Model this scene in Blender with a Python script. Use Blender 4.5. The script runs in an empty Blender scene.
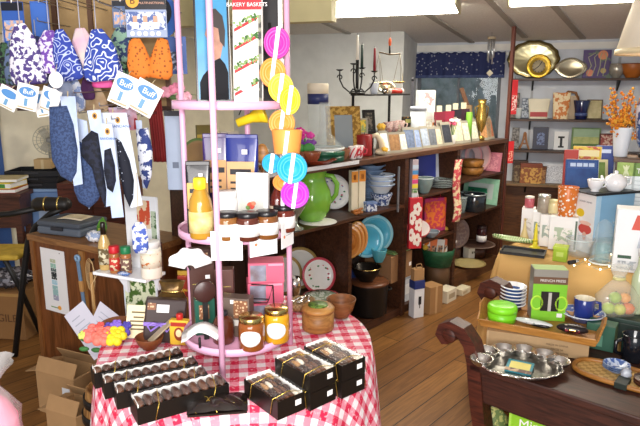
import bpy, bmesh, math, random
from mathutils import Matrix, Vector
random.seed(7)
S = bpy.context.scene
C = S.collection
# ---------------------------------------------------------------- camera, world, lights, exposure
F_PX = 590.0; CAM_Z = 1.65; PITCH = math.atan(125 / F_PX)
cam_d = bpy.data.cameras.new('camera'); cam = bpy.data.objects.new('camera', cam_d); C.objects.link(cam)
cam_d.sensor_width = 36; cam_d.lens = F_PX / 640 * 36; cam_d.clip_start = .05; cam_d.clip_end = 100
cam.location = (0, 0, CAM_Z); cam.rotation_euler = (math.pi / 2 - PITCH, 0, 0)
S.camera = cam
S.view_settings.view_transform = 'Standard'; S.view_settings.look = 'None'; S.view_settings.gamma = 1
S.view_settings.use_curve_mapping = False; S.view_settings.exposure = 0.32
W = bpy.data.worlds.new('daylight'); S.world = W; W.use_nodes = True
W.node_tree.nodes['Background'].inputs[0].default_value = (.80, .88, 1.0, 1)
W.node_tree.nodes['Background'].inputs[1].default_value = .38
def area(name, loc, target, sx, sy, energy, col):
    l = bpy.data.lights.new(name, 'AREA'); l.shape = 'RECTANGLE'; l.size = sx; l.size_y = sy; l.energy = energy; l.color = col
    o = bpy.data.objects.new(name, l); C.objects.link(o); o.location = loc
    o.rotation_euler = (Vector(target) - Vector(loc)).to_track_quat('-Z', 'Y').to_euler(); return o
area('added_front_fill_light', (-.5, -1.0, 1.5), (-.2, 2.2, 1.65), 1.8, 1.5, 84, (1, .96, .93))  # soft fill added behind the camera; no window is known there
area('camera_flash_light', (.06, -.03, 1.76), (-.1, 3, 1.05), .07, .05, 21, (1, .97, .95))

# ---------------------------------------------------------------- geometry of the view: rays, frames, surfaces
def ray(x, y):
    u = (x - 320) / F_PX; v = (213 - y) / F_PX
    return (u, math.cos(PITCH) + v * math.sin(PITCH), -math.sin(PITCH) + v * math.cos(PITCH))
def at_depth(x, y, Y):
    d = ray(x, y); t = Y / d[1]; return Vector((d[0] * t, Y, CAM_Z + d[2] * t))
def at_height(x, y, z):
    d = ray(x, y); t = (z - CAM_Z) / d[2]; return Vector((d[0] * t, d[1] * t, z))
def dist(p): return p[1] * math.cos(PITCH) - (p[2] - CAM_Z) * math.sin(PITCH)
def metres(n, p): return n * dist(p) / F_PX
class Frame:
    def __init__(s, ox, oy, deg): s.o = (ox, oy); s.a = math.radians(deg); s.c = math.cos(s.a); s.s = math.sin(s.a)
    def w(s, x, y, z): return Vector((s.o[0] + s.c * x - s.s * y, s.o[1] + s.s * x + s.c * y, z))
    def col(s, px, y, z):                       # the point at depth y behind the front plane, height z, seen in column px
        lo, hi = -6.0, 6.0
        def f(x): p = s.w(x, y, z); return (320 + F_PX * p.x / dist(p) - px) if dist(p) > .2 else -999
        for _ in range(60):
            mid = (lo + hi) / 2
            if f(mid) < 0: lo = mid
            else: hi = mid
        return s.w(lo, y, z)
    def lx(s, p): return s.c * (p.x - s.o[0]) + s.s * (p.y - s.o[1])
SH = Frame(.67, 4.19, 48.6)       # the long pottery shelf
CB = Frame(-1.6, 3.16, -30)       # the sales counter
BW = Frame(2.5, 6.2, -18)         # the back wall
TT = Frame(.96, 3.07, -46)        # the table under the tan cloth
BN = Frame(.61, 2.24, -41)        # the dark bench

# ---------------------------------------------------------------- materials
_m = {}
def rgb(h):
    h = h.lstrip('#'); c = [int(h[i:i + 2], 16) / 255 for i in (0, 2, 4)]
    return tuple(x / 12.92 if x <= .04045 else ((x + .055) / 1.055) ** 2.4 for x in c) + (1,)
def mat(h, rough=.5, metal=0, kind='plain', h2=None, scale=20, th=.5, trans=0, ior=1.45, alpha=1, bump=0, coat=0, stretch=None, coords='Object', emit=0, var=.06):
    key = (h, rough, metal, kind, h2, scale, th, trans, alpha, bump, coat, str(stretch), coords, emit)
    if key in _m: return _m[key]
    m = bpy.data.materials.new(kind + '_' + h.strip('#')); m.use_nodes = True; nt = m.node_tree; N = nt.nodes; Lk = nt.links
    b = N['Principled BSDF']; b.inputs['Base Color'].default_value = rgb(h); b.inputs['Roughness'].default_value = rough
    b.inputs['Metallic'].default_value = metal; b.inputs['Transmission Weight'].default_value = trans; b.inputs['IOR'].default_value = ior
    b.inputs['Alpha'].default_value = alpha; b.inputs['Coat Weight'].default_value = coat
    if emit: b.inputs['Emission Color'].default_value = rgb(h); b.inputs['Emission Strength'].default_value = emit
    tc = N.new('ShaderNodeTexCoord'); mp = N.new('ShaderNodeMapping'); Lk.new(tc.outputs[coords], mp.inputs[0])
    if stretch: mp.inputs['Scale'].default_value = stretch
    def noise(sc, det=3):
        n = N.new('ShaderNodeTexNoise'); n.inputs['Scale'].default_value = sc; n.inputs['Detail'].default_value = det
        Lk.new(mp.outputs[0], n.inputs[0]); return n
    def mix(fac, a, bb):
        x = N.new('ShaderNodeMix'); x.data_type = 'RGBA'
        if isinstance(fac, float): x.inputs[0].default_value = fac
        else: Lk.new(fac, x.inputs[0])
        for i, c in ((6, a), (7, bb)):
            if isinstance(c, tuple): x.inputs[i].default_value = c
            else: Lk.new(c, x.inputs[i])
        return x.outputs[2]
    def ramp(src, lo, hi):
        r = N.new('ShaderNodeMapRange'); r.inputs[1].default_value = lo; r.inputs[2].default_value = hi; Lk.new(src, r.inputs[0]); return r.outputs[0]
    a = rgb(h); c2 = rgb(h2) if h2 else tuple(x * .7 for x in a[:3]) + (1,)
    out = None
    if kind == 'plain' and not trans and var:
        n = noise(scale * .4); out = mix(ramp(n.outputs[0], .3, .7), tuple(min(1, x * (1 + var)) for x in a[:3]) + (1,), tuple(x * (1 - var) for x in a[:3]) + (1,))
    elif kind == 'blotch':
        n = noise(scale, 4); out = mix(ramp(n.outputs[0], th - .02, th + .02), a, c2)
    elif kind == 'soft':
        n = noise(scale, 4); out = mix(ramp(n.outputs[0], th - .2, th + .2), a, c2)
    elif kind == 'dots':
        n = N.new('ShaderNodeTexVoronoi'); n.inputs['Scale'].default_value = scale; Lk.new(mp.outputs[0], n.inputs[0])
        out = mix(ramp(n.outputs[0], th - .03, th + .03), c2, a)
    elif kind == 'curls':
        n = noise(scale, 1); x = N.new('ShaderNodeMath'); x.operation = 'PINGPONG'; x.inputs[1].default_value = .06; Lk.new(n.outputs[0], x.inputs[0])
        out = mix(ramp(x.outputs[0], .012, .02), c2, a)
    elif kind == 'stripe':
        n = N.new('ShaderNodeTexWave'); n.inputs['Scale'].default_value = scale; n.inputs['Distortion'].default_value = 0; Lk.new(mp.outputs[0], n.inputs[0])
        out = mix(ramp(n.outputs[1], th - .08, th + .08), a, c2)
    elif kind == 'wood':
        mp.inputs['Scale'].default_value = stretch or (1.5, 14, 14)
        n = noise(scale * .2, 6); n.inputs['Distortion'].default_value = 1.2; out = mix(ramp(n.outputs[0], .36, .66), a, c2)
    elif kind == 'weave':
        n = N.new('ShaderNodeTexChecker'); n.inputs['Scale'].default_value = scale; Lk.new(mp.outputs[0], n.inputs[0]); out = mix(n.outputs[1], a, c2)
    elif kind == 'gingham':
        sx = N.new('ShaderNodeSeparateXYZ'); Lk.new(mp.outputs[0], sx.inputs[0]); hs = []
        for i in (0, 1):
            f = N.new('ShaderNodeMath'); f.operation = 'FRACT'; mu = N.new('ShaderNodeMath'); mu.operation = 'MULTIPLY'; mu.inputs[1].default_value = scale
            Lk.new(sx.outputs[i], mu.inputs[0]); Lk.new(mu.outputs[0], f.inputs[0])
            g = N.new('ShaderNodeMath'); g.operation = 'GREATER_THAN'; g.inputs[1].default_value = .5; Lk.new(f.outputs[0], g.inputs[0]); hs.append(g.outputs[0])
        ad = N.new('ShaderNodeMath'); ad.operation = 'ADD'; Lk.new(hs[0], ad.inputs[0]); Lk.new(hs[1], ad.inputs[1])
        one = ramp(ad.outputs[0], 0, 1); two = ramp(ad.outputs[0], 1, 2)
        out = mix(two, mix(one, rgb('#f6eef0'), rgb('#ea8ea0')), a)
        n = noise(90, 1); out = mix(ramp(n.outputs[0], .55, .75), out, rgb('#f0c0c8'))
    elif kind == 'planks':
        mp.inputs['Rotation'].default_value = (0, 0, math.radians(-48.6))
        br = N.new('ShaderNodeTexBrick'); br.inputs['Scale'].default_value = 1; br.inputs['Brick Width'].default_value = 3.1; br.inputs['Row Height'].default_value = .135
        br.inputs['Mortar Size'].default_value = .003; br.inputs['Color1'].default_value = a; br.inputs['Color2'].default_value = c2; br.inputs['Mortar'].default_value = rgb('#2c1c10')
        Lk.new(mp.outputs[0], br.inputs[0])
        mp2 = N.new('ShaderNodeMapping'); mp2.inputs['Scale'].default_value = (1.2, 16, 1); Lk.new(mp.outputs[0], mp2.inputs[0])
        n = N.new('ShaderNodeTexNoise'); n.inputs['Scale'].default_value = 3; n.inputs['Detail'].default_value = 6; n.inputs['Distortion'].default_value = 1.5; Lk.new(mp2.outputs[0], n.inputs[0])
        dk = N.new('ShaderNodeMix'); dk.data_type = 'RGBA'; dk.blend_type = 'MULTIPLY'; dk.inputs[0].default_value = .6
        Lk.new(br.outputs[0], dk.inputs[6]); Lk.new(mix(ramp(n.outputs[0], .35, .65), (1, 1, 1, 1), (.42, .36, .3, 1)), dk.inputs[7]); out = dk.outputs[2]
    if out is not None: Lk.new(out, b.inputs['Base Color'])
    if bump:
        n = noise(bump, 2); bp = N.new('ShaderNodeBump'); bp.inputs['Strength'].default_value = .5; bp.inputs['Distance'].default_value = .01
        Lk.new(n.outputs[0], bp.inputs['Height']); Lk.new(bp.outputs[0], b.inputs['Normal'])
    if trans >= 1 or alpha < 1: m.use_backface_culling = False
    _m[key] = m; return m
def glass(h='#eef6f4', rough=.04): return mat(h, rough, 0, 'plain', trans=1.0, ior=1.25, var=0)
def film(h='#f4f4ff', alpha=.22): return mat(h, .12, 0, 'plain', alpha=alpha, var=0)
SILVER = mat('#e8e6e2', .2, 1, var=0); BRASS = mat('#d8bd72', .22, 1, var=0); BLACK = mat('#121113', .35); IRON = mat('#141312', .5)
WHITE = mat('#f2f0ee', .45); PAPER = mat('#eeece6', .7); KRAFT = mat('#a9845a', .8, scale=30); CREAM = mat('#e9dfc0', .6)
DARKWOOD = mat('#50301e', .42, 0, 'wood', '#301a10', 20); MIDWOOD = mat('#8a5a30', .45, 0, 'wood', '#5f3a1c', 20); PALEWOOD = mat('#c58f4c', .42, 0, 'wood', '#a06a30', 20)
PINK = mat('#e8b2d0', .35, var=0); INK = mat('#2a2a30', .6)

# ---------------------------------------------------------------- mesh builder
class MB:
    def __init__(s): s.b = bmesh.new(); s.M = Matrix.Identity(4); s.mi = 0; s.sm = True
    def _add(s, vs, fs, sm=None):
        V = [s.b.verts.new(s.M @ Vector(v)) for v in vs]
        for f in fs:
            try:
                q = s.b.faces.new([V[i] for i in f]); q.material_index = s.mi; q.smooth = s.sm if sm is None else sm
            except ValueError: pass
        return s
    def box(s, x0, x1, y0, y1, z0, z1, bev=0, taper=0):
        if bev <= 0:
            t = taper
            return s._add([(x0, y0, z0), (x1, y0, z0), (x1, y1, z0), (x0, y1, z0), (x0 + t, y0 + t, z1), (x1 - t, y0 + t, z1), (x1 - t, y1 - t, z1), (x0 + t, y1 - t, z1)],
                          [(3, 2, 1, 0), (4, 5, 6, 7), (0, 1, 5, 4), (1, 2, 6, 5), (2, 3, 7, 6), (3, 0, 4, 7)], False)
        t = bmesh.new(); bmesh.ops.create_cube(t, size=1)
        bmesh.ops.scale(t, vec=(x1 - x0, y1 - y0, z1 - z0), verts=t.verts); bmesh.ops.translate(t, vec=((x0 + x1) / 2, (y0 + y1) / 2, (z0 + z1) / 2), verts=t.verts)
        if taper:
            for v in t.verts:
                if v.co.z > (z0 + z1) / 2: v.co.x += -taper if v.co.x > (x0 + x1) / 2 else taper; v.co.y += -taper if v.co.y > (y0 + y1) / 2 else taper
        bev = min(bev, .45 * min(x1 - x0, y1 - y0, z1 - z0))
        bmesh.ops.bevel(t, geom=list(t.edges), offset=bev, segments=2, affect='EDGES', profile=.5)
        t.verts.index_update()
        s._add([v.co.copy() for v in t.verts], [[v.index for v in f.verts] for f in t.faces], False); t.free(); return s
    def lathe(s, prof, n=28, c=(0, 0), sx=1, sy=1, wob=None):
        vs, fs, rings = [], [], []
        for r, z in prof:
            if r < 1e-6: rings.append([len(vs)]); vs.append((c[0], c[1], z)); continue
            rings.append(list(range(len(vs), len(vs) + n)))
            for k in range(n):
                a = 2 * math.pi * k / n; q = r * (1 + (wob(a, r, z) if wob else 0)); vs.append((c[0] + q * math.cos(a) * sx, c[1] + q * math.sin(a) * sy, z))
        for A, B in zip(rings, rings[1:]):
            for k in range(n):
                k2 = (k + 1) % n
                if len(A) == 1 and len(B) == 1: continue
                if len(A) == 1: fs.append((A[0], B[k2], B[k]))
                elif len(B) == 1: fs.append((A[k], A[k2], B[0]))
                else: fs.append((A[k], A[k2], B[k2], B[k]))
        return s._add(vs, fs)
    def cyl(s, r, z0, z1, n=24, c=(0, 0), bev=.002, r2=None, sx=1, sy=1):
        r2 = r if r2 is None else r2; bv = min(bev, abs(z1 - z0) * .3, r * .3)
        return s.lathe([(0, z0), (r - bv, z0), (r, z0 + bv), (r2, z1 - bv), (r2 - bv, z1), (0, z1)], n, c, sx, sy)
    def tube(s, pts, r, n=8, closed=False):
        P = [Vector(p) for p in pts]; m = len(P); vs, fs = [], []
        rr = r if isinstance(r, (list, tuple)) else [r] * m; prev = None
        for i in range(m):
            if closed: t = P[(i + 1) % m] - P[i - 1]
            else: t = P[min(i + 1, m - 1)] - P[max(i - 1, 0)]
            t.normalize()
            if prev is None:
                up = Vector((0, 0, 1)) if abs(t.z) < .9 else Vector((1, 0, 0)); nx = t.cross(up).normalized()
            else:
                nx = prev - t * prev.dot(t); nx.normalize()
            prev = nx; ny = t.cross(nx)
            for k in range(n):
                a = 2 * math.pi * k / n; vs.append(tuple(P[i] + (nx * math.cos(a) + ny * math.sin(a)) * rr[i]))
        for i in range(m if closed else m - 1):
            for k in range(n):
                a, b2 = i * n + k, i * n + (k + 1) % n; c2, d = ((i + 1) % m) * n + (k + 1) % n, ((i + 1) % m) * n + k; fs.append((a, b2, c2, d))
        if not closed: fs.append(tuple(range(n))[::-1]); fs.append(tuple((m - 1) * n + k for k in range(n)))
        return s._add(vs, fs)
    def prism(s, out, y0, y1):                   # an outline in x, z pushed from y0 to y1
        n = len(out); vs = [(x, y0, z) for x, z in out] + [(x, y1, z) for x, z in out]
        ar = sum(out[i][0] * out[(i + 1) % n][1] - out[(i + 1) % n][0] * out[i][1] for i in range(n))
        ix = range(n) if ar > 0 else range(n - 1, -1, -1); ix = list(ix)
        fs = [tuple(ix), tuple(n + i for i in ix[::-1])]
        for a, b2 in zip(ix, ix[1:] + ix[:1]): fs.append((b2, a, n + a, n + b2))
        return s._add(vs, fs, False)
    def ball(s, c, rx, ry=None, rz=None, n=14, m=9, wob=None):
        ry = ry or rx; rz = rz or rx; vs, fs = [], []
        for i in range(m + 1):
            th = math.pi * i / m
            for k in range(n):
                a = 2 * math.pi * k / n; q = 1 + (wob(a, th) if wob else 0)
                vs.append((c[0] + rx * q * math.sin(th) * math.cos(a), c[1] + ry * q * math.sin(th) * math.sin(a), c[2] - rz * q * math.cos(th)))
        for i in range(m):
            for k in range(n): fs.append((i * n + k, i * n + (k + 1) % n, (i + 1) * n + (k + 1) % n, (i + 1) * n + k))
        s._add(vs, fs); return s
    def sheet(s, fn, nu, nv, t=.0):              # a surface fn(u, v); t gives it a second skin offset along its normal
        g = [[Vector(fn(i / nu, j / nv)) for j in range(nv + 1)] for i in range(nu + 1)]
        vs = [tuple(g[i][j]) for i in range(nu + 1) for j in range(nv + 1)]; w = nv + 1
        fs = [(i * w + j, (i + 1) * w + j, (i + 1) * w + j + 1, i * w + j + 1) for i in range(nu) for j in range(nv)]
        if t:
            o = len(vs)
            for i in range(nu + 1):
                for j in range(nv + 1):
                    a = g[min(i + 1, nu)][j] - g[max(i - 1, 0)][j]; b2 = g[i][min(j + 1, nv)] - g[i][max(j - 1, 0)]; nn = a.cross(b2)
                    nn = nn.normalized() if nn.length > 1e-9 else Vector((0, 0, 1)); vs.append(tuple(g[i][j] - nn * t))
            fs += [tuple(o + q for q in f[::-1]) for f in fs]
            rim = [i * w for i in range(nu + 1)] + [nu * w + j for j in range(1, w)] + [i * w + nv for i in range(nu - 1, -1, -1)] + [j for j in range(nv - 1, 0, -1)]
            for a, b2 in zip(rim, rim[1:] + rim[:1]): fs.append((b2, a, o + a, o + b2))
        return s._add(vs, fs)
    def at(s, M=None): s.M = M or Matrix.Identity(4); return s
    def build(s, name, mats, parent=None, loc=(0, 0, 0), rz=0, rot=None):
        me = bpy.data.meshes.new(name); bmesh.ops.remove_doubles(s.b, verts=s.b.verts, dist=1e-6); s.b.to_mesh(me); s.b.free()
        for x in (mats if isinstance(mats, (list, tuple)) else [mats]): me.materials.append(x)
        o = bpy.data.objects.new(name, me); C.objects.link(o); o.location = loc; o.rotation_euler = rot if rot else (0, 0, rz)
        if parent: o.parent = parent
        return o
def T3(x, y, z): return Matrix.Translation((x, y, z))
def RX(a): return Matrix.Rotation(math.radians(a), 4, 'X')
def RY(a): return Matrix.Rotation(math.radians(a), 4, 'Y')
def RZ(a): return Matrix.Rotation(math.radians(a), 4, 'Z')
def tag(o, label, cat, group=None, kind=None):
    if label: o['label'] = label
    if cat: o['category'] = cat
    if group: o['group'] = group
    if kind: o['kind'] = kind
    return o
def thing(name, label, cat, loc=(0, 0, 0), rz=0, group=None):
    o = bpy.data.objects.new(name, None); o.empty_display_size = .05; C.objects.link(o); o.location = loc; o.rotation_euler = (0, 0, rz)
    return tag(o, label, cat, group)
def struct(name, mb, m, loc=(0, 0, 0), rz=0):
    o = mb.build(name, m, None, loc, rz); o['kind'] = 'structure'; return o
def copy_tree(o, parent=None):
    c = o.copy(); C.objects.link(c)
    if parent: c.parent = parent
    for ch in list(o.children): copy_tree(ch, c)
    return c
def text(s, size, m, parent, loc, rot=(math.pi / 2, 0, 0), name='lettering', ext=.0006, align='CENTER'):
    cu = bpy.data.curves.new(name, 'FONT'); cu.body = s; cu.size = size; cu.extrude = ext; cu.align_x = align; cu.align_y = 'CENTER'
    t = bpy.data.objects.new(name, cu); C.objects.link(t); bpy.context.view_layer.update()
    me = bpy.data.meshes.new_from_object(t.evaluated_get(bpy.context.evaluated_depsgraph_get())); bpy.data.objects.remove(t)
    me.materials.clear(); me.materials.append(m)
    o = bpy.data.objects.new(name, me); C.objects.link(o); o.location = loc; o.rotation_euler = rot
    if parent: o.parent = parent
    return o

# ---------------------------------------------------------------- recurring kinds of thing
def panel(parent, name, m, x0, x1, z0, z1, y, t=.0012):      # a printed patch or label lying on a front face at local y
    return MB().box(x0, x1, y - t, y + .0004, z0, z1).build(name, m, parent)
def carton(name, label, cat, loc, rz, w, d, h, m, deco=(), group=None, lid=None, bev=.002, txt=()):
    r = thing(name, label, cat, loc, rz, group)
    hb = h - (lid[1] if lid else 0)
    MB().box(-w / 2, w / 2, -d / 2, d / 2, 0, hb, bev).build('box_body', m, r)
    if lid: MB().box(-w / 2 - .002, w / 2 + .002, -d / 2 - .002, d / 2 + .002, hb, h, bev).build('lid', lid[0], r)
    for nm, mm, x0, x1, z0, z1 in deco: panel(r, nm, mm, -w / 2 + w * x0, -w / 2 + w * x1, h * z0, h * z1, -d / 2)
    for s, sz, mm, fx, fz in txt: text(s, sz, mm, r, (-w / 2 + w * fx, -d / 2 - .0016, h * fz))
    return r
def disc_patch(parent, name, m, x, y, z, rx, rz_, t=.0012):
    mb = MB(); mb.prism([(x + rx * math.cos(a * math.pi / 10), z + rz_ * math.sin(a * math.pi / 10)) for a in range(20)], y - t, y + .0005); return mb.build(name, m, parent)
def lean(tilt, z=0): return T3(0, 0, z) @ RX(-tilt)
def plate(name, label, cat, loc, rz, R, m, rim=None, centre=None, tilt=14, group=None, sx=1, depth=.12, wob=None, n=40):
    r = thing(name, label, cat, loc, rz, group); D = R * depth
    M = T3(0, 0, R * .985) @ RX(-tilt) @ RX(90) @ Matrix.Diagonal((sx, 1, 1, 1))
    M = T3(0, R * math.sin(math.radians(tilt)), R * math.cos(math.radians(tilt)) + .0) @ RX(-tilt) @ RX(90) @ Matrix.Diagonal((sx, 1, 1, 1))
    mb = MB().at(M); mb.lathe([(0, -.003), (R * .55, -.003), (R * .72, D * .5), (R, D), (R, D + .004), (R * .70, D * .5 + .005), (R * .56, .002), (0, .002)], n, wob=wob); mb.build('dish', m, r)
    if rim: mb = MB().at(M); mb.lathe([(R * .86, D * .83), (R * 1.004, D + .0005), (R * 1.004, D + .0055), (R * .86, D * .775 + .006)], n, wob=wob); mb.build('rim_band', rim, r)
    if centre: mb = MB().at(M); mb.lathe([(R * .52, .0015), (R * .52, .0035), (0, .0035)], n); mb.build('centre', centre, r)
    return r
def vessel(name, label, cat, loc, R, H, prof, m, part='body', group=None, rz=0, n=28, extra=()):
    r = thing(name, label, cat, loc, rz, group)
    MB().lathe([(a * R, b * H) for a, b in prof], n).build(part, m, r)
    for nm, pf, mm in extra: MB().lathe([(a * R, b * H) for a, b in pf], n).build(nm, mm, r)
    return r
P_BOWL = [(0, 0), (.5, 0), (.52, .06), (.8, .4), (1, .97), (.98, 1), (.94, .97), (.74, .42), (.4, .14), (0, .1)]
P_CUP = [(0, 0), (.6, 0), (.7, .05), (.82, .4), (1, .97), (.98, 1), (.93, .97), (.76, .42), (.62, .12), (0, .1)]
P_JAR = [(0, 0), (.9, 0), (1, .05), (1, .72), (.95, .8), (.84, .84), (.84, .9), (0, .9)]
P_LID = [(0, .84), (.92, .84), (.94, .86), (.94, .98), (.9, 1), (0, 1)]
P_LABEL = [(1.006, .18), (1.02, .18), (1.02, .62), (1.006, .62)]
def jar(label, loc, R, H, body, lid, lab, group=None, name='preserve_jar', rz=0, oval=False):
    r = vessel(name, label, 'jar', loc, R, H, P_JAR, body, 'jar_body', group, rz, 22, [('lid', P_LID, lid)])
    if lab and not oval: MB().lathe([(a * R, b * H) for a, b in P_LABEL], 22).build('paper_label', lab, r)
    elif lab:
        def fn(u, v):
            a = math.radians(-90 + (u - .5) * 100); zc = (.42 + (v - .5) * .48 * math.sqrt(max(0, 1 - (2 * u - 1) ** 2))) * H
            return (R * 1.02 * math.cos(a), R * 1.02 * math.sin(a), zc)
        MB().sheet(fn, 14, 6, .001).build('paper_label', lab, r)
    return r
def frame_pic(name, label, cat, loc, rz, w, h, fm, pm, border=.15, tilt=10, group=None, t=.012, mount=None, part='picture'):
    r = thing(name, label, cat, loc, rz, group); b = border * min(w, h); M = lean(tilt)
    mb = MB().at(M)
    for x0, x1, z0, z1 in ((-w / 2, w / 2, 0, b), (-w / 2, w / 2, h - b, h), (-w / 2, -w / 2 + b, b, h - b), (w / 2 - b, w / 2, b, h - b)): mb.box(x0, x1, 0, t, z0, z1, .001)
    mb.build('frame', fm, r)
    MB().at(M).box(-w / 2 + b * .9, w / 2 - b * .9, t * .3, t * .9, b * .9, h - b * .9).build(part, pm, r)
    if mount: mount(r, M, w, h)
    s = math.sin(math.radians(tilt)); c = math.cos(math.radians(tilt)); hh = h * .7
    MB().box(-w * .12, w * .12, 0, .002, 0, .001).at(Matrix.Identity(4)).prism([(-.012, 0), (.012, 0), (.008, hh * c * .9), (-.008, hh * c * .9)], h * s * .75 + t + .02, h * s * .75 + t + .022).build('stand_strut', fm, r) if tilt > 3 and False else None
    return r
def book(name, label, loc, rz, w, h, d, cover, deco=(), group=None, tilt=6, cat='book', pages=True, txt=()):
    r = thing(name, label, cat, loc, rz, group); M = lean(tilt)
    MB().at(M).box(-w / 2, w / 2, 0, d, 0, h, .0015).build('cover', cover, r)
    if pages: MB().at(M).box(w / 2 - .004, w / 2 + .0015, d * .12, d * .88, h * .01, h * .985).box(-w / 2 + .004, w / 2, d * .15, d * .85, h - .004, h + .0012).build('page_edges', PAPER, r)
    for nm, mm, x0, x1, z0, z1 in deco: MB().at(M).box(-w / 2 + w * x0, -w / 2 + w * x1, -.0012, .0004, h * z0, h * z1).build(nm, mm, r)
    for s, sz, mm, fx, fz in txt:
        a = math.radians(tilt); text(s, sz, mm, r, (-w / 2 + w * fx, h * fz * math.sin(a) - .0016, h * fz * math.cos(a)), (math.pi / 2 - a, 0, 0))
    return r
def blob_cluster(mb, c, r, n, size, seed=0, flat=1.0):
    rnd = random.Random(seed)
    for _ in range(n):
        a = rnd.random() * 6.283; e = rnd.uniform(-1, 1); q = r * rnd.random() ** .4
        mb.ball((c[0] + q * math.cos(a) * math.sqrt(1 - e * e), c[1] + q * math.sin(a) * math.sqrt(1 - e * e), c[2] + q * e * flat), size * rnd.uniform(.7, 1.2), n=7, m=5)
# ================================================================ THE SETTING
PI = math.pi
a_sh = SH.a; a_cb = CB.a; a_bw = BW.a; a_tt = TT.a; a_bn = BN.a
def ceil_z(y): return 2.125 - .07 * y                     # height of the sloping ceiling at depth y of the back wall's frame
WALLM = mat('#c9c8c4', .7); CEILM = mat('#e6e4e0', .9, 0, 'soft', '#d8d5d0', 60, .5, bump=120)
struct('floor', MB().box(-5, 6, -.6, 9, -.05, 0), mat('#966938', .4, 0, 'planks', '#7c532b'))
def bwbox(name, m, x0, x1, y0, y1, z0, z1): return struct(name, MB().box(x0, x1, y0, y1, z0, z1), m, BW.w(0, 0, 0), a_bw)
mb = MB()
WX0, WX1, WZ0, WZ1 = -1.50, -.615, 1.12, 2.0
for x0, x1, z0, z1 in ((-1.62, WX0, 0, 2.2), (WX1, 3.2, 0, 2.2), (WX0, WX1, 0, WZ0), (WX0, WX1, WZ1, 2.2)): mb.box(x0, x1, 0, .12, z0, z1)
struct('wall_back', mb, mat('#c4c8d0', .7), BW.w(0, 0, 0), a_bw)
mb = MB()
for x0, x1, z0, z1 in ((WX0, WX0 + .035, WZ0, WZ1), (WX1 - .035, WX1, WZ0, WZ1), (WX0, WX1, WZ0, WZ0 + .04), (WX0, WX1, WZ1 - .04, WZ1), (-1.07, -1.045, WZ0, WZ1)): mb.box(x0, x1, .03, .07, z0, z1)
struct('window_1', mb, mat('#5b6068', .5), BW.w(0, 0, 0), a_bw)
struct('window_2', MB().box(WX0 + .035, WX1 - .035, .048, .052, WZ0 + .04, WZ1 - .04), glass('#f4f8fa', .0), BW.w(0, 0, 0), a_bw)
bwbox('trim_1', mat('#dcdad4', .6), -1.62, 3.2, -.018, 0, 2.035, 2.10)
bwbox('trim_2', mat('#6e4424', .45, 0, 'wood', '#4e2d17', 20), -.50, 2.6, -.02, 0, 0, .64)
struct('wall_left', MB().box(-3.4, 3.2, 0, .1, 0, 2.6), mat('#ece4cc', .7), Vector((-2.4, 4.8, 0)), math.radians(48.6))
mb = MB().box(-6.2, -1.514, -.81, -.69, 0, ceil_z(-.81) + .05).box(-1.634, -1.514, -.69, .12, 0, ceil_z(-.4) + .05)
struct('wall_partition', mb, mat('#c7c9c8', .7), BW.w(0, 0, 0), a_bw)
def cpt(px, py):                                         # where a ray meets the ceiling
    d = Vector(ray(px, py)); lo, hi = 0.5, 40
    for _ in range(60):
        t = (lo + hi) / 2; p = d * t; yl = -BW.s * (p.x - BW.o[0]) + BW.c * (p.y - BW.o[1])
        if CAM_Z + p.z < ceil_z(yl): lo = t
        else: hi = t
    p = d * lo; return Vector((p.x, p.y, CAM_Z + p.z))
mb = MB(); mb._add([(-6, .2, ceil_z(.2)), (3.4, .2, ceil_z(.2)), (3.4, -7.2, ceil_z(-7.2)), (-6, -7.2, ceil_z(-7.2)),
         (-6, .2, ceil_z(.2) + .1), (3.4, .2, ceil_z(.2) + .1), (3.4, -7.2, ceil_z(-7.2) + .1), (-6, -7.2, ceil_z(-7.2) + .1)],
        [(0, 1, 2, 3), (7, 6, 5, 4), (0, 4, 5, 1), (1, 5, 6, 2), (2, 6, 7, 3), (3, 7, 4, 0)], False)
struct('ceiling', mb, CEILM, BW.w(0, 0, 0), a_bw)
for i, ((x0, y0), (x1, y1)) in enumerate((((425, 12), (472, 42)), ((552, 2), (583, 38)), ((495, 5), (525, 37)), ((320, 20), (355, 36)))):
    A = cpt(x0, y0); B = cpt(x1, y1); A = A + (A - B) * .8; dr = (B - A); n = Vector((-dr.y, dr.x, 0)).normalized() * .028
    dn = Vector((0, 0, -.012)); up = Vector((0, 0, .004)); V = [A - n + dn, A + n + dn, B + n + dn, B - n + dn, A - n + up, A + n + up, B + n + up, B - n + up]
    struct('trim_%d' % (i + 3), MB()._add(V, [(0, 1, 2, 3), (7, 6, 5, 4), (0, 4, 5, 1), (1, 5, 6, 2), (2, 6, 7, 3), (3, 7, 4, 0)], False), mat('#a39f98', .8))
hp = at_depth(272, 14, 3.9); hp2 = at_depth(334, 12, 3.75)
struct('trim_7', MB().box(-2.6, .36, -.05, .05, 0, .34), mat('#d9cf9c', .6), Vector((hp2.x - .36 * BW.c, hp2.y - .36 * BW.s, 2.045)), a_bw)

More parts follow.
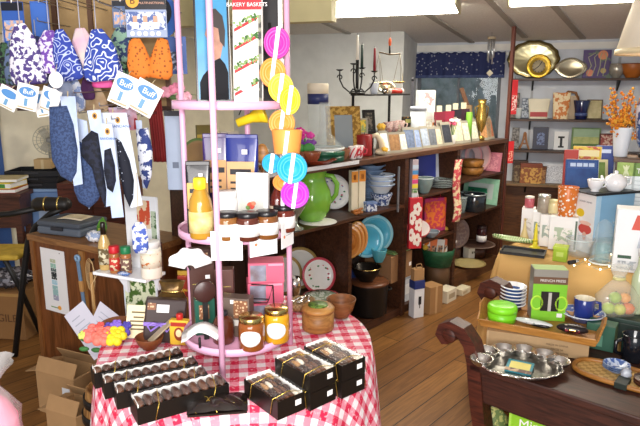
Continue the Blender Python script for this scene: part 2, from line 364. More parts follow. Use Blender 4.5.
# what stands outside the window
r = thing('hedge', 'grey green hedge seen through the window pane', 'hedge', BW.w(-1.6, 2.2, 0), a_bw)
mb = MB()
for x, w_, h_ in ((-.9, .7, 1.9), (0, .8, 2.15), (1.0, .7, 1.8)): mb.ball((x, 0, h_ / 2), w_, .3, h_ / 2, 40, 30, lambda a, t: .05 * math.sin(9 * a + 7 * t) + .05 * math.sin(17 * a - 13 * t) + .03 * math.sin(31 * a + 29 * t))
mb.build('foliage', mat('#8f9c92', .8, 0, 'soft', '#c0c9c6', 9, bump=40), r); MB().tube([(0, 0, 0), (.02, 0, 1.2)], .06).build('trunk', DARKWOOD, r)
r = thing('neighbouring_house', 'white board-sided building seen through the window beside the hedge', 'building', BW.w(.60, 2.7, 0), a_bw)
mb = MB()
for i in range(16): mb.box(-.7, .9, -.02 + .01 * (i % 2), .3, i * .16, i * .16 + .15)
mb.build('siding', mat('#f2f3f2', .6), r); MB().box(-.75, .95, -.1, .4, 2.56, 2.66).build('eave', mat('#9aa0a2', .6), r)
struct('ground_outside', MB().box(-4, 4, .125, 6, -.1, -.005), mat('#9a9c90', .9, 0, 'blotch', '#7f8a70', 6), BW.w(0, 0, 0), a_bw)

# ---------------------------------------------------------------- ceiling lamps: two fluorescent fixtures
def fixture(label, corner, w, d, energy):
    p = cpt(*corner); yl = -BW.s * (p.x - BW.o[0]) + BW.c * (p.y - BW.o[1])
    z = ceil_z(yl) - .004
    r = thing('ceiling_light', label, 'ceiling light', (p.x, p.y, z), a_bw, 'fluorescent ceiling lights')
    sl = math.atan(.07); M = RX(-math.degrees(sl)) @ T3(0, -d, 0)
    MB().at(M).box(0, w, 0, d, -.022, .03).build('housing', mat('#d8d6d0', .5), r)
    MB().at(M).box(.015, w - .015, .012, d - .012, -.075, -.022, .012, .0).build('diffuser', mat('#fff6e2', .5, emit=14.0, var=0), r)
    for x0 in (0, w - .014): MB().at(M).box(x0, x0 + .014, -.002, d + .002, -.08, -.0).build('end_cap', mat('#cfc8a8', .5), r)
    l = bpy.data.lights.new('tube_light', 'AREA'); l.shape = 'RECTANGLE'; l.size = w * .9; l.size_y = d * .8; l.energy = energy; l.color = (1, .95, .82)
    o = bpy.data.objects.new('tube_light', l); C.objects.link(o); o.parent = r; o.location = (w / 2, -d / 2, -.09)
    return r
fixture('long fluorescent ceiling light in front of the pale partition', (334, 8), .98, .36, 15)
fixture('fluorescent ceiling light near the scalloped silver platter and lampshade', (508, -4), .98, .36, 16)
# ================================================================ LARGE FURNITURE
# ---- the long pottery shelf along the aisle
r = thing('display_shelf', 'long dark wooden shelf unit of pottery running down the aisle', 'shelf', SH.w(0, 0, 0), a_sh)
SD = .38; X0, X1 = -1.78, 1.53; ZT = 1.205
MB().box(X0, X1, -.012, SD + .02, ZT - .035, ZT, .003).build('top', mat('#62402a', .35, 0, 'wood', '#452a1a', 20), r)
mb = MB()
for i in range(26): x = X0 + (X1 - X0) * i / 26; mb.box(x, x + (X1 - X0) / 26 - .004, SD, SD + .018, .0, ZT - .035)
mb.build('back_panel', mat('#4a2d20', .6, 0, 'wood', '#38211a', 20, stretch=(14, 14, 1.5)), r)
def divider(x, z0, z1, t=.03, y0=0): MB().box(x - t / 2, x + t / 2, y0, SD, z0, z1, .002).build('divider', DARKWOOD, r)
divider(X0 + .015, 0, ZT - .035); divider(X1 - .015, 0, ZT - .035); divider(-.085, 0, ZT - .035, .045); divider(.66, 0, ZT - .035, .04); divider(-.72, 0, .81, .035)
Z1M, Z1L, Z2M, Z2L, Z3M, Z3L, ZB, ZB3 = .84, .345, .87, .515, .91, .60, .06, .12
def board(x0, x1, z, y1=SD): MB().box(x0, x1, .004, y1, z - .022, z, .002).build('shelf_board', DARKWOOD, r)
board(X0 + .03, -.107, Z1M); board(X0 + .03, -.737, Z1L); board(-.062, .64, Z2M); board(-.062, .64, Z2L); board(.68, X1 - .03, Z3M); board(.68, X1 - .03, Z3L)
MB().box(X0 + .03, -.107, .02, SD, 0, ZB).box(-.062, .64, .02, SD, 0, ZB).build('plinth', DARKWOOD, r)
MB().box(.68, X1 - .03, .01, SD, 0, ZB3).build('plinth', mat('#6a4528', .45, 0, 'wood', '#4a2d18', 20), r)
MB().box(-1.62, -.66, -.016, -.012, ZT - .02, ZT + .003).build('price_rail', mat('#d6d8da', .4), r)
MB().box(-.197, -.184, -.006, .004, .80, 1.12).build('shelf_standard', mat('#8a8c90', .4, .6), r)
# the post at its far end
for px, d in ((505.8, .0), (511.5, .02)):
    p = SH.col(px, d, 0); yl = -BW.s * (p.x - BW.o[0]) + BW.c * (p.y - BW.o[1]); p = SH.w(1.575 if px < 510 else 1.63, .02 + d, 0)
    r2 = thing('wooden_post', 'thin red-brown post at the shelf end, ' + ('nearer the window' if px < 510 else 'nearer the wall shelves'), 'post', p, a_sh)
    MB().box(-.014, .014, -.014, .014, 0, ceil_z(-.75) - .0, .002).build('upright', mat('#5f2f22', .5), r2); MB().box(-.02, .02, -.02, .02, 0, .05).build('foot', DARKWOOD, r2)

# ---- the sales counter at the left
r = thing('sales_counter', 'brown wooden counter with a poster taped on its front', 'counter', CB.w(0, 0, 0), a_cb)
CW, CD, CH = .78, .42, .865
CBM = mat('#7a4622', .4, 0, 'wood', '#58300f', 20, stretch=(10, 10, 1.2))
MB().box(0, CW, 0, CD, 0, CH - .035, .003).build('body', CBM, r)
MB().box(-.012, CW + .012, -.015, CD, CH - .035, CH, .004).build('worktop', mat('#94683c', .35, 0, 'wood', '#744a26', 20), r)
MB().box(.41, .445, -.014, .001, 0, CH - .037).build('corner_strip', mat('#a2733e', .45, 0, 'wood', '#80552a', 20, stretch=(10, 10, 1.2)), r)
MB().box(.001, .03, -.01, .001, 0, CH - .037).build('corner_strip', mat('#8c5a2c', .45, 0, 'wood', '#6a4020', 20, stretch=(10, 10, 1.2)), r)

# ---- draped cloths: rings of a closed outline, flat inside it and hanging with folds outside
def drape(name, m, edge, z, drop, flare, folds, amp, uvs, loc=(0, 0, 0), rz=0, droop=None, seed=1, rings=9):
    n = len(edge); cx = sum(p[0] for p in edge) / n; cy = sum(p[1] for p in edge) / n; bm = bmesh.new(); uv = bm.loops.layers.uv.new('UVMap'); R = []; U = []
    nr = []
    for i in range(n):
        a = edge[i - 1]; b2 = edge[(i + 1) % n]; t = Vector((b2[0] - a[0], b2[1] - a[1])); t.normalize(); nr.append(Vector((t.y, -t.x)))
    for k in range(5):
        s = (k + .001) / 4; R.append([bm.verts.new((cx + (p[0] - cx) * s, cy + (p[1] - cy) * s, z)) for p in edge]); U.append([(cx + (p[0] - cx) * s, cy + (p[1] - cy) * s) for p in edge])
    rnd = random.Random(seed); ph = [rnd.random() * 6.28 for _ in range(4)]
    for k in range(1, rings + 1):
        q = k / rings; row = []; uu = []
        for i, p in enumerate(edge):
            dd = drop * (droop(p) if droop else 1); w = (.5 + .5 * math.sin(folds * 2 * PI * i / n + ph[0])) * .7 + .3 * math.sin(folds * 2.3 * 2 * PI * i / n + ph[1])
            o = flare * (1 - (1 - q) ** 2) + amp * w * q; o = max(o, .004 + .004 * q); c = min(q * rings, 1) 
            row.append(bm.verts.new((p[0] + nr[i].x * (o + .006 * c), p[1] + nr[i].y * (o + .006 * c), z - dd * q - .0))); uu.append((p[0] + nr[i].x * dd * q, p[1] + nr[i].y * dd * q))
        R.append(row); U.append(uu)
    for A, B, UA, UB in zip(R, R[1:], U, U[1:]):
        for i in range(n):
            j = (i + 1) % n; f = bm.faces.new((A[i], A[j], B[j], B[i])) ; f.smooth = True
            f.normal_update()
            for lp, c in zip(f.loops, (UA[i], UA[j], UB[j], UB[i])): lp[uv].uv = c
    bmesh.ops.recalc_face_normals(bm, faces=bm.faces); me = bpy.data.meshes.new(name); bm.to_mesh(me); bm.free(); me.materials.append(m)
    o = bpy.data.objects.new(name, me); C.objects.link(o); o.location = loc; o.rotation_euler = (0, 0, rz)
    so = o.modifiers.new('thickness', 'SOLIDIFY'); so.thickness = .003; so.offset = -1
    return o
# round table with the red gingham cloth
GC = Vector((-.30, 2.03, 0)); GR = .487; ZG = .745
r = thing('round_table', 'round table hidden under the red and white gingham cloth', 'table', GC)
MB().cyl(GR - .008, ZG - .035, ZG - .005, 48).build('tabletop', MIDWOOD, r); MB().lathe([(0, 0), (.28, 0), (.28, .03), (.06, .08), (.05, .68), (.2, ZG - .036), (0, ZG - .036)]).build('pedestal', DARKWOOD, r)
edge = [(GR * math.cos(2 * PI * k / 120), GR * math.sin(2 * PI * k / 120)) for k in range(120)]
tc = drape('tablecloth', mat('#d8234c', .75, 0, 'gingham', scale=17, coords='UV'), edge, ZG, .5, .03, 11, .05, True, GC, math.radians(8))
tag(tc, 'red and white gingham tablecloth over the round table', 'tablecloth')
# tan cloth table at the right
ZTT = .80; TW, TD = 1.35, .85
r = thing('display_table', 'table hidden under the tan cloth at the right', 'table', TT.w(0, 0, 0), a_tt)
MB().box(.01, TW - .01, .012, TD - .01, ZTT - .03, ZTT - .004).build('tabletop', MIDWOOD, r)
for x in (.05, TW - .05):
    for y in (.06, TD - .05): MB().box(x - .025, x + .025, y - .025, y + .025, 0, ZTT - .03).build('leg', DARKWOOD, r)
def rrect(x0, x1, y0, y1, rad, n=14, k=16):
    P = []
    for cx, cy, a0 in ((x1 - rad, y1 - rad, 0), (x0 + rad, y1 - rad, 90), (x0 + rad, y0 + rad, 180), (x1 - rad, y0 + rad, 270)):
        for i in range(n): a = math.radians(a0 + 90 * i / (n - 1)); P.append((cx + rad * math.cos(a), cy + rad * math.sin(a)))
        nxt = {0: (x0 + rad, y1), 90: (x0, y0 + rad), 180: (x1 - rad, y0), 270: (x1, y1 - rad)}[a0]
        for i in range(1, k): t = i / k; P.append((P[-i][0] * 1, P[-i][1] * 1) if False else (P[len(P) - i][0] * (1 - t) + nxt[0] * t, P[len(P) - i][1] * (1 - t) + nxt[1] * t))
    return P
tcl = drape('tablecloth', mat('#e4b873', .8, 0, 'weave', '#dcae66', 420), rrect(0, TW, 0, TD, .03), ZTT, .66, .055, 9, .07, False, TT.w(0, 0, 0), a_tt, seed=5)
tag(tcl, 'plain tan cloth over the table at the right', 'tablecloth')

# ---- the dark bench in front of it
r = thing('wooden_bench', 'dark carved wooden bench with a scrolled arm', 'bench', BN.w(0, 0, 0), a_bn)
ZBN = .55; BM_ = mat('#44241a', .5, 0, 'wood', '#2a150f', 20)
MB().box(.0, 1.25, 0, .52, ZBN - .035, ZBN, .006).build('seat', BM_, r)
MB().box(.02, 1.23, .012, .04, ZBN - .165, ZBN - .035, .004).build('front_rail', BM_, r)
MB().box(.02, 1.23, .47, .5, ZBN - .19, ZBN - .035, .004).build('rear_rail', BM_, r)
MB().box(.02, 1.23, .05, .46, .10, .125, .003).build('lower_board', BM_, r)
for y0 in (0.0, .44):
    cen = [(x + .0, z * (.885 if y0 < .2 else .97)) for x, z in [(.075, .0), (.08, .12), (.07, .26), (.045, .40), (.03, .52), (.018, .62), (-.005, .70), (-.045, .752), (-.095, .765), (-.13, .745), (-.14, .71), (-.122, .685), (-.10, .69)]]
    wd = [.026, .027, .028, .029, .030, .029, .027, .026, .025, .023, .021, .017, .012]
    L_, R_ = [], []
    for i, (x, z) in enumerate(cen):
        a = cen[max(i - 1, 0)]; b2 = cen[min(i + 1, len(cen) - 1)]; t = Vector((b2[0] - a[0], b2[1] - a[1])).normalized(); L_.append((x - t.y * wd[i], z + t.x * wd[i])); R_.append((x + t.y * wd[i], z - t.x * wd[i]))
    mb = MB()
    for i in range(len(cen) - 1): mb.prism([L_[i], R_[i], R_[i + 1], L_[i + 1]], y0, y0 + .07)
    mb.at(T3(-.095, y0 - .004, .637 if y0 < .2 else .70) @ RX(-90)).cyl(.03, 0, .078, 16)
    o = mb.build('scroll_arm', mat('#55281a', .45, 0, 'wood', '#2e150e', 20), r); o.location.x = 0 if y0 < .2 else -.03
for y in (.03, .47): MB().box(1.17, 1.22, y - .025 + .01, y + .025, 0, ZBN - .19).build('leg', BM_, r)

# ---- the pink three-tier rack on the gingham table
RC = Vector((-.282, 1.90, ZG)); RR = .193
r = thing('tiered_rack', 'pink metal three-tier rack on the gingham table', 'rack', RC)
for k, a in enumerate((-97, 25, 155, 82)):
    x, y = RR * math.cos(math.radians(a)), RR * math.sin(math.radians(a))
    MB().tube([(x, y, .003), (x, y, 1.36)], .0096, 12).build('pole', PINK, r)
ZR1, ZR2, ZR3 = .838, 1.20, 1.602
for z in (ZR1, ZR2, ZR3):
    rr = RR - .012
    MB().lathe([(0, z - .004 - ZG), (rr, z - .004 - ZG), (rr, z - ZG), (0, z - ZG)], 40).build('tier_tray', mat('#c890aa', .4), r)
    MB().lathe([(rr - .002, z - .014 - ZG), (rr + .002, z - .014 - ZG), (rr + .002, z + .010 - ZG), (rr - .002, z + .010 - ZG), (rr - .002, z - .014 - ZG)], 40).build('tier_band', PINK, r)
# ================================================================ THE PINK RACK'S GOODS
OR = '#e88a2c'
def Z(px, py, z, up=.0015): p = at_height(px, py, z); p.z = z + up; return p
def face(p): return math.atan2(p.x, p.y) * -1               # turn the front towards the standpoint of the photo
# ---- top tier
p = at_height(213, 100.5, ZR3); p = Vector((at_depth(213, 60, 1.92).x, 1.92, ZR3 + .001)); k = metres(1, p)
bk = book('art_book', 'tall blue book with a bearded man in profile on its cover', p, math.radians(12), 34 * k, .38, .012, mat('#1a1a20', .3), (), tilt=4)
M = lean(4)
MB().at(M).box(-15 * k, 15 * k, -.0014, .0004, .012, .375).build('cover_picture', mat('#3f97c4', .35, 0, 'soft', '#2a78a8', 8), bk)
fx = lambda pts: [(min(x * 1.1 + 3, 14.6) * k, z * k) for x, z in pts]
MB().at(M).prism(fx([(-15, 3), (13, 3), (13, 30), (8, 38), (2, 46), (-4, 36), (-12, 27), (-15, 20)]), -.0026, -.0012).build('painted_coat', mat('#14151b', .8), bk)
MB().at(M).prism(fx([(-4, 40), (4, 44), (7, 58), (6, 76), (0, 84), (-6, 82), (-7, 74), (-9, 66), (-7, 62), (-7, 54), (-6, 48)]), -.0030, -.0014).build('painted_face', mat('#b98a72', .5, 0, 'soft', '#8e5d4c', 30), bk)
MB().at(M).prism(fx([(-6, 80), (-2, 74), (3, 72), (4, 60), (8, 54), (9, 70), (7, 84), (1, 91), (-5, 89)]), -.0036, -.0020).build('painted_hair', mat('#2a1e1a', .5), bk)
p = Vector((at_depth(247, 60, 1.90).x, 1.90, ZR3 + .001)); k = metres(1, p)
bk = book('cookery_book', 'white book with green garlands and red ribbons standing by a black easel', p, math.radians(-4), 29 * k, .345, .02, mat('#f2efe4', .4), (), tilt=4)
M = lean(4); GL = mat('#3d6b33', .7, 0, 'blotch', '#8cab6a', 60); RB = mat('#c02a30', .5)
MB().at(M).box(-14.5 * k, 14.5 * k, -.0012, .0004, 90 * k, .345).build('title_band', mat('#b5252c', .4), bk)
a4 = math.radians(4)
text('BAKERY BASKETS', .0165, WHITE, bk, (0, 94 * k * math.sin(a4) - .002, 94.5 * k), (PI / 2 - a4, 0, 0))
for i, z in enumerate((18, 40, 62, 80)):
    mb = MB().at(M); rnd = random.Random(i)
    for q in range(34): x = rnd.uniform(-13, 11); mb.ball((x * k, -.002, (z + x * .35 + rnd.uniform(-3, 3)) * k), 1.3 * k, .001, 1.3 * k, 6, 4)
    mb.build('garland', GL, bk)
    MB().at(M).prism([(x * k, zz * k) for x, zz in [(-13, z - 11), (10, z + 1), (10, z + 4), (-13, z - 8)]], -.0024, -.0006).build('ribbon', RB, bk)
disc_patch(bk, 'round_sticker', mat('#dfe6ea', .5), -2 * k, .0, 17 * k, 6 * k, 6 * k, .0035)
MB().at(M).box(11 * k, 14.2 * k, -.002, 0, .0, 85 * k).build('spine_strip', mat('#3a3a34', .5, 0, 'blotch', '#8a8a78', 30), bk)
p = Vector((at_depth(267, 60, 1.92).x, 1.92, ZR3 + .001)); k = metres(1, p)
r = thing('display_easel', 'black easel board with a brown edge behind the garland book', 'easel', p, math.radians(-8))
MB().at(lean(5)).box(-.034, .026, .03, .042, .0, .36, .002).build('board', mat('#1b1a1c', .5), r); MB().at(lean(5)).box(.026, .038, .028, .046, .0, .35, .002).build('edge_strip', mat('#9a6a38', .5), r)
MB().at(lean(5)).box(-.03, .03, -.0, .03, -.0, .012, .001).build('ledge', mat('#1b1a1c', .5), r); MB().tube([(0, .04, .25), (0, .09, .005)], .004).build('prop_leg', IRON, r)
# ---- string of silicone lids hanging at the right pole
r = thing('clip_strip', 'white plastic strip the bright silicone lids hang from', 'hanging strip', (-.118, 1.83, 0))
MB().box(-.006, .006, 0, .0015, 1.27, 2.1).build('strip', mat('#eef0f2', .3), r); MB().tube([(0, .001, 2.098), (0, .05, 2.115), (.012, .15, 2.11), (.022, .165, 2.10)], .003).build('hook', mat('#b8b8bc', .3, .8), r)
MB().box(-.010, .010, -.003, .0, 1.715, 1.735).build('tag', PAPER, r)
def lid(lab, px, py, rx, ry, col, y, tip=0, tl=0, cup=False):
    p = at_depth(px, py, y); k = metres(1, p); r = thing('silicone_lid', lab, 'silicone lid', p, 0, 'silicone lids strung down the rack')
    A, B = rx * k * 1.1, ry * k * 1.1; mm = mat(col, .4, var=.02)
    M = RZ(tip) @ RX(90 + tl) @ Matrix.Diagonal((1, B / A, 1, 1))
    if cup:
        mb = MB().at(RX(tl)); mb.lathe([(0, -B), (A * .80, -B), (A * .84, -B * .9), (A, B * .92), (A * .97, B), (A * .93, B * .92), (A * .78, -B * .8), (0, -B * .8)], 28); mb.build('cup', mm, r)
        yb = -A
    else:
        mb = MB().at(M); mb.lathe([(0, -.004), (A * .9, -.004), (A, 0), (A, .006), (A * .93, .010), (A * .88, .006), (A * .62, .006), (A * .58, .010), (A * .5, .006), (0, .006)], 32); mb.build('disc', mm, r)
        mb = MB().at(M); mb.lathe([(A * .66, .0058), (A * .67, .0085), (A * .71, .0085), (A * .72, .0058)], 32); mb.build('ridge', mat(col, .5, var=.02), r); yb = -.011
    MB().at(RY(tip * .6 + 8)).box(-.0058, .0058, yb - .0015, yb, -B * 1.0, B * 1.0).build('paper_strap', mat('#f4f4f2', .6), r)
lid('magenta silicone lid at the top of the hanging string', 277, 43, 12, 14, '#c8309a', 1.79, 0, 0)
lid('orange silicone lid just below the magenta one', 273, 73, 12, 13.5, '#f0923a', 1.80, 0, 4)
lid('pale yellow silicone lid between the orange one and the bright yellow one', 281, 88, 11.5, 13, '#f2d63c', 1.775, 0, -6)
lid('bright yellow silicone lid overlapping the pale yellow one', 290, 100, 9.5, 13, '#f8dc20', 1.755, 0, 4)
lid('orange silicone lid just below the two yellow ones', 282, 123, 12, 12, '#ef943c', 1.79, 0, 0)
lid('orange silicone cup strapped above the blue lid', 287, 142, 14, 11, '#f09a48', 1.79, 0, -6, True)
lid('large sky blue silicone lid facing out low on the string', 292, 168, 14, 14, '#1d9fd0', 1.745, 0, 0)
lid('small sky blue silicone lid half behind the large blue one', 272, 163, 9, 9, '#2aa0cc', 1.79, 0, 8)
lid('orange silicone lid between the blue and the purple ones', 286, 182, 12, 9, '#ee8f3c', 1.79, 0, 10)
lid('purple silicone lid at the bottom of the hanging string', 295, 194, 13, 13, '#b430c0', 1.765, 0, 0)
r = thing('funnel', 'yellow silicone funnel hanging behind the rack pole', 'funnel', at_depth(251, 118, 1.99), 0)
MB().at(RY(70) @ Matrix.Identity(4)).lathe([(.012, -.05), (.014, -.05), (.016, 0), (.034, .05), (.036, .05), (.034, .045), (.012, 0), (.012, -.05)]).build('cone', mat('#f2d224', .4), r); MB().tube([(-.04, 0, .01), (-.02, .03, .06), (0, .08, .1)], .002).build('hang_loop', IRON, r)
r = thing('wooden_spoon', 'pale wooden spoon standing behind the blue coffee bag', 'spoon', Vector((-.200, 2.03, ZR2 + .002)), 0)
MB().at(RX(-3)).tube([(0, 0, 0), (0, 0, .19)], .005).build('handle', PALEWOOD, r); MB().at(RX(-3)).ball((0, 0, .225), .022, .008, .036).build('bowl', PALEWOOD, r)
# ---- middle tier
def bag(label, px, Y, w, h, d, col, lab, rz=0, z=ZR2, band=None):
    p = Vector(((px - 320) / F_PX * (Y * math.cos(PITCH) + (CAM_Z - z - h * .5) * math.sin(PITCH)), Y, z + .001))
    r = thing('coffee_bag', label, 'bag', p, rz, 'bags of coffee on the middle tier')
    mb = MB(); n = 10
    def fn(u, v):                                        # a pillowed sack: round the body, closing to a flat fold on top
        a = 2 * PI * u; q = v; dd = d * (1 - max(0, q - .55) / .45 * .9); ww = w * (1 + .02 * math.sin(q * 9)); ex = .35
        cx = math.copysign(abs(math.cos(a)) ** ex, math.cos(a)); sy = math.copysign(abs(math.sin(a)) ** ex, math.sin(a))
        return (ww / 2 * cx, -dd / 2 * sy * (-1) * (1 + .05 * math.sin(7 * q + u * 9)) , h * q)
    mb.sheet(fn, 28, 12); mb.box(-w * .49, w * .49, -d * .45, d * .45, 0, .002); mb.build('sack', mat(col, .25, 0, coat=.3), r)
    MB().box(-w * .5, w * .5, -.006, .006, h - .012, h + .002, .002).build('folded_top', mat(col, .3, 0, coat=.3), r)
    panel(r, 'label', mat(lab, .6), -w * .43, w * .43, h * .36, h * .72, -d * .5 - .002, .002)
    for zz in (.41, .48, .58): panel(r, 'print_line', INK, -w * .33, w * (.33 if zz > .5 else .2), h * zz, h * (zz + (.06 if zz > .5 else .025)), -d * .5 - .0035, .0006)
    panel(r, 'price_sticker', WHITE, w * .05, w * .22, h * .8, h * .85, -d * .5 - .001, .001)
    return r
bag('black foil coffee bag with tan label behind the mustard bottle', 199, 1.83, .075, .225, .05, '#18151a', '#d7a860', .1)
bag('purple foil coffee bag with tan label', 217, 1.97, .085, .30, .05, '#3a2064', '#dba870', .1)
bag('blue foil coffee bag with tan label', 243, 1.93, .105, .30, .055, '#1f2c80', '#d8a878', -.1)
p = Vector((-.362, 1.755, ZR2 + .0015)); k = metres(1, p)
r = thing('mustard_bottle', 'squeeze bottle of mustard with a bright yellow cap', 'bottle', p, 0)
MB().lathe([(0, 0), (.033, 0), (.036, .006), (.036, .095), (.032, .12), (.020, .145), (.017, .152), (0, .152)]).build('bottle_body', mat('#b98a2c', .2, coat=.5), r)
MB().cyl(.0195, .150, .186, 24, bev=.004).build('cap', mat('#f4e02a', .4), r); MB().lathe([(.0363, .02), (.0373, .02), (.0373, .085), (.0363, .085)]).build('paper_label', mat('#e6d9a0', .6, 0, 'soft', '#d8b860', 30), r)
jl = [(227.5, 1.735, '#8a5a2c'), (248, 1.73, '#5a2a1c'), (267, 1.755, '#7a4a22'), (284, 1.84, '#6a2c20')]
for i, (px, Y, c) in enumerate(jl):
    p = Vector(((px - 320) / F_PX * (Y * .978 + .43 * .207), Y, ZR2 + .0015))
    jar(['short jar with black lid and white label, beside the mustard bottle', 'short dark jar with white label, second along from the mustard bottle', 'short jar with white label and pink flower, third along from the mustard bottle', 'short jar with black lid half behind the right pole of the rack'][i],
        p, .036, .084, mat(c, .15, coat=.4), mat('#1c1a1c', .3), mat('#f1eeea', .6), 'short jars on the middle tier', rz=.2)
r = vessel('ceramic_canister', 'white canister behind the short jars on the middle tier', 'canister', Vector((-.293, 1.815, ZR2 + .0015)), .036, .135, P_JAR, WHITE, 'canister_body', extra=[('lid', P_LID, mat('#e8e8e6', .3))])
panel(r, 'label', mat('#e4ddd2', .6), -.02, .02, .03, .06, -.0335, .001)
r = book('recipe_card_box', 'white box with a rose picture on the middle tier', Vector((-.217, 1.815, ZR2 + .0015)), math.radians(-10), .105, .190, .02, mat('#f3f2ec', .5), [('inner_border', mat('#e4e6da', .6), .1, .9, .06, .95), ('inner_face', mat('#f5f4ee', .6), .13, .87, .08, .93)], cat='box', pages=False, tilt=6)
for dx, dz, c in ((-.004, 0, '#d8553c'), (.006, .003, '#e07a5a'), (.002, -.007, '#c8483a'), (-.009, -.009, '#6a8a4a')): disc_patch(r, 'painted_rose', mat(c, .6), dx, .008, .09 + dz, .008, .007, .008)
r = vessel('sauce_bottle', 'dark red sauce bottle standing behind the right-hand jars', 'bottle', Vector((-.137, 1.87, ZR2 + .0015)), .026, .165, [(0, 0), (.95, 0), (1, .03), (1, .55), (.8, .68), (.45, .78), (.42, .9), (0, .9)], mat('#5a1a14', .15, coat=.5), 'bottle_body', extra=[('cap', [(0, .9), (.48, .9), (.48, 1), (0, 1)], INK), ('paper_label', [(1.01, .15), (1.03, .15), (1.03, .48), (1.01, .48)], mat('#d8c8b0', .6))])
# cards on the front of the middle tier
for i, (a, w, z0, z1) in enumerate(((-97, .094, -.056, .034), (-64, .094, -.050, .034), (-33, .080, -.044, .038))):
    x, y = (RR + .003) * math.cos(math.radians(a + 8)), (RR + .003) * math.sin(math.radians(a + 8))
    r = thing('price_card', ['white card on the middle tier edge, nearest the front pole', 'white card on the middle tier edge, the middle of the three', 'white card on the middle tier edge, beside the right pole'][i], 'card', (RC.x + x, RC.y + y, ZR2), math.radians(a + 8 + 90), 'white cards on the middle tier')
    MB().box(-w / 2, w / 2, -.0022, -.0006, z0, z1).build('card', mat('#f6f5f4', .6, var=.01), r); disc_patch(r, 'rose_mark', mat('#d8805a', .6), -w * .28, -.002, (z0 + z1) / 2 - .005, .005, .005); panel(r, 'print_line', mat('#b8b6b4', .6), -w * .12, w * .3, (z0 + z1) / 2 - .004, (z0 + z1) / 2 - .002, -.002, .0006)
    MB().box(-.008, .008, -.003, .014, z1 - .002, z1 + .0005).build('fold', mat('#f6f5f4', .6, var=.01), r)
# ---- lower tier
B1 = ZR1 + .0015; BR = mat('#4a2a22', .4); BR2 = mat('#5c3830', .4); PKB = mat('#d6607c', .5)
def onr(px, Y, z): return Vector(((px - 320) / F_PX * (Y * math.cos(PITCH) + (CAM_Z - z) * math.sin(PITCH)), Y, z))
CHP = mat('#8a5a3c', .5, 0, 'dots', '#d8b890', 90, .35)
for i in range(3):
    p = onr(264, 2.0, ZR1 + .002 + i * .073)
    carton('gift_box', ['pink gift box at the bottom of the pink stack', 'pink gift box in the middle of the pink stack', 'pink gift box on top of the pink stack'][i], 'box', p + Vector((.004 * i, 0, 0)), math.radians(14 - 4 * i), .125, .085, .072, PKB,
           [('window', mat('#9aa0b4', .2, 0, 'soft', '#6a4a4a', 20), .06, .5, .1, .9), ('edge_stripe', mat('#e89ab0', .5), .56, .96, .86, .96)], 'pink gift boxes on the lower tier')
carton('chocolate_box', 'tall brown chocolate box with a picture at its top, behind the left pole', 'box', onr(204, 1.96, B1), math.radians(14), .085, .05, .272, BR, [('picture', CHP, .25, .75, .82, .96), ('gold_line', BRASS, .1, .9, .55, .565), ('label', WHITE, .62, .8, .62, .67)])
carton('chocolate_box', 'plain brown chocolate box beside the pink gift boxes', 'box', onr(226, 1.945, B1), math.radians(4), .065, .045, .205, BR2, [('gold_line', BRASS, .15, .85, .7, .715), ('gold_line', BRASS, .15, .7, .6, .612)])
carton('mint_box', 'small dark green chocolate box leaning by the left pole', 'box', onr(205.5, 1.87, B1), math.radians(18), .066, .035, .125, mat('#1f5646', .4), [('picture', CHP, .2, .7, .45, .85)])
carton('truffle_box', 'grey brown truffle box with a photo of chocolates', 'box', onr(237, 1.86, B1), math.radians(-12), .108, .05, .135, mat('#6a5a50', .4), [('picture', CHP, .5, .95, .5, .95), ('title_band', mat('#d9d4cc', .5), .45, .98, .3, .45), ('label', WHITE, .4, .52, .86, .96)])
jar('preserve jar with amber fruit and an oval label', onr(252, 1.755, B1), .042, .108, mat('#8a4a1a', .12, coat=.5), BRASS, mat('#f3f1ec', .6), 'preserve jars on the lower tier', oval=True)
jar('preserve jar with yellow fruit and an oval label', onr(277, 1.81, B1), .041, .115, mat('#d89a1e', .12, coat=.5), BRASS, mat('#f3f1ec', .6), 'preserve jars on the lower tier', oval=True)
r = vessel('syrup_bottle', 'round brown bottle on the lower tier beside the amber jar', 'bottle', onr(224, 1.80, B1), .036, .105, [(0, 0), (.9, 0), (1, .05), (1, .6), (.75, .78), (.4, .88), (0, .88)], mat('#5a2a1a', .15, coat=.5), 'bottle_body', extra=[('cap', [(0, .88), (.42, .88), (.42, 1), (0, 1)], INK)])
r = thing('wire_easel', 'small black wire stand in front of the pink boxes', 'stand', onr(261, 1.90, B1), math.radians(-8))
MB().tube([(-.05, 0, 0), (-.042, .0, .11), (.03, .0, .11), (.045, .0, .16), (.05, 0, 0)], .0022, 6).tube([(-.03, .0, .16), (.045, 0, .16)], .002, 6).build('wire_frame', IRON, r)
MB().tube([(-.042, 0, .11), (-.036, -.03, .108), (.03, -.03, .108), (.03, 0, .11)], .002, 6).build('cradle', IRON, r)
r = thing('tasting_card', 'white scalloped paper fanned behind the left pole', 'paper', onr(190, 1.80, 1.085), math.radians(12))
def fan(u, v): a = math.radians(15 + 150 * u); q = .016 + .056 * v * (1 + .08 * math.sin(u * 24)); return (q * math.cos(a), -.004 * math.sin(u * 24) * v - .006, q * math.sin(a))
MB().sheet(fan, 30, 4, .001).build('fan', WHITE, r); MB().tube([(0, -.002, 0), (.0, .004, .0), (-.026, .15, .0)], .003, 6).build('clip', IRON, r)
r = thing('brochure', 'white curling papers at the lower tier edge beside the left pole', 'paper', onr(200, 1.735, ZR1 + .008), math.radians(10))
for i in range(3): MB().sheet(lambda u, v, i=i: (-.055 + .11 * u + .006 * i, -.03 + .05 * v - .006 * i, .035 + .004 * i + .03 * math.sin(u * PI) + .012 * v), 12, 3, .0008).build('sheet', WHITE, r)
MB().cyl(.004, 0, .036, 8, (0, .0)).build('holder', IRON, r)
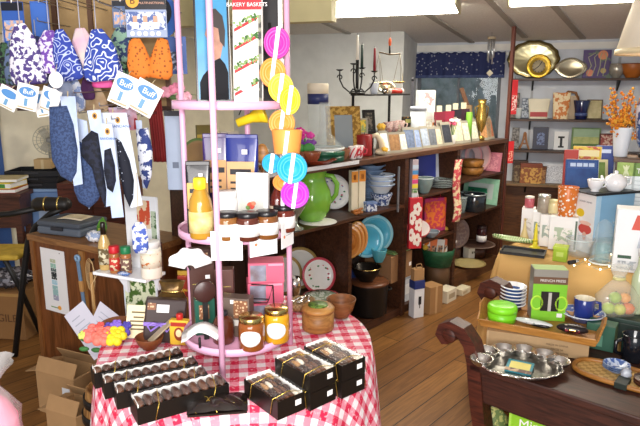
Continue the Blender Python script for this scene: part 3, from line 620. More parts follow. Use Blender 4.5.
r = thing('round_tin', 'dark brown round tin standing on edge behind the left pole', 'tin', onr(205, 1.815, 1.0) * 1, math.radians(20))
r.location.z = B1
MB().at(T3(0, .02, .128)).cyl(.001, 0, .001); r_mb = MB().at(T3(0, .006, .165) @ RX(90)); r_mb.cyl(.036, -.008, .008, 32); r_mb.build('tin_body', mat('#3f2420', .35), r); MB().box(-.008, .008, .0, .012, 0, .132).build('stand', IRON, r)

# ================================================================ ON THE GINGHAM TABLE
ZC = ZG + .0035
CHOC = [mat('#4b2d1f', .35), mat('#3a2118', .3), mat('#5f3b26', .4), mat('#e8dcc8', .4), mat('#a87c4c', .5)]
GOLD = mat('#d9b95a', .25, .9)
def choc_box(label, A, Bq, width, h, z0, n, rows, mixd, clab, stack=1, grp='boxes of chocolates on the gingham cloth', liner=True, tags=0):
    d = Bq - A; L = d.length; rz = math.atan2(d.y, d.x); c = (A + Bq) / 2
    r = thing('chocolate_gift_box', label, 'box', (c.x, c.y, z0), rz, grp)
    mb = MB(); t = .0022
    mb.box(-L / 2, L / 2, 0, width, 0, .003); mb.box(-L / 2, L / 2, 0, t, .003, h).box(-L / 2, L / 2, width - t, width, .003, h).box(-L / 2, -L / 2 + t, t, width - t, .003, h).box(L / 2 - t, L / 2, t, width - t, .003, h)
    mb.build('tray', mat('#17120f', .35), r)
    mb = MB(); mb.sheet(lambda u, v: (-L / 2 + .004 + u * (L - .008), width - .004 - .004 * v, .01 + v * (h - .008 + .003 * math.sin(u * 30) ** 2)), 40, 3, .0008)
    mb.sheet(lambda u, v: (-L / 2 + .003 + .003 * v, .004 + u * (width - .008), .01 + v * (h - .003)), 8, 3, .0008); mb.build('paper_liner', mat('#f0eee8', .6), r)
    MB().box(-L / 2 + .004, L / 2 - .004, .004, width - .010, .003, h * .7).build('filling_tray', mat('#3a2a20', .6), r)
    for s in (-.32, .30):
        y0 = -.0015; MB().tube([(s * L, y0, .004), (s * L + .012, y0, h), (s * L + .02, width * .5, h + .012), (s * L + .03, width + .001, h), (s * L + .04, width + .001, .004)], .0013, 6).build('gold_cord', GOLD, r)
    for i in range(tags): MB().box(L / 2 - .0004, L / 2 + .001, width - .034, width - .014, h * .42, h * .72).build('price_sticker', WHITE, r)
    if n: MB().box(-L / 2 + .001, L / 2 - .001, .001, width - .001, h + .0065, h + .0069).build('cellophane', film('#ffffff', .035), r)
    rnd = random.Random(n * 7 + rows); cz = h * .72
    for i in range(n):
        for j in range(rows):
            x = -L / 2 + L * (i + .5) / n; y = .004 + (width - .014) * (j + .5) / rows; rx = L / n * .5; ry = (width - .014) / rows * .47
            m2 = CHOC[rnd.choice((0, 1, 2, 0, 1, 2, 3, 4))] if mixd else CHOC[rnd.choice((0, 2))]
            ca, sa = math.cos(rz), math.sin(rz)
            mb = MB(); ph = rnd.random() * 6; mb.ball((0, 0, min(rx, ry, .011) * .9), rx, ry, min(rx, ry, .011), 10, 7, (lambda a, th: .08 * math.sin(3 * a + ph) * math.sin(th)))
            o = mb.build('chocolate', m2, None, (c.x + ca * x - sa * y, c.y + sa * x + ca * y, z0 + cz + .001), rz + (rnd.uniform(-.1, .1) if rows > 1 else 0)); tag(o, clab, 'chocolate', 'chocolates in the ' + label.split(' box')[0] + ' box')
    return r
q = ['backmost', 'second from the back', 'third from the back', 'front']
ends = [((94, 374), (183, 353)), ((104, 384), (198, 363)), ((116, 394), (208, 374)), ((137, 409), (229, 384))]
for i, (a, b2) in enumerate(ends):
    h = .05; A = at_height(*a, ZC + h); B = at_height(*b2, ZC + h)
    choc_box(['long narrow box of chocolates, backmost of the four at the table\'s left', 'long black chocolate box in the left row, second from the back', 'long dark chocolate box in the left row, third from the back', 'long black box of round chocolates, nearest front of the left row'][i], A, B, (.056, .06, .066, .085)[i], h, ZC, 10, 1, False,
             ['round chocolate in the backmost long box', 'round chocolate in the second long box from the back', 'round chocolate in the third long box from the back', 'round chocolate in the nearest long box of the left row'][i])
def quad(pl, pf, pr, zt): a, b2, c2 = (at_height(*q_, zt) for q_ in (pl, pf, pr)); return a, b2, c2
a, b2, c2 = quad((244, 379), (277.5, 402.5), (311, 395), ZC + .055)
choc_box('single box of mixed chocolates and white sweets, nearest front right', a, b2, (c2 - b2).length * .95, .055, ZC, 4, 5, True, 'chocolate or white sweet in the single front box', tags=1)
hb = .052
for nm, pl, pf, pr, cl in (('middle', (275, 358), (310, 377), (341, 367), 'chocolate in the top box of the middle stack'), ('rear', (304, 346), (342, 366), (367, 356), 'chocolate in the top box of the right-hand stack')):
    a, b2, c2 = quad(pl, pf, pr, ZC + 2 * hb + .002)
    wq = (c2 - b2).length * .93; Lq = (b2 - a).length
    rr = choc_box({'middle': 'lower box in the middle stack of two chocolate boxes', 'rear': 'lower box in the right-hand stack of two chocolate boxes'}[nm], a, b2, wq, hb, ZC, 0, 0, True, '', tags=1)
    MB().box(-Lq / 2 + .003, Lq / 2 - .003, .004, wq - .004, hb - .003, hb).build('inner_lid', mat('#231a16', .4), rr)
    choc_box({'middle': 'upper box in the middle stack, chocolates under gold cord', 'rear': 'upper box in the right-hand stack, chocolates under gold cord'}[nm], a, b2, wq, hb, ZC + hb + .002, 4, 5, True, cl, tags=1)
p = Z(218, 407, ZC); r = thing('chocolate_pack', 'flat dark chocolate pack with gold cord lying in front', 'pack', p, math.radians(8))
MB().sheet(lambda u, v: (-.085 + .17 * u, -.05 + .10 * v, .004 + .026 * (math.sin(PI * min(max(u, .02), .98)) * math.sin(PI * min(max(v, .02), .98))) ** .3 + .0012 * math.sin(u * 17 + v * 13)), 30, 14, 0).box(-.083, .083, -.048, .048, 0, .006).build('wrapper', mat('#221a17', .25, coat=.5), r)
MB().tube([(-.06, -.049, .012), (-.02, 0, .032), (.03, .05, .012)], .0014, 6).tube([(.0, -.05, .01), (-.03, 0, .033), (-.07, .05, .01)], .0014, 6).build('gold_cord', GOLD, r)
# ================================================================ THE LEFT: HANGING HEADWEAR AND THE COUNTER
def kz(p): return dist(p) / F_PX
# ---- the panel the packs hang from
YP = 2.62; pl = at_depth(8, 4, YP); pr = at_depth(172, 106, YP)
r = thing('hanging_display', 'kraft coloured display panel the headwear hangs from', 'display panel', ((pl.x + pr.x) / 2, YP, 0))
w2 = (pr.x - pl.x) / 2; z0, z1 = pr.z, 2.12
MB().box(-w2, w2, 0, .015, z0, z1).build('board', mat('#b79a6c', .8, 0, 'soft', '#8a6f48', 9), r)
mb = MB()
for x in (-w2, -w2 * .45, 0, w2 * .45, w2 - .02): mb.box(x, x + .02, -.012, 0, z0, z1)
mb.build('batten', mat('#5a3c28', .6), r)
MB().box(-w2, w2, -.016, .02, z1, z1 + .03).build('frame', DARKWOOD, r); MB().box(-w2, w2, -.016, .02, z0 - .02, z0).build('frame', DARKWOOD, r)
for x in (-w2 * .8, w2 * .62): MB().box(x - .008, x + .008, 0, .012, z1 + .03, ceil_z(-BW.s * (r.location.x + x - BW.o[0]) + BW.c * (YP - BW.o[1]))).build('hanging_rod', IRON, r)
panel_root = r
def hook(px, py, Y):                                      # a wire peg from the panel to what hangs on it
    p = at_depth(px, py, Y); lx = p.x - panel_root.location.x
    MB().tube([(lx, YP - YP, p.z + .012), (lx, (Y - YP) + .004, p.z + .004), (lx, (Y - YP) - .016, p.z + .004), (lx, (Y - YP) - .02, p.z + .016)], .0022, 6).build('hook', mat('#9a9aa0', .3, .7), panel_root)
def pouch(label, px, t, b, w, m, Y=2.24, lean_=0, hang=None, seed=0, grp='cloth headwear hanging in the upper row', wt=.32):
    p = at_depth(px, b, Y); k = kz(p); H = (b - t) * k; Wd = w * k / 2 * 1.16; r = thing('headwear', label, 'headwear', p, 0, grp)
    rnd = random.Random(seed); ph = [rnd.random() * 6.28 for _ in range(5)]
    pf = [(0, 0), (.55, .005), (.85, .04), (.97, .12), (1, .25), (.94, .42), (.80, .60), (.6, .78), (wt + .1, .9), (wt, .97), (wt * .8, 1.0), (0, 1.0)]
    mb = MB().at(RY(lean_))
    mb.lathe([(a * Wd, z * H) for a, z in pf], 30, sy=.34, wob=lambda a, q, z: .09 * math.sin(3 * a + ph[0] + z * 14) + .07 * math.sin(5 * a + ph[1] - z * 22) + .03 * math.sin(9 * a + ph[2] + z * 50))
    mb.build('cloth', m, r)
    top = (RY(lean_) @ Vector((0, 0, H)))
    MB().tube([(top.x, 0, top.z - .006), (top.x, 0, top.z + .02), (top.x, .001, top.z + (hang or .03))], .0018, 6).build('hang_strap', mat('#a8a8b8', .4), r)
    hook(px + top.x / k, b - (top.z + (hang or .03)) / k, Y)
    return r
DEN = mat('#3b4f78', .8, 0, 'blotch', '#2a3a5e', 130)
pouch('black, blue and green patterned cloth at the far left of the row', 17, 42, 86, 20, mat('#2c3a34', .8, 0, 'blotch', '#5a6a8a', 60), 2.32, 0, seed=1)
pouch('white and dark purple camouflage cloth pouch hanging second from the left', 30, 26, 85, 30, mat('#e6e4ee', .8, 0, 'blotch', '#4a3a78', 60), 2.20, -4, .1, 2)
pouch('white and purple blotched cloth pouch left of the blue patterned one', 53, 32, 74, 30, mat('#6a3f9c', .8, 0, 'blotch', '#d8cfe6', 64), 2.22, 0, .12, 3)
pouch('royal blue cloth with pale swirls, narrow, left of the cream one', 71, 31, 81, 23, mat('#2c3f9a', .8, 0, 'curls', '#b8c4e8', 24), 2.19, -8, .12, 4)
pouch('cream cloth with pale pink blotches between two blue ones', 87, 30, 77, 27, mat('#cfc6bc', .8, 0, 'soft', '#d8a4c0', 18), 2.22, -4, .12, 5)
pouch('blue cloth with white swirls, wide, right of the cream one', 106, 31, 81, 32, mat('#30469e', .8, 0, 'curls', '#dfe6f4', 20), 2.18, -7, .1, 6)
pouch('navy and green patterned cloth left of the orange pair', 123, 29, 62, 24, mat('#26345a', .8, 0, 'blotch', '#7fa08c', 60), 2.28, 0, .06, 7)
pouch('bright pink cloth bundle below the cream one', 102, 70, 88, 18, mat('#dc3f90', .8, 0, 'soft', '#f070b0', 30), 2.34, 0, .05, 8)
pouch('dark plum cloth hanging behind the cream one', 88, 76, 100, 12, mat('#4a2350', .8), 2.40, 0, .04, 9)
pouch('pale grey cloth below the purple blotched pouch', 62, 72, 108, 26, mat('#a8b2c8', .8, 0, 'soft', '#7f8fb4', 22), 2.36, 0, .04, 10)
pouch('dark navy blotched cloth behind the purple camouflage one', 40, 38, 84, 20, mat('#2f3560', .8, 0, 'blotch', '#77809f', 40), 2.34, 0, .06, 12)
pouch('green, black and white patterned cloth at the left edge, below the blue card', 8, 44, 84, 18, mat('#3a5a3c', .8, 0, 'blotch', '#10141c', 70), 2.36, 0, .05, 13)
pouch('pale blue and white patterned cloth low behind the beige tags', 72, 74, 112, 24, mat('#8fa4d0', .8, 0, 'blotch', '#e0e6f0', 60), 2.40, 0, .04, 14)
pouch('dark maroon patterned cloth low at the left edge', 12, 70, 100, 26, mat('#3c2430', .8, 0, 'blotch', '#7a5a70', 60), 2.42, 0, .04, 15)
pouch('small tan cloth hanging low behind the navy packs', 96, 84, 112, 20, mat('#a98a66', .8, 0, 'soft', '#c8b090', 30), 2.44, 0, .04, 16)
pouch('black cloth with green leaves hanging between blue cloth and orange pair', 128, 32, 74, 20, mat('#1c2a2c', .8, 0, 'blotch', '#6f9a70', 70), 2.33, 0, .05, 17)
# the orange pumpkin pair with its header card
p = at_depth(151, 79, 2.16); k = kz(p)
r = thing('headwear', 'orange printed cloth pair hanging under a black photo header card', 'headwear', p, 0)
ORM = mat('#d8782a', .8, 0, 'dots', '#8a4a1c', 75, .30)
for s in (-1, 1):
    mb = MB().at(T3(s * 8.5 * k, 0, 0) @ RY(s * 8)); mb.lathe([(a * 12 * k, z * 40 * k) for a, z in ((0, 0), (.7, .01), (1, .12), (.96, .4), (.7, .75), (.45, .96), (0, 1))], 26, sy=.4, wob=lambda a, q, z: .07 * math.sin(4 * a + z * 30 + s)); mb.build('cloth', ORM, r)
MB().box(-21 * k, 19 * k, -.004, -.002, 40 * k, 82 * k).build('header_card', mat('#8f9dba', .4), r)
panel(r, 'title_band', mat('#15131c', .4), -21 * k, 19 * k, 66 * k, 82 * k, -.004); panel(r, 'photo_strip', mat('#c8cfe0', .4, 0, 'blotch', '#4a5f96', 60), -20 * k, 18 * k, 47 * k, 64 * k, -.004)
for q in (-12, -2, 8): panel(r, 'portrait', mat('#c89a82', .6), (q - 2) * k, (q + 2.2) * k, 54 * k, 60 * k, -.0052, .0008); panel(r, 'portrait_shirt', mat('#e8e8ee', .6), (q - 3.4) * k, (q + 3.4) * k, 48 * k, 54 * k, -.0052, .0008)
for q in range(5): disc_patch(r, 'badge', WHITE, (-15 + q * 6.4) * k, -.004, 43.5 * k, 2.2 * k, 2.2 * k)
disc_patch(r, 'logo_disc', mat('#e0a030', .4), -13.5 * k, -.005, 74 * k, 6.4 * k, 6.4 * k); text('B', 9 * k, mat('#4a2010', .5), r, (-13.5 * k, -.0072, 74 * k)); text('THE ORIGINAL', 4.2 * k, WHITE, r, (5 * k, -.006, 77 * k)); text('MULTIFUNCTIONAL', 2.8 * k, mat('#d8a890', .5), r, (5 * k, -.006, 72 * k))
hook(151, 0, 2.16); MB().tube([(0, -.003, 82 * k), (0, -.001, 86 * k)], .004, 6).build('hang_tab', WHITE, r)
# header cards behind
def hcard(label, px, t, b, w, m, Y, extra=None, name='header_card', cat='card'):
    p = at_depth(px, b, Y); k = kz(p); r = thing(name, label, cat, p, 0); h = (b - t) * k; ww = w * k
    MB().box(-ww / 2, ww / 2, -.001, .0008, 0, h).build('card', m, r); MB().tube([(0, 0, h - .004), (0, 0, h + .014)], .003, 6).build('hang_tab', WHITE, r); hook(px, t - 2, Y)
    if extra: extra(r, ww, h, k)
    return r
def photos(r, w, h, k):
    panel(r, 'photo', mat('#7fa0d8', .4, 0, 'blotch', '#d8b09a', 60), -w * .42, w * .42, h * .12, h * .58, -.001); panel(r, 'title_band', mat('#12141f', .4), -w * .48, w * .48, h * .8, h * .99, -.001)
hcard('blue card with small portrait photos at the upper left', 16, 4, 46, 22, mat('#2f58a8', .4), 2.42, photos)
hcard('plain bright blue card standing behind the purple pouches', 42, 3, 37, 18, mat('#3f6cc0', .4), 2.46)
hcard('slate blue picture card left of the black photo header', 122, 2, 28, 17, mat('#5a6f94', .4), 2.40, photos)
hcard('small blue card with a white picture hanging beside the rack pole', 177, 38, 74, 21, mat('#3a5a9c', .4), 2.30, lambda r, w, h, k: (panel(r, 'picture', mat('#a8b8d0', .4, 0, 'blotch', '#38485a', 60), -w * .35, w * .3, h * .1, h * .6, -.001), disc_patch(r, 'badge', WHITE, w * .2, -.001, h * .78, w * .12, w * .12)))
p = at_depth(163, 16, 2.3); k = kz(p); r = thing('round_card', 'dark blue round card partly behind the left rack pole', 'card', p, 0); disc_patch(r, 'card', mat('#2f5fb0', .4), 0, 0, 0, 15 * k, 21 * k, .0015); disc_patch(r, 'logo_disc', mat('#141824', .4), -2 * k, -.0015, 4 * k, 11 * k, 14 * k)
panel(r, 'print_line', WHITE, -6 * k, 4 * k, 3 * k, 4.4 * k, -.003, .0006); MB().tube([(0, .0, 20 * k), (0, .01, 26 * k)], .003, 6).build('hang_tab', WHITE, r); hook(163, -11, 2.3)
# white swing tags with the blue logo
def swing(label, px, py, w, h, ang, Y, big=True):
    p = at_depth(px, py, Y); k = kz(p); r = thing('swing_tag', label, 'tag', p, 0, 'white swing tags'); M = RY(ang); w *= k * 1.06; h *= k * 1.06
    MB().at(M).box(-w / 2, w / 2, -.001, .0006, -h / 2, h / 2).build('card', mat('#f2f0ec', .6, var=.02), r)
    mb = MB().at(M); mb.prism([(w * .40 * math.cos(a * PI / 10), h * .2 + h * .19 * math.sin(a * PI / 10)) for a in range(20)], -.002, -.0008); mb.build('logo_patch', mat('#4f86c0', .5), r)
    MB().at(M).box(-w * .10, w * .06, -.002, -.0008, -h * .36, -h * .06).build('figure', mat('#6a9ac0', .5), r)
    MB().at(M).box(-w * .38, w * .38, -.0018, -.0008, -h * .46, -h * .40).build('print_line', mat('#b8a888', .5), r)
    if big:
        t = text('Buff', h * .26, WHITE, r, (0, 0, 0)); t.matrix_local = M @ T3(w * .04, -.0026, h * .2) @ RX(90)
    MB().at(M).tube([(0, -.0, h * .48), (0, .004, h * .6), (.0, .02, h * .66)], .0012, 6).build('string', mat('#c8b890', .6), r)
    return r
swing('large white swing tag tilted left, below the wide blue cloth', 123, 90, 21, 30, 24, 2.10)
swing('large white swing tag tilted right, below the orange cloth', 145, 98, 25, 30, 30, 2.08)
swing('white swing tag with blue logo below the purple camouflage pouch', 27, 97, 20, 24, 14, 2.14)
swing('beige backed swing tag at the far left edge', 8, 98, 20, 20, 28, 2.17, False)
swing('beige swing tag half hidden below the white disc', 50, 100, 18, 22, 22, 2.18, False)
swing('white swing tag tilted down beside the navy packs', 41, 104, 12, 24, -8, 2.20, False)
for lab, px, py, rx in (('round white tag hanging below the purple pouch', 56, 80, 7.2), ('smaller round white tag below the other round tag', 54, 95, 5.6)):
    p = at_depth(px, py, 2.09); k = kz(p); r = thing('round_tag', lab, 'tag', p, 0); disc_patch(r, 'card', WHITE, 0, 0, 0, rx * k, rx * 1.12 * k, .0012); MB().tube([(0, 0, rx * k), (0, .02, rx * k * 2.2)], .0012, 6).build('string', mat('#c8b890', .6), r)
# long packs: a pale card with a dark folded cloth in front
def pack(label, outline, card, m, Y, cardm='#a9bcdc', logo=None, txt=None, tilt=0):
    cx = sum(q[0] for q in outline) / len(outline); zb = max(q[1] for q in outline + card); p = at_depth(cx, zb, Y); k = kz(p)
    r = thing('headwear_pack', label, 'pack', p, 0, 'long headwear packs in the lower row'); to = lambda q: ((q[0] - cx) * k, (zb - q[1]) * k)
    MB().prism([to(q) for q in card], -.001, .001).build('card', mat(cardm, .35, 0, 'soft', '#c8d4ea', 14), r)
    # cloth: outline swelled in the middle
    pts = [to(q) for q in outline]; c = (sum(q[0] for q in pts) / len(pts), sum(q[1] for q in pts) / len(pts)); n = len(pts); mb = MB(); V = []; Fc = []
    for s, yy in ((1, -.0012), (1.0, -.004), (.93, -.010), (.72, -.016), (.38, -.019)): V += [(c[0] + (x - c[0]) * s, yy, c[1] + (z - c[1]) * s) for x, z in pts]
    for lay in range(4):
        for i in range(n): j = (i + 1) % n; Fc.append((lay * n + i, lay * n + j, (lay + 1) * n + j, (lay + 1) * n + i))
    V.append((c[0], -.0195, c[1])); Fc += [(4 * n + i, 4 * n + (i + 1) % n, 5 * n) for i in range(n)]; Fc.append(tuple(range(n))[::-1])
    mb._add(V, Fc); bmesh.ops.recalc_face_normals(mb.b, faces=mb.b.faces); mb.build('folded_cloth', m, r)
    if logo: lx, lz = to(logo); disc_patch(r, 'logo_disc', mat('#d8a048', .4), lx, -.001, lz, 2.6 * k, 3.4 * k); disc_patch(r, 'logo_mark', mat('#4a2a18', .4), lx, -.0022, lz, 1.4 * k, 2 * k)
    if txt: s, x, z, sz = txt; lx, lz = to((x, z)); text(s, sz * k, mat('#2f5fa8', .5), r, (lx, -.002, lz))
    top = min(q[1] for q in card); tx = sum(q[0] for q in card if q[1] < top + 3) / max(1, len([q for q in card if q[1] < top + 3])); lx, lz = to((tx, top)); MB().tube([(lx, 0, lz - .004), (lx, .004, lz + .018)], .002, 6).build('hang_tab', mat('#c8b890', .6), r); hook(tx, top - 4, Y)
    return r
FL = mat('#1d2236', .8, 0, 'blotch', '#10131f', 60); SPK = mat('#171a28', .8, 0, 'dots', '#c8d0e4', 60, .12)
pack('speckled navy pack furthest left in the lower row', [(57, 108), (74, 107), (79, 125), (81, 150), (78, 172), (72, 182), (62, 176), (55, 160), (55, 135)], [(68, 98), (83, 98), (83, 184), (74, 186)], DEN, 2.16)
pack('denim blue pack with a rounded pointed bottom, second from left', [(84, 140), (96, 150), (104, 170), (105, 188), (99, 200), (90, 208), (80, 202), (76, 190), (77, 165)], [(81, 118), (94, 122), (97, 200), (89, 209)], DEN, 2.20)
pack('plain black pack on a pale blue strip in the middle of the lower row', [(88, 140), (98, 131), (104, 134), (106, 160), (108, 190), (106, 208), (100, 190), (96, 168), (86, 155)], [(95, 112), (108, 111), (114, 205), (105, 207)], FL, 2.13, logo=(102, 117))
pack('black pack on a long pale blue card with a round logo, longest in the row', [(110, 150), (116, 148), (119, 165), (119, 180), (115, 192), (110, 188), (108, 170)], [(108, 124), (119, 125), (124, 217), (112, 218)], FL, 2.10, logo=(114, 132), txt=('BANDANA', 114, 139, 3.2))
pack('white card pack with black speckled cloth, rightmost of the lower row', [(121, 138), (126, 142), (133, 160), (136, 180), (134, 198), (130, 207), (126, 196), (122, 172)], [(106, 114), (133, 114), (143, 205), (131, 208)], SPK, 2.15, '#dfe6f0', logo=(124, 121), txt=('BANDANA', 127, 127, 4))
pack('blue and white flowered cloth hanging behind the white card pack', [(140, 130), (152, 128), (155, 150), (153, 175), (147, 190), (141, 175)], [(140, 121), (146, 121), (147, 188), (143, 188)], mat('#2f3f7a', .8, 0, 'blotch', '#dfe4f0', 40), 2.26)
pack('red card hanging behind the white card pack', [(136, 118), (138, 119), (137, 129), (135, 129)], [(110, 108), (137, 107), (139, 130), (112, 131)], mat('#a01c24', .5), 2.28, '#c8262e')
p = at_depth(141, 253, 2.12); k = kz(p); r = thing('cloth_bag', 'blue and white flowered cloth hanging just above the spice jars', 'headwear', p, 0)
mb = MB(); mb.lathe([(0, 0), (.020, 0), (.028, .02), (.031, .06), (.026, .10), (.012, .118), (0, .118)], 24, sy=.4, wob=lambda a, q, z: .08 * math.sin(4 * a + z * 60)); mb.build('cloth', mat('#4a62b4', .8, 0, 'blotch', '#e6eaf6', 50), r); MB().tube([(0, 0, .11), (0, .0, .2), (0, .01, .30)], .0014, 6).build('cord', mat('#c8b890', .6), r)
# ---- hanging by the rack: dark red cloth, grey folder, artificial roses
p = at_depth(161, 162, 2.45); k = kz(p); r = thing('scarf', 'dark red scarf hanging behind the left rack pole', 'scarf', p, 0)
MB().sheet(lambda u, v: ((-7 + 14 * u - 3 * v) * k, .006 * math.sin(u * 18), (v * 62) * k), 24, 8, .003).build('cloth', mat('#7a1c1c', .7), r); MB().tube([(-3 * k, 0, 61 * k), (-3 * k, .05, 66 * k)], .002, 6).build('hang_loop', IRON, r)
p = at_depth(177, 190, 2.4); k = kz(p); r = thing('folder', 'grey blue folder hanging upright between scarf and rack', 'folder', p, 0)
MB().box(-9 * k, 9 * k, 0, .01, 0, 78 * k, .002).build('cover', mat('#94a2b8', .4), r); panel(r, 'top_binding', INK, -9 * k, 9 * k, 73 * k, 78 * k, 0); panel(r, 'printed_mark', mat('#5a6478', .5), -3 * k, 3 * k, 22 * k, 28 * k, 0); MB().tube([(0, .005, 77 * k), (0, .02, 84 * k)], .002, 6).build('hang_loop', IRON, r)
def flower(mb_list, c, R, n, m, parent, petal='petal'):
    mb = MB().at(T3(*c))
    for ring, (q, zz, cnt) in enumerate(((1, 0, n), (.62, .25, n - 1), (.3, .42, 3))):
        for i in range(cnt): a = 6.283 * i / cnt + ring; mb.ball((R * q * .62 * math.cos(a), R * q * .62 * math.sin(a) - R * zz * .6, R * q * .55 * math.sin(a * 1.0) * .6 + R * zz * .2), R * .44 * (.6 + .4 * q), R * .4 * (.6 + .4 * q), R * .42 * (.6 + .4 * q), 8, 5)
    mb.build(petal, m, parent)
for i, (px, py, c) in enumerate(((166, 92, '#f0a8bc'), (177, 88, '#ee8fae'), (184, 97, '#f2b4c4'))):
    p = at_depth(px, py, 2.28); r = thing('artificial_rose', ['pale pink artificial rose left of the rack pole', 'pink artificial rose between the other two roses', 'pale pink artificial rose right behind the rack pole'][i], 'flower', p, 0, 'pink artificial roses by the rack')
    flower(None, (0, 0, 0), .030, 6, mat(c, .7), r); MB().tube([(0, .02, 0), (.005, .06, -.02), (.0, .34, -.03)], .002, 6).build('stem', mat('#4a6a38', .7), r); MB().ball((.02, .03, -.02), .018, .006, .009).build('leaf', mat('#4a6a38', .7), r)
# ================================================================ THE COUNTER'S GOODS AND THE LEFT CORNER
def onc(px, d, z=CH): return CB.col(px, d, z + .001)
# poster, rod and strings on the counter's front
p = CB.col(56, -.0015, .55); q0 = at_depth(40, 243, 1); lx = CB.lx(p)
r = thing('poster', 'white poster taped to the front of the brown counter', 'poster', CB.w(lx, -.0008, .44), a_cb)
MB().box(-.10, .10, -.0015, 0, 0, .36).build('sheet', mat('#e6e4e4', .6, var=.02), r)
for z0_, z1_, c in ((.285, .305, '#b0b89a'), (.255, .28, '#8fb8a8'), (.235, .253, '#4a5a58'), (.19, .232, '#22282c'), (.16, .186, '#9fc4d4'), (.10, .155, '#8fb4b4'), (.07, .10, '#9a9ab0')): panel(r, 'picture_tile', mat(c, .5, 0, 'blotch', '#d0d8d4', 90, .62), -.022, .022, z0_, z1_, -.0015)
disc_patch(r, 'orange_mark', mat('#e8a03a', .5), .022, -.0015, .03, .015, .012); panel(r, 'print_line', mat('#7a9a6a', .5), -.05, .01, .024, .03, -.0015); disc_patch(r, 'pin', INK, .062, -.0015, .345, .003, .003)
def hung(px, z): return CB.w(CB.lx(CB.col(px, -.016, z)), -.018, z)
p = CB.w(CB.lx(CB.col(81, -.03, .7)), -.022, .48); r = thing('grabber_rod', 'grey blue rod with a rounded head hanging on the counter front', 'rod', p, a_cb)
MB().at(RY(-5)).box(-.010, .010, -.006, .006, 0, .30, .004).build('shaft', mat('#6a86a4', .4), r); MB().at(RY(-5)).box(-.012, .012, -.008, .008, .13, .19, .004).build('grip', mat('#b88850', .5), r); MB().at(RY(-5) @ T3(0, 0, .31) @ RX(90)).lathe([(.008, -.006), (.02, -.006), (.02, .006), (.008, .006), (.008, -.006)]).build('head', mat('#7fa0c0', .35), r)
p = CB.w(CB.lx(CB.col(91, -.03, .72)), -.025, .60); r = thing('twine_loops', 'loops of pale twine hanging on the counter corner', 'twine', p, a_cb)
mb = MB()
for j in range(4): mb.tube([(.018 * math.sin(a * .63) * (1 + .3 * j) , -.003 * j, .10 + .09 * math.cos(a * .63) + .006 * j) for a in range(10)], .0016, 6, True)
mb.build('loop', mat('#c8a878', .8), r); MB().box(-.004, .004, .0, .018, .19, .2).build('nail', IRON, r)
# the grey case and papers on the counter
p = onc(72, .14); r = thing('tool_case', 'grey flat case lying on the counter top under papers', 'case', p, a_cb + .15)
MB().box(-.15, .15, -.10, .12, 0, .045, .012).build('lower_shell', mat('#5a626e', .5), r); MB().box(-.15, .15, -.10, .12, .046, .075, .01).build('upper_shell', mat('#4a505a', .5), r); MB().box(-.04, .04, -.112, -.098, .03, .05, .003).build('latch', INK, r)
r = thing('paper_sheet', 'cream sheet lying on the grey case', 'paper', p + Vector((.03, .02, .0765)), a_cb + .3); MB().sheet(lambda u, v: (-.09 + .18 * u, -.06 + .12 * v, .002 + .004 * math.sin(u * 5)), 8, 4, .0008).build('sheet', mat('#e6d8bc', .7), r); MB().box(-.06, .05, -.03, .03, .0065, .0072).build('print_block', mat('#cfc0a0', .7), r)
p = onc(101, .16); r = thing('leaf_packet', 'bright green packet standing on the counter by the tall bottle', 'packet', p, a_cb)
MB().at(lean(12)).prism([(-.03, 0), (.03, 0), (.034, .05), (.02, .085), (0, .10), (-.022, .078), (-.035, .045)], -.004, .004).build('packet', mat('#6aa83a', .5, 0, 'soft', '#3f7a28', 40), r); MB().at(lean(12)).box(-.02, .02, -.006, -.004, .02, .04).build('label', mat('#d8e070', .5), r)
p = onc(95, .06); r = thing('crumpled_paper', 'crumpled white and blue paper on the counter edge', 'paper', p, a_cb); MB().ball((0, 0, .028), .045, .035, .028, 16, 10, lambda a, t: .16 * math.sin(5 * a + 4 * t) + .1 * math.sin(9 * t - 3 * a)).build('paper', mat('#9fb0d0', .7, 0, 'blotch', '#f0f0f4', 40), r)
# ---- white bracket shelf with spice jars, on its brown upright
pS = at_depth(126, 272, 2.42); zS = pS.z; a_s = math.radians(-24)
r = thing('bracket_shelf', 'small white shelf with a curved bracket holding spice jars', 'shelf', (pS.x, pS.y, 0), a_s)
MB().box(-.135, .15, -.055, .075, zS - .014, zS, .003).build('shelf_board', mat('#eef0f4', .35), r)
MB().prism([(-.03, zS - .014), (-.03, zS - .11), (-.045, zS - .10), (-.055, zS - .075), (-.075, zS - .055), (-.10, zS - .045), (-.115, zS - .014)], .035, .05).build('bracket', mat('#e6e8ee', .35), r)
MB().prism([(.11, zS - .014), (.14, zS - .014), (.14, zS - .075), (.125, zS - .06)], .035, .05).build('bracket', mat('#e6e8ee', .35), r)
r = thing('display_stand', 'brown upright board behind the white bracket shelf', 'board', (pS.x, pS.y, 0), a_s)
MB().box(-.035, .12, .08, .10, 0.02, zS + .12).build('board', mat('#5a3326', .5, 0, 'wood', '#3a2018', 20), r); MB().box(-.06, .14, .06, .16, 0, .02).build('foot', DARKWOOD, r)
def ons(px, d): f = Frame(pS.x, pS.y, -24); return f.col(px, d, zS + .0012)
p = ons(106, -.005); r = vessel('dressing_bottle', 'cream dressing bottle with a dark neck, left on the white shelf', 'bottle', p, .026, .21, [(0, 0), (.9, 0), (1, .03), (1, .5), (.85, .6), (.4, .74), (.36, .92), (0, .92)], mat('#c8a868', .15, coat=.4), 'bottle_body', extra=[('neck_foil', [(0, .74), (.44, .74), (.42, .98), (.3, 1), (0, 1)], mat('#20160f', .3)), ('paper_label', [(1.01, .12), (1.03, .12), (1.03, .46), (1.01, .46)], mat('#d8d0b0', .6, 0, 'blotch', '#6a5a3a', 40))])
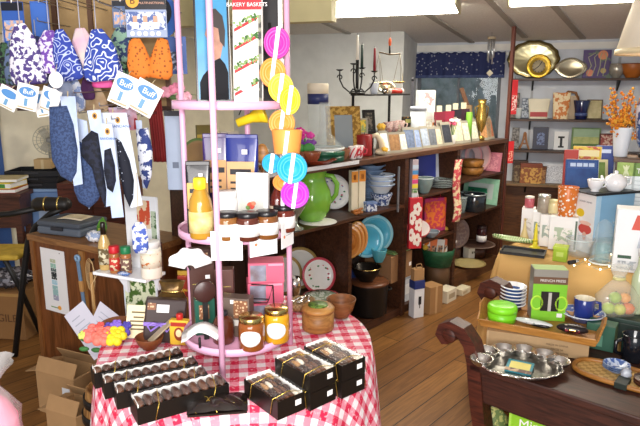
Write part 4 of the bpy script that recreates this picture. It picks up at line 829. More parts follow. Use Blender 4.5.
for px, d, cap, lab in ((115.5, -.025, '#c8202c', 'spice jar with a red cap on the white shelf'), (127, -.012, '#1f7a4a', 'spice jar with a green cap on the white shelf')):
    r = vessel('spice_jar', lab, 'jar', ons(px, d), .0225, .118, [(0, 0), (.95, 0), (1, .03), (1, .66), (.9, .74), (0, .74)], mat('#a86a3c', .2, coat=.4), 'jar_body', 'spice jars on the white shelf', extra=[('cap', [(0, .74), (.96, .74), (.98, .78), (.96, .98), (.9, 1), (0, 1)], mat(cap, .4)), ('paper_label', [(1.01, .12), (1.03, .12), (1.03, .58), (1.01, .58)], mat('#c83a30' if 'red' in lab else '#7a5a50', .6, 0, 'blotch', '#e8dcb8', 60, .56))])
r = vessel('mix_tub', 'round white tub with an orange flower label on the white shelf', 'tub', ons(152, -.012), .042, .155, [(0, 0), (.97, 0), (1, .03), (1, .78), (.94, .82), (0, .82)], mat('#f0e8d8', .4), 'tub_body', extra=[('cap', [(0, .82), (.9, .82), (.92, .98), (.86, 1), (0, 1)], mat('#f0f0ee', .4)), ('paper_label', [(1.005, .30), (1.015, .30), (1.015, .72), (1.005, .72)], mat('#eadfc8', .6, 0, 'blotch', '#c8742c', 60, .62))])
r = thing('paper_ruffle', 'blue and white crinkled paper at the shelf edge before the spice jars', 'paper', ons(124, -.043), a_s); MB().ball((0, 0, .008), .03, .012, .008, 16, 8, lambda a, t: .2 * math.sin(6 * a + 3 * t)).build('paper', mat('#c8d4ea', .7, 0, 'blotch', '#5a7ab8', 80), r)
# pictures below the shelf and behind it
def onboard(px, py, yb): f = Frame(pS.x, pS.y, -24); p = f.col(px, yb, at_depth(px, py, 2.45).z); return p
p = onboard(141, 318, .066); k = kz(p)
r = thing('picture_board', 'white framed photo of pale green fruit under the white shelf', 'picture', p, a_s)
MB().box(-20 * k, 22 * k, 0, .006, -8 * k, 41 * k).build('mount', mat('#dfe6ee', .5), r); panel(r, 'photo', mat('#4a6a2c', .4, 0, 'blotch', '#dfe6c4', 26, .5), -18 * k, 20 * k, 2 * k, 39 * k, 0); MB().box(-6 * k, 6 * k, .006, .0135, 30 * k, 36 * k).build('hanger', IRON, r)
p = onboard(144, 264, .07); k = kz(p)
r = thing('poster_board', 'white board with chili photos standing behind the white tub', 'poster', Vector((p.x, p.y, zS + .001)) + Vector((0, .0, 0)), a_s)
MB().box(-19 * k, 21 * k, -.004, .004, 0, 74 * k).build('board', mat('#dfe2e6', .5), r); panel(r, 'photo', mat('#b8492c', .4, 0, 'blotch', '#d8c0a0', 30), -4 * k, 12 * k, 42 * k, 70 * k, -.004); panel(r, 'photo', mat('#3f5a34', .4, 0, 'blotch', '#aab8a0', 40), 13 * k, 19 * k, 30 * k, 60 * k, -.004)
p = at_depth(97, 346, 2.38); r = thing('leaflet', 'pair of white printed leaflets hung point down below the white shelf', 'leaflet', at_depth(98, 356, 2.40), math.radians(-20)); k = kz(r.location)
for dx, an in ((-5, 30), (7, -38)): 
    MB().at(T3(dx * k, .002 * (dx > 0), 4 * k) @ RY(an)).box(-16 * k, 16 * k, 0, .001, 0, 54 * k).build('sheet', mat('#d8d8e6', .6, var=.02), r)
    mb = MB().at(T3(dx * k, .002 * (dx > 0), 4 * k) @ RY(an))
    for q in range(6): mb.box(-11 * k, (8 - q % 3 * 3) * k, -.0006, .0002, (14 + q * 6) * k, (15 + q * 6) * k)
    mb.build('print_line', mat('#b0b4c4', .6), r)
MB().tube([(0, -.003, 50 * k), (-.004, .0, 74 * k), (0, .05, 86 * k)], .0015, 6).build('string', mat('#c8a878', .8), r)
r = thing('wooden_stake', 'thin wooden stake standing before the white leaflets', 'stake', Vector((at_depth(96, 330, 2.48).x, 2.48, 0)), 0); MB().box(-.007, .007, -.005, .005, 0.012, zS - .02, .001).build('stake', mat('#a9804a', .6), r); MB().box(-.02, .02, -.02, .02, 0, .012).build('base', DARKWOOD, r)
def gl(px, Y): return Vector(((px - 320) / F_PX * (Y * math.cos(PITCH) + (CAM_Z - ZC) * math.sin(PITCH)), Y, ZC + .001))
# ---- barrel, bouquet and gifts beside the gingham table
bp = Vector((-.90, 2.33, 0))
r = thing('barrel', 'wooden barrel with dark hoops left of the gingham table', 'barrel', bp)
ZBL = .40; prof = [(0, 0), (.10, 0), (.118, .1), (.124, .2), (.118, .3), (.102, ZBL), (.092, ZBL), (.09, ZBL - .012), (0, ZBL - .012)]
bw_ = lambda z: .10 + .024 * math.sin(PI * min(max(z / ZBL, 0), 1))
MB().lathe(prof, 32).build('staves', mat('#b08048', .6, 0, 'wood', '#7a5228', 20, stretch=(14, 14, 1.5)), r)
for z in (.06, .14, .28, .35): MB().lathe([(bw_(z) + .001, z - .018), (bw_(z) + .006, z - .018), (bw_(z) + .006, z + .018), (bw_(z) + .001, z + .018), (bw_(z) + .001, z - .018)], 32).build('hoop', mat('#2a2624', .5, .5), r)
ZBT = ZBL - .012 + .001
fp = at_depth(106, 350, 2.34)
r = thing('flower_bouquet', 'bouquet of bright artificial flowers above the barrel', 'bouquet', gl(119, 2.06))
MB().lathe([(0, 0), (.05, 0), (.062, .05), (.058, .05), (.046, .01), (0, .01)]).build('pot', mat('#7a4a2c', .6), r)
for px, py, R_, c in ((94, 338, .036, '#ee7a70'), (104, 353, .036, '#f07868'), (104, 335, .026, '#d83a30'), (104, 345, .03, '#e86a2c'), (117, 353, .036, '#f2dc2c'), (121, 334, .03, '#6a50c0'), (109, 328, .022, '#5a4cae'), (116, 325, .02, '#8a6ad0'), (84, 347, .016, '#cfd86a'), (92, 330, .013, '#cfd86a'), (126, 326, .018, '#5048a8'), (100, 326, .016, '#d85a50')):
    P3 = at_depth(px, py, 2.0 + (py - 340) * -.0015) - r.location; P3.z = max(P3.z, .03); flower(None, tuple(P3), R_ * 1.12, 6, mat(c, .6), r); mb = MB(); mb.tube([tuple(P3 + Vector((0, .01, 0))), (P3.x * .5, P3.y * .3 + .03, P3.z * .6), (0, 0, .045)], .002, 6); mb.build('stem', mat('#3f6a34', .7), r)
mb = MB(); rnd = random.Random(5)
for i in range(16): P3 = at_depth(rnd.uniform(84, 128), rnd.uniform(328, 352), 2.05) - r.location; mb.ball(tuple(P3), .02, .008, .010, 8, 5)
mb.build('leaves', mat('#3f7a3a', .7, 0, 'soft', '#2a5a2c', 30), r)
# gifts at the left rear of the gingham table
def gl(px, Y): return Vector(((px - 320) / F_PX * (Y * math.cos(PITCH) + (CAM_Z - ZC) * math.sin(PITCH)), Y, ZC + .001))
p = gl(137, 2.03); k = kz(p); r = thing('sign_card', 'cream card with dark printed lines standing by the bouquet', 'sign', p, math.radians(12))
M = lean(10); MB().at(M @ RY(7)).box(-11.5 * k, 11.5 * k, 0, .002, 0, 33 * k).build('card', mat('#efe3b8', .6, var=.02), r)
for i, (w_, z_) in enumerate(((7, 25), (5, 20), (8, 16), (6, 12), (7, 8))): MB().at(M @ RY(7)).box(-w_ * k, w_ * k, -.0006, .0002, z_ * k, (z_ + 1.6) * k).build('print_line', mat('#6a5a3a', .6), r)
p = gl(150, 1.945); r = vessel('wooden_bowl', 'small brown wooden bowl behind the long chocolate boxes', 'bowl', p, .05, .045, P_BOWL, mat('#7a4526', .4), 'bowl')
MB().at(T3(.01, 0, .03) @ RZ(35) @ RY(-35)).box(-.012, .10, -.016, .016, 0, .006, .002).build('spreader', mat('#a8987c', .35), r)
p = gl(164, 1.985); k = kz(p) * 1.0; r = thing('gift_bag', 'dark brown gift bag tied with a purple ribbon', 'bag', p, math.radians(14))
MB().at(RX(-8) @ RY(8)).box(-21 * k, 19 * k, 0, .05, 0, 44 * k, .006, 0).build('bag', mat('#33201e', .4), r)
MB().at(RX(-8) @ RY(8)).box(-21.5 * k, 19.5 * k, -.002, .052, 17 * k, 20.5 * k).build('ribbon', mat('#8a6ac8', .3), r)
mb = MB().at(RX(-8) @ RY(8) @ T3(-6 * k, -.006, 19 * k))
for s in (-1, 1): mb.at(RX(-8) @ RY(8) @ T3(-6 * k, -.008, 19 * k) @ RY(s * 24)).tube([(0, 0, 0), (s * 5 * k, -.006, 4 * k), (s * 11 * k, -.003, 3 * k), (s * 10 * k, 0, -3 * k), (0, 0, 0)], .004, 6)
mb.build('bow', mat('#9a7cd8', .3), r); panel(r, 'label', WHITE, -10 * k, 2 * k, 31 * k, 39 * k, -.004 - .0, .001).matrix_local = RX(-8) @ RY(8); panel(r, 'picture', CHP, -19 * k, -11 * k, 33 * k, 40 * k, 0, .001).matrix_local = RX(-8) @ RY(8)
p = gl(174, 2.13); k = kz(p) * .74; r = thing('gift_sack', 'gold foil sack behind the purple-ribboned gift bag', 'bag', p, 0)
MB().lathe([(0, 0), (18 * k, 0), (21 * k, 10 * k), (20 * k, 40 * k), (13 * k, 52 * k), (17 * k, 66 * k), (0, 62 * k)], 30, sy=.4, wob=lambda a, q, z: .07 * math.sin(5 * a + z * 40) + .05 * math.sin(11 * a - z * 70)).build('sack', mat('#8a6a34', .3, .5, 'soft', '#4a3420', 20), r); MB().lathe([(13.2 * k, 50 * k), (14.2 * k, 50 * k), (14.2 * k, 53 * k), (13.2 * k, 53 * k)], 30, sy=.42).build('tie', BRASS, r)
p = gl(181, 1.98); k = kz(p); r = thing('syrup_tin', 'yellow syrup tin with a red cap beside the left rack pole', 'tin', p, math.radians(-8))
MB().box(-10 * k, 10 * k, -.014, .014, 0, 26 * k, .004).build('tin_body', mat('#e2b93a', .4), r); MB().cyl(3.4 * k, 26 * k, 32 * k, 16).build('cap', mat('#c02a24', .4), r); disc_patch(r, 'badge', mat('#8a3a20', .5), 0, -.0145, 12 * k, 5 * k, 7 * k); disc_patch(r, 'badge_face', mat('#e8cfa0', .5), 0, -.0158, 13 * k, 3 * k, 4 * k); panel(r, 'title_band', mat('#a83224', .5), -8 * k, 8 * k, 20 * k, 24 * k, -.0145)
p = gl(190, 2.235); k = kz(p); r = thing('sauce_packet', 'yellow and red patterned packet behind the left rack pole', 'packet', p, 0); MB().box(-10 * k, 10 * k, -.014, .014, 0, 44 * k, .004).build('packet', mat('#e0b83a', .5, 0, 'blotch', '#a83a2a', 36), r); MB().box(-10 * k, 10 * k, -.004, .004, 44 * k, 48 * k).build('crimp', mat('#b8922c', .5), r)
# ---- boxes on the floor
def open_box(label, px, py, w, d, h, rz, group):
    p = at_height(px, py, .001); r = thing('cardboard_box', label, 'box', p, rz, group); t = .005; mb = MB()
    mb.box(-w / 2, w / 2, -d / 2, d / 2, 0, t).box(-w / 2, w / 2, -d / 2, -d / 2 + t, t, h).box(-w / 2, w / 2, d / 2 - t, d / 2, t, h).box(-w / 2, -w / 2 + t, -d / 2 + t, d / 2 - t, t, h).box(w / 2 - t, w / 2, -d / 2 + t, d / 2 - t, t, h); mb.build('carton', KRAFT, r)
    MB().at(T3(0, -d / 2, h) @ RX(-205)).box(-w / 2, w / 2, -.002, .002, -d * .42, 0).build('flap', KRAFT, r); MB().at(T3(0, d / 2, h) @ RX(30)).box(-w / 2, w / 2, -.002, .002, 0, d * .42).build('flap', KRAFT, r)
    MB().at(T3(-w / 2, 0, h) @ RY(-105)).box(-.002, .002, -d / 2, d / 2, 0, w * .3).build('flap', KRAFT, r); MB().at(T3(w / 2, 0, h) @ RY(60)).box(-.002, .002, -d / 2, d / 2, 0, w * .3).build('flap', KRAFT, r)
    panel(r, 'shipping_label', mat('#d8dade', .6), w * .18, w * .38, h * .3, h * .75, -d / 2); panel(r, 'label_print', INK, w * .22, w * .34, h * .4, h * .5, -d / 2 - .0012, .0008)
    return r
open_box('open cardboard box with flaps up, nearer the counter', 72, 408, .26, .18, .23, math.radians(-24), 'cardboard boxes by the counter')
open_box('lower cardboard box between the open box and the barrel', 79, 452, .18, .16, .24, math.radians(-24), 'cardboard boxes by the counter')
# ---- the wrapped pink gift at the bottom left
p = Vector((-.80, 1.62, 0)); 
r = thing('side_stand', 'small dark stand under the cellophane gift at the lower left', 'stand', (at_depth(2, 426, 1.62).x - .03, 1.62, 0)); MB().cyl(.10, .56, .58, 28).build('top', DARKWOOD, r); MB().cyl(.02, .02, .56, 16).build('post', DARKWOOD, r); MB().cyl(.10, 0, .02, 28).build('base', DARKWOOD, r)
g0 = r.location.copy(); g0.z = .582
r = thing('wrapped_gift', 'pink gift wrapped in clear cellophane at the lower left edge', 'gift', g0)
MB().lathe([(0, 0), (.06, 0), (.075, .03), (.072, .09), (.045, .14), (.02, .165), (0, .17)], 24, wob=lambda a, q, z: .06 * math.sin(7 * a + z * 60)).build('tissue', mat('#ec5a94', .6, 0, 'soft', '#f48ab4', 30), r)
MB().lathe([(.066, .0), (.082, .03), (.08, .1), (.05, .16), (.025, .2), (.06, .25), (.08, .27)], 24, wob=lambda a, q, z: .09 * math.sin(6 * a + z * 30) + .05 * math.sin(11 * a)).build('cellophane', film('#ffffff', .3), r); MB().lathe([(.027, .195), (.034, .195), (.034, .21), (.027, .21)], 16).build('ribbon', mat('#ee4a9a', .4), r)
# ---- folding stool, desk, tub, fan in the far left corner
P = lambda px, py, Y: at_depth(px, py, Y)
s0 = P(15, 358, 3.45); s0.z = 0
r = thing('folding_stool', 'black tubular folding stool with a yellow seat at the left edge', 'stool', s0)
L = lambda v: tuple(v - s0)
def foot(px, py): q = at_height(px, py, .012); return L(q)
MB().tube([foot(15, 356), L(P(24, 272, 3.42)), L(P(28, 242, 3.40)), L(P(36, 226, 3.38)), L(P(50, 214, 3.36)), L(P(64, 208, 3.36))], .018, 10).build('leg', IRON, r)
MB().tube([L(P(4, 258, 3.5)), L(P(22, 292, 3.6)), foot(40, 332)], .016, 10).build('leg', IRON, r)
MB().tube([foot(-70, 362), L(P(-60, 262, 3.42)), L(P(-50, 236, 3.40)), L(P(-20, 216, 3.42)), L(P(10, 214, 3.42)), L(P(40, 208, 3.40))], .018, 10).build('leg', IRON, r)
MB().tube([L(P(-70, 258, 3.5)), L(P(-55, 292, 3.6)), foot(-44, 332)], .016, 10).build('leg', IRON, r)
a_, b_ = P(34, 204, 3.40), P(70, 204, 3.36); MB().tube([L(a_), L(a_ * .9 + b_ * .1), L((a_ + b_) / 2), L(a_ * .1 + b_ * .9), L(b_)], [.030, .040, .042, .038, .022], 16).build('back_pad', mat('#1a1614', .5), r)
for t_ in (.35, .72): c_ = a_ * (1 - t_) + b_ * t_; MB().at(T3(*L(c_)) @ RY(90)).lathe([(.0415, -.004), (.0435, -.004), (.0435, .004), (.0415, .004)], 20).build('band', BRASS, r)
sa = at_height(12, 250, .685); mb = MB().at(T3(*L(Vector((sa.x, sa.y, .65))))); mb.box(-.45, .09, -.12, .16, 0, .035, .015); mb.build('seat', mat('#c8a83c', .7, 0, 'soft', '#a88a2c', 20), r)
def onfl(px, py, Y): q = P(px, py, Y); q.z = 0; return q
dk = onfl(-2, 220, 4.1); r = thing('writing_desk', 'dark brown wooden desk with books at the left edge', 'desk', dk, math.radians(4))
DB = mat('#5a3220', .45, 0, 'wood', '#3a1f12', 20); zD = P(10, 193, 4.0).z
MB().box(-.3, .24, -.16, .06, zD - .03, zD, .003).build('top', DB, r); MB().box(-.28, .22, -.14, .05, zD - .24, zD - .03).build('drawer_box', DB, r)
for x in (-.26, .20):
    for y in (-.12, .03): MB().box(x - .02, x + .02, y - .02, y + .02, 0, zD - .24).build('leg', DB, r)
bd = dk + Vector((.07, -.02, 0))
for i, (w_, h_, c, lab) in enumerate(((.30, .03, '#b8502c', 'red brown book at the bottom of the desk pile'), (.28, .042, '#e0c62c', 'yellow book in the middle of the desk pile'), (.32, .022, '#c8b888', 'tan book on top of the desk pile'))):
    zz = zD + .0012 + (0, .0315, .075)[i]; r = thing('book', lab, 'book', (bd.x - .02, bd.y, zz), math.radians((3, -4, 6)[i]), 'books piled on the desk'); MB().box(-w_ / 2, w_ / 2, -.11, .11, 0, h_, .003).build('cover', mat(c, .5), r); MB().box(-w_ / 2 + .01, w_ / 2 + .002, -.112, .10, h_ * .16, h_ * .84).build('page_edges', PAPER, r)
    if i == 1: panel(r, 'printed_patch', mat('#4a8a3a', .5), .02, .11, .008, .034, -.1125)
lc = onfl(50, 220, 4.35); r = thing('low_cabinet', 'low dark cabinet under the blue tub', 'cabinet', lc, math.radians(0)); zL = P(50, 232, 4.2).z
MB().box(-.17, .17, -.18, .2, .04, zL, .003).build('body', DB, r); MB().box(-.155, -.005, -.192, -.18, .08, zL - .03, .003).build('door', DB, r); MB().box(.005, .155, -.192, -.18, .08, zL - .03, .003).build('door', DB, r); MB().box(-.16, .16, -.16, .19, 0, .04).build('plinth', IRON, r)
r = thing('storage_tub', 'pale blue plastic tub behind the counter', 'tub', (lc.x, lc.y, zL + .0012)); ht = P(50, 189, 4.2).z - zL
MB().box(-.15, .17, -.16, .16, 0, ht - .02, .02).build('tub_body', mat('#6f8fc0', .4), r); MB().box(-.16, .18, -.17, .17, ht - .02, ht, .006).build('rim', mat('#8aa8d0', .4), r); panel(r, 'label', mat('#a8bcd8', .4), .0, .12, ht * .3, ht * .6, -.16, .003)
for i in range(3):
    r = thing('black_tray', ['black tray directly on the blue tub', 'black tray in the middle of the tub stack', 'black tray on top of the tub stack'][i], 'tray', (lc.x - .02 - .012 * i, lc.y, zL + ht + .0015 + i * .043), math.radians((2, -3, 4)[i]), 'black trays on the blue tub')
    mb = MB(); mb.box(-.19, .19, -.14, .14, 0, .006, 0).box(-.19, .19, -.14, -.134, .006, .04).box(-.19, .19, .134, .14, .006, .04).box(-.19, -.184, -.134, .134, .006, .04).box(.184, .19, -.134, .134, .006, .04); mb.build('tray', mat('#16161a', .4), r); MB().box(-.05, .05, -.148, -.14, .018, .034, .003).build('handle', INK, r)
carton('small_carton', 'small kraft carton on the black trays', 'box', (lc.x + .0, lc.y, zL + ht + .1315), .1, .12, .09, .07, mat('#b89a6c', .7), [('tape', mat('#c8b48a', .5), .42, .58, 0, .99)])
bc = onfl(92, 220, 4.3); r = thing('tall_cabinet', 'reddish brown cabinet behind the hanging packs', 'cabinet', bc, 0); zT = P(90, 184, 4.1).z
MB().box(-.16, .34, -.18, .18, .05, zT, .004).build('body', mat('#6a3320', .45, 0, 'wood', '#4a2216', 20), r); MB().box(-.15, .085, -.192, -.18, .08, zT - .04, .003).build('door', mat('#6a3320', .45, 0, 'wood', '#4a2216', 20), r); MB().box(.095, .33, -.192, -.18, .08, zT - .04, .003).build('door', mat('#6a3320', .45, 0, 'wood', '#4a2216', 20), r); MB().box(-.15, .33, -.17, .17, 0, .05).build('plinth', IRON, r)
ff = onfl(50, 150, 4.75); zc = P(50, 140, 4.75).z; r = thing('fan', 'small grey pedestal fan standing by the pale wall', 'fan', ff, math.radians(20))
MB().cyl(.16, 0, .03, 28).build('base', mat('#9a9a98', .4), r); MB().tube([(0, 0, .03), (0, 0, zc - .03)], .014).build('pole', mat('#a8a8a4', .4), r)
mb = MB().at(T3(0, 0, zc) @ RX(90))
for q in (.03, .06, .09, .115): mb.tube([(q * math.cos(a * PI / 14), q * math.sin(a * PI / 14), .03) for a in range(28)], .0028, 6, True)
for a in range(20): mb.tube([(.02 * math.cos(a * PI / 10), .02 * math.sin(a * PI / 10), .032), (.115 * math.cos(a * PI / 10), .115 * math.sin(a * PI / 10), .03), (.118 * math.cos(a * PI / 10), .118 * math.sin(a * PI / 10), -.02)], .0018, 5)
mb.build('guard', mat('#b8b4a4', .4, .4), r)
mb = MB().at(T3(0, 0, zc) @ RX(90)); mb.cyl(.024, -.06, .026, 16)
mb.build('motor', mat('#8a8a88', .4), r)
for b in range(3): mb = MB().at(T3(0, 0, zc) @ RX(90) @ RZ(b * 120) @ RX(18)); mb.box(.015, .10, -.03, .03, .0, .003); mb.build('blade', mat('#c0bcae', .4), r)
q = onfl(-6, 150, 4.55); struct('door_1', MB().box(-.08, .06, 0, .05, 0, 2.2), mat('#3a5a94', .5), q, math.radians(48.6))
q = onfl(11, 150, 4.85); struct('trim_8', MB().box(-.02, .02, -.02, .02, 0, 2.3), mat('#bdb49c', .6), q, math.radians(48.6))
# packages under the desk
q = onfl(14, 300, 3.85); carton('cardboard_box', 'cardboard carton with black stamp, on the floor under the desk', 'box', Vector((q.x, q.y, .0012)), math.radians(-8), .34, .3, P(14, 290, 3.75).z, mat('#8a6238', .8), [('tape', mat('#a8804a', .5), .0, 1, .92, .98)], txt=[('FRAGILE', .075, mat('#5a3a20', .6), .45, .45)])
r = thing('bubble_wrap', 'crumpled clear plastic wrap on the stamped carton', 'wrap', Vector((q.x, q.y - .02, P(14, 290, 3.75).z + .003)), 0); MB().ball((0, 0, .06), .16, .12, .06, 22, 12, lambda a, t: .12 * math.sin(6 * a + 5 * t) + .08 * math.sin(13 * a - 7 * t)).build('plastic', mat('#8a8890', .2, 0, 'blotch', '#3a3a40', 30, coat=.5), r)
# ================================================================ THE LONG SHELF'S GOODS
def sh(px, d, z): return SH.col(px, d, z + .0012)
FACE = math.radians(22)
HOLLY = mat('#f1f2f0', .2, coat=.5); HRIM = mat('#c84a58', .3)
def sprigs(r, R, tilt, n, cols, ring=.72, sz=.08, seed=1):
    rnd = random.Random(seed); M = T3(0, R * math.sin(math.radians(tilt)), R * math.cos(math.radians(tilt))) @ RX(-tilt) @ RX(90); D = R * .12; byc = {}
    for i in range(n):
        a = 6.283 * i / n + rnd.uniform(-.1, .1); q = R * (ring + rnd.uniform(-.1, .1)); z = .0045 + max(0, (q / R - .56) / .44) * D
        for j in range(3): c = cols[(i + j) % len(cols)]; byc.setdefault(c, []).append((q * math.cos(a) + rnd.uniform(-1, 1) * R * sz, q * math.sin(a) + rnd.uniform(-1, 1) * R * sz, z))
    for c, L_ in byc.items():
        mb = MB().at(M)
        for x, y, z in L_: mb.ball((x, y, z), R * sz * .62, R * sz * .42, .0022, 7, 4)
        mb.build('painted_sprig', mat(c, .4), r)
# ---- first bay, middle board
p = sh(312, .16, Z1M); H = metres(50, p)
r = vessel('pitcher', 'bright green glazed pitcher on the middle shelf board', 'pitcher', p, metres(20, p), H, [(0, 0), (.55, 0), (.62, .03), (.9, .22), (1, .42), (.92, .60), (.72, .76), (.66, .86), (.74, .97), (.77, 1), (.70, .98), (.60, .86), (.6, .7), (0, .6)], mat('#76b03c', .12, coat=.7), 'body', rz=0)
k = metres(1, p); MB().tube([(13 * k, 0, 45 * k), (20 * k, 0, 44 * k), (25 * k, 0, 36 * k), (24 * k, 0, 26 * k), (18 * k, 0, 18 * k)], [2.2 * k, 2.6 * k, 2.6 * k, 2.4 * k, 2 * k], 10).build('handle', mat('#76b03c', .12, coat=.7), r)
MB().at(T3(-15 * k, 0, 46 * k) @ RY(-35)).lathe([(5 * k, -6 * k), (3.4 * k, 3 * k), (3 * k, 3 * k), (4.4 * k, -6 * k)], 14).build('spout', mat('#76b03c', .12, coat=.7), r)
p = sh(335, .26, Z1M); r = plate('plate', 'white plate painted with green leaves and flowers behind the green pitcher', 'plate', p, FACE, metres(17.5, p), HOLLY, tilt=16); sprigs(r, metres(17.5, p), 16, 12, ('#3f8a5a', '#5a62a8', '#b8506a'), .68, .12, 2)
p = sh(306, .30, Z1M); r = plate('plate', 'floral plate mostly hidden behind the green pitcher\'s left side', 'plate', p, FACE, metres(24, p), HOLLY, rim=mat('#7aa04a', .3), tilt=12); sprigs(r, metres(24, p), 12, 9, ('#3f8a5a', '#6a62a8'), .7, .09, 3)
p = sh(318, .10, Z1M); r = thing('doily', 'white paper doily under the green pitcher', 'doily', p - Vector((0, 0, .0006)), 0); MB().cyl(metres(19, p), 0, .0006, 40, bev=.0001).build('doily', PAPER, r); r.location.z = Z1M + .0003
p = sh(296, .05, Z1M); r = vessel('glass_centrepiece', 'silvery glass bowl on a foot left of the green pitcher', 'bowl', p, metres(13, p), metres(30, p), [(0, 0), (.6, 0), (.62, .05), (.15, .16), (.12, .4), (.5, .62), (1, .98), (.97, 1), (.45, .66), (0, .6)], mat('#a8b0a4', .12, .6), 'bowl')
p = sh(353, .10, Z1M)
for i, px in enumerate((353, 360.5)):
    r = carton('salad_server_box', ['narrow cream box with orange top, left of the pair by the blue bowls', 'narrow cream box with orange top, right of the pair by the blue bowls'][i], 'box', sh(px, .12 - i * .01, Z1M), FACE, metres(7, p), metres(7, p), metres(42, p), mat('#e0d6bc', .5), [('top_band', mat('#e0923a', .5), 0, 1, .72, .98), ('print', mat('#a85a24', .5), .3, .7, .78, .9)], 'salad server boxes')
p = sh(358, .045, Z1M); r = thing('wooden_rack', 'small orange wooden rack lying in front of the salad server boxes', 'rack', p, a_sh); mb = MB()
for q in range(3): mb.at(T3(0, 0, .012)).tube([(-.04 + q * .03, -.02, 0), (-.03 + q * .03, .03, .006)], .010, 8)
mb.build('slat', mat('#a8662c', .4), r); MB().at(T3(-.0, 0, .028)).tube([(-.05, .0, 0), (.06, .01, 0)], .007, 8).build('rail', mat('#a8662c', .4), r)
BLU = mat('#8fa6c4', .2, 0, 'soft', '#7a94b8', 30, coat=.4); WBL = mat('#cfd8e0', .2, coat=.4); BLD = mat('#3a5288', .3, 0, 'blotch', '#d0d8e4', 60)
def stack(name, label, cat, px, d, z, R_, n, step, H_, m, group, prof=P_BOWL, band=None, fr=None, x0=0):
    b0 = (fr or SH).col(px, d, z + .0012)
    for i in range(n):
        q = ['bottom', 'second', 'third', 'fourth', 'fifth', 'sixth', 'seventh', 'eighth']
        where = 'lowest' if i == 0 else ('topmost' if i == n - 1 else q[i] + ' from the bottom')
        p = b0 + Vector((0, 0, i * step)); r = vessel(name, label + ', ' + where + ' of its stack', cat, p, R_, H_, prof, m, 'bowl' if prof is P_BOWL else 'dish', group, rz=.0)
        if band: MB().lathe([(R_ * 1.005, H_ * .86), (R_ * 1.012, H_ * .86), (R_ * 1.012, H_ * .97), (R_ * 1.005, H_ * .97)], 28).build('rim_band', band, r)
PB = [(0, 0), (.5, 0), (.52, .05), (.9, .8), (1, .97), (.985, 1), (.94, .94), (.5, .2), (0, .2)]
p = sh(371, .22, Z1M); k = metres(1, p); stack('bowl', 'grey blue bowl in the tall stack', 'bowl', 371, .24, Z1M, 14 * k, 8, 4.4 * k, 7 * k, BLU, 'tall stack of grey blue bowls', PB, mat('#6f88ac', .3))
p = sh(381, .12, Z1M); k = metres(1, p); r = vessel('bowl', 'white bowl with blue patterned foot, carrying the pale blue bowls', 'bowl', p, 11 * k, 12 * k, [(0, 0), (.7, 0), (.72, .1), (.8, .4), (1, .9), (.98, 1), (.9, .9), (0, .5)], BLD, 'bowl')
stack('bowl', 'white bowl with pale blue rim by the box', 'bowl', 381, .12, Z1M + 12.2 * k, 13.5 * k, 3, 4.6 * k, 9.5 * k, WBL, 'white and blue bowls near the aisle', PB, mat('#8aa2cc', .3))
carton('small_tin', 'small blue and white patterned tin before the tall bowl stack', 'tin', sh(370, .05, Z1M), FACE, 11 * k, 8 * k, 9 * k, BLD, [], None, (mat('#6f88b8', .4), 2 * k))
# ---- first bay, low board
def pl(label, px, d, z, Rpx, m, tilt, rz=FACE, sx=1, **kw): p = sh(px, d, z); return plate(kw.pop('name', 'plate'), label, 'plate', p, rz, metres(Rpx, p), m, tilt=tilt, sx=sx, **kw)
r = pl('white plate with a wide tan rim, standing behind the holly plate', 300, .30, Z1L, 21, mat('#eceae2', .2, coat=.5), 10, rim=mat('#b89a5c', .25, .3))
r = pl('white plate with a tan rim standing furthest left behind the pink boxes', 284, .30, Z1L, 20, mat('#e4e2da', .2, coat=.5), 10, rim=mat('#b89a5c', .25, .3))
p = sh(320, .14, Z1L + .02); R_ = metres(18, p); r = plate('plate', 'white plate with holly and red rim standing on the low shelf', 'plate', p, FACE, R_, HOLLY, rim=HRIM, tilt=16); sprigs(r, R_, 16, 14, ('#3f7a44', '#4a8a50', '#b83a48'), .66, .12, 5); r.location.z = Z1L + .0012
p = sh(321, .05, Z1L); R_ = metres(18, p); r = vessel('platter', 'flat holly platter lying in front of the standing holly plate', 'plate', p, R_, metres(5, p), [(0, 0), (.55, 0), (.7, .3), (1, .9), (1, 1), (.68, .45), (.5, .25), (0, .25)], mat('#c8d0c4', .25, 0, 'blotch', '#8a9a84', 50), 'dish', extra=[('rim_band', [(.95, .92), (1.01, .92), (1.01, 1.04), (.95, 1.0)], HRIM)])
p = sh(295, .06, Z1L); k = metres(1, p); r = vessel('glass_goblet', 'silver goblet standing left of the holly plate', 'goblet', p, 6.5 * k, 34 * k, [(0, 0), (.7, 0), (.7, .03), (.15, .1), (.15, .3), (.8, .5), (1, .75), (.85, 1), (.8, 1), (.9, .75), (.7, .52), (0, .45)], SILVER, 'goblet')
# floor of the first bay
p = sh(304, -.10, 0); 
r = thing('woven_basket', 'oval braided basket with silver servers beside the rack', 'basket', p, a_sh); ZK = .40
p2 = gl(301, 2.33)
r.location = p2; ZK = 0
MB().at(T3(0, 0, ZK)).lathe([(0, 0), (.05, 0), (.064, .015), (.067, .034), (.06, .038), (.055, .015), (0, .008)], 36, sx=1.0, sy=.8, wob=lambda a, q, z: .03 * math.sin(18 * a + z * 90)).build('basket', mat('#a98a60', .6, 0, 'weave', '#8a6a44', 90), r)
for i in range(3): p3 = Vector((r.location.x - .04 + .035 * i, r.location.y - .01, p2.z + .012)); q = thing('serving_spoon', ['silver server lying left in the braided basket', 'silver server lying in the middle of the braided basket', 'silver server lying right in the braided basket'][i], 'spoon', p3, .5 + i * .5, 'silver servers in the basket'); MB().ball((0, 0, .02), .016, .012, .007).build('bowl', SILVER, q); MB().tube([(.012, 0, .02), (.035, .0, .032), (.058, 0, .03)], .004, 6).build('handle', SILVER, q)
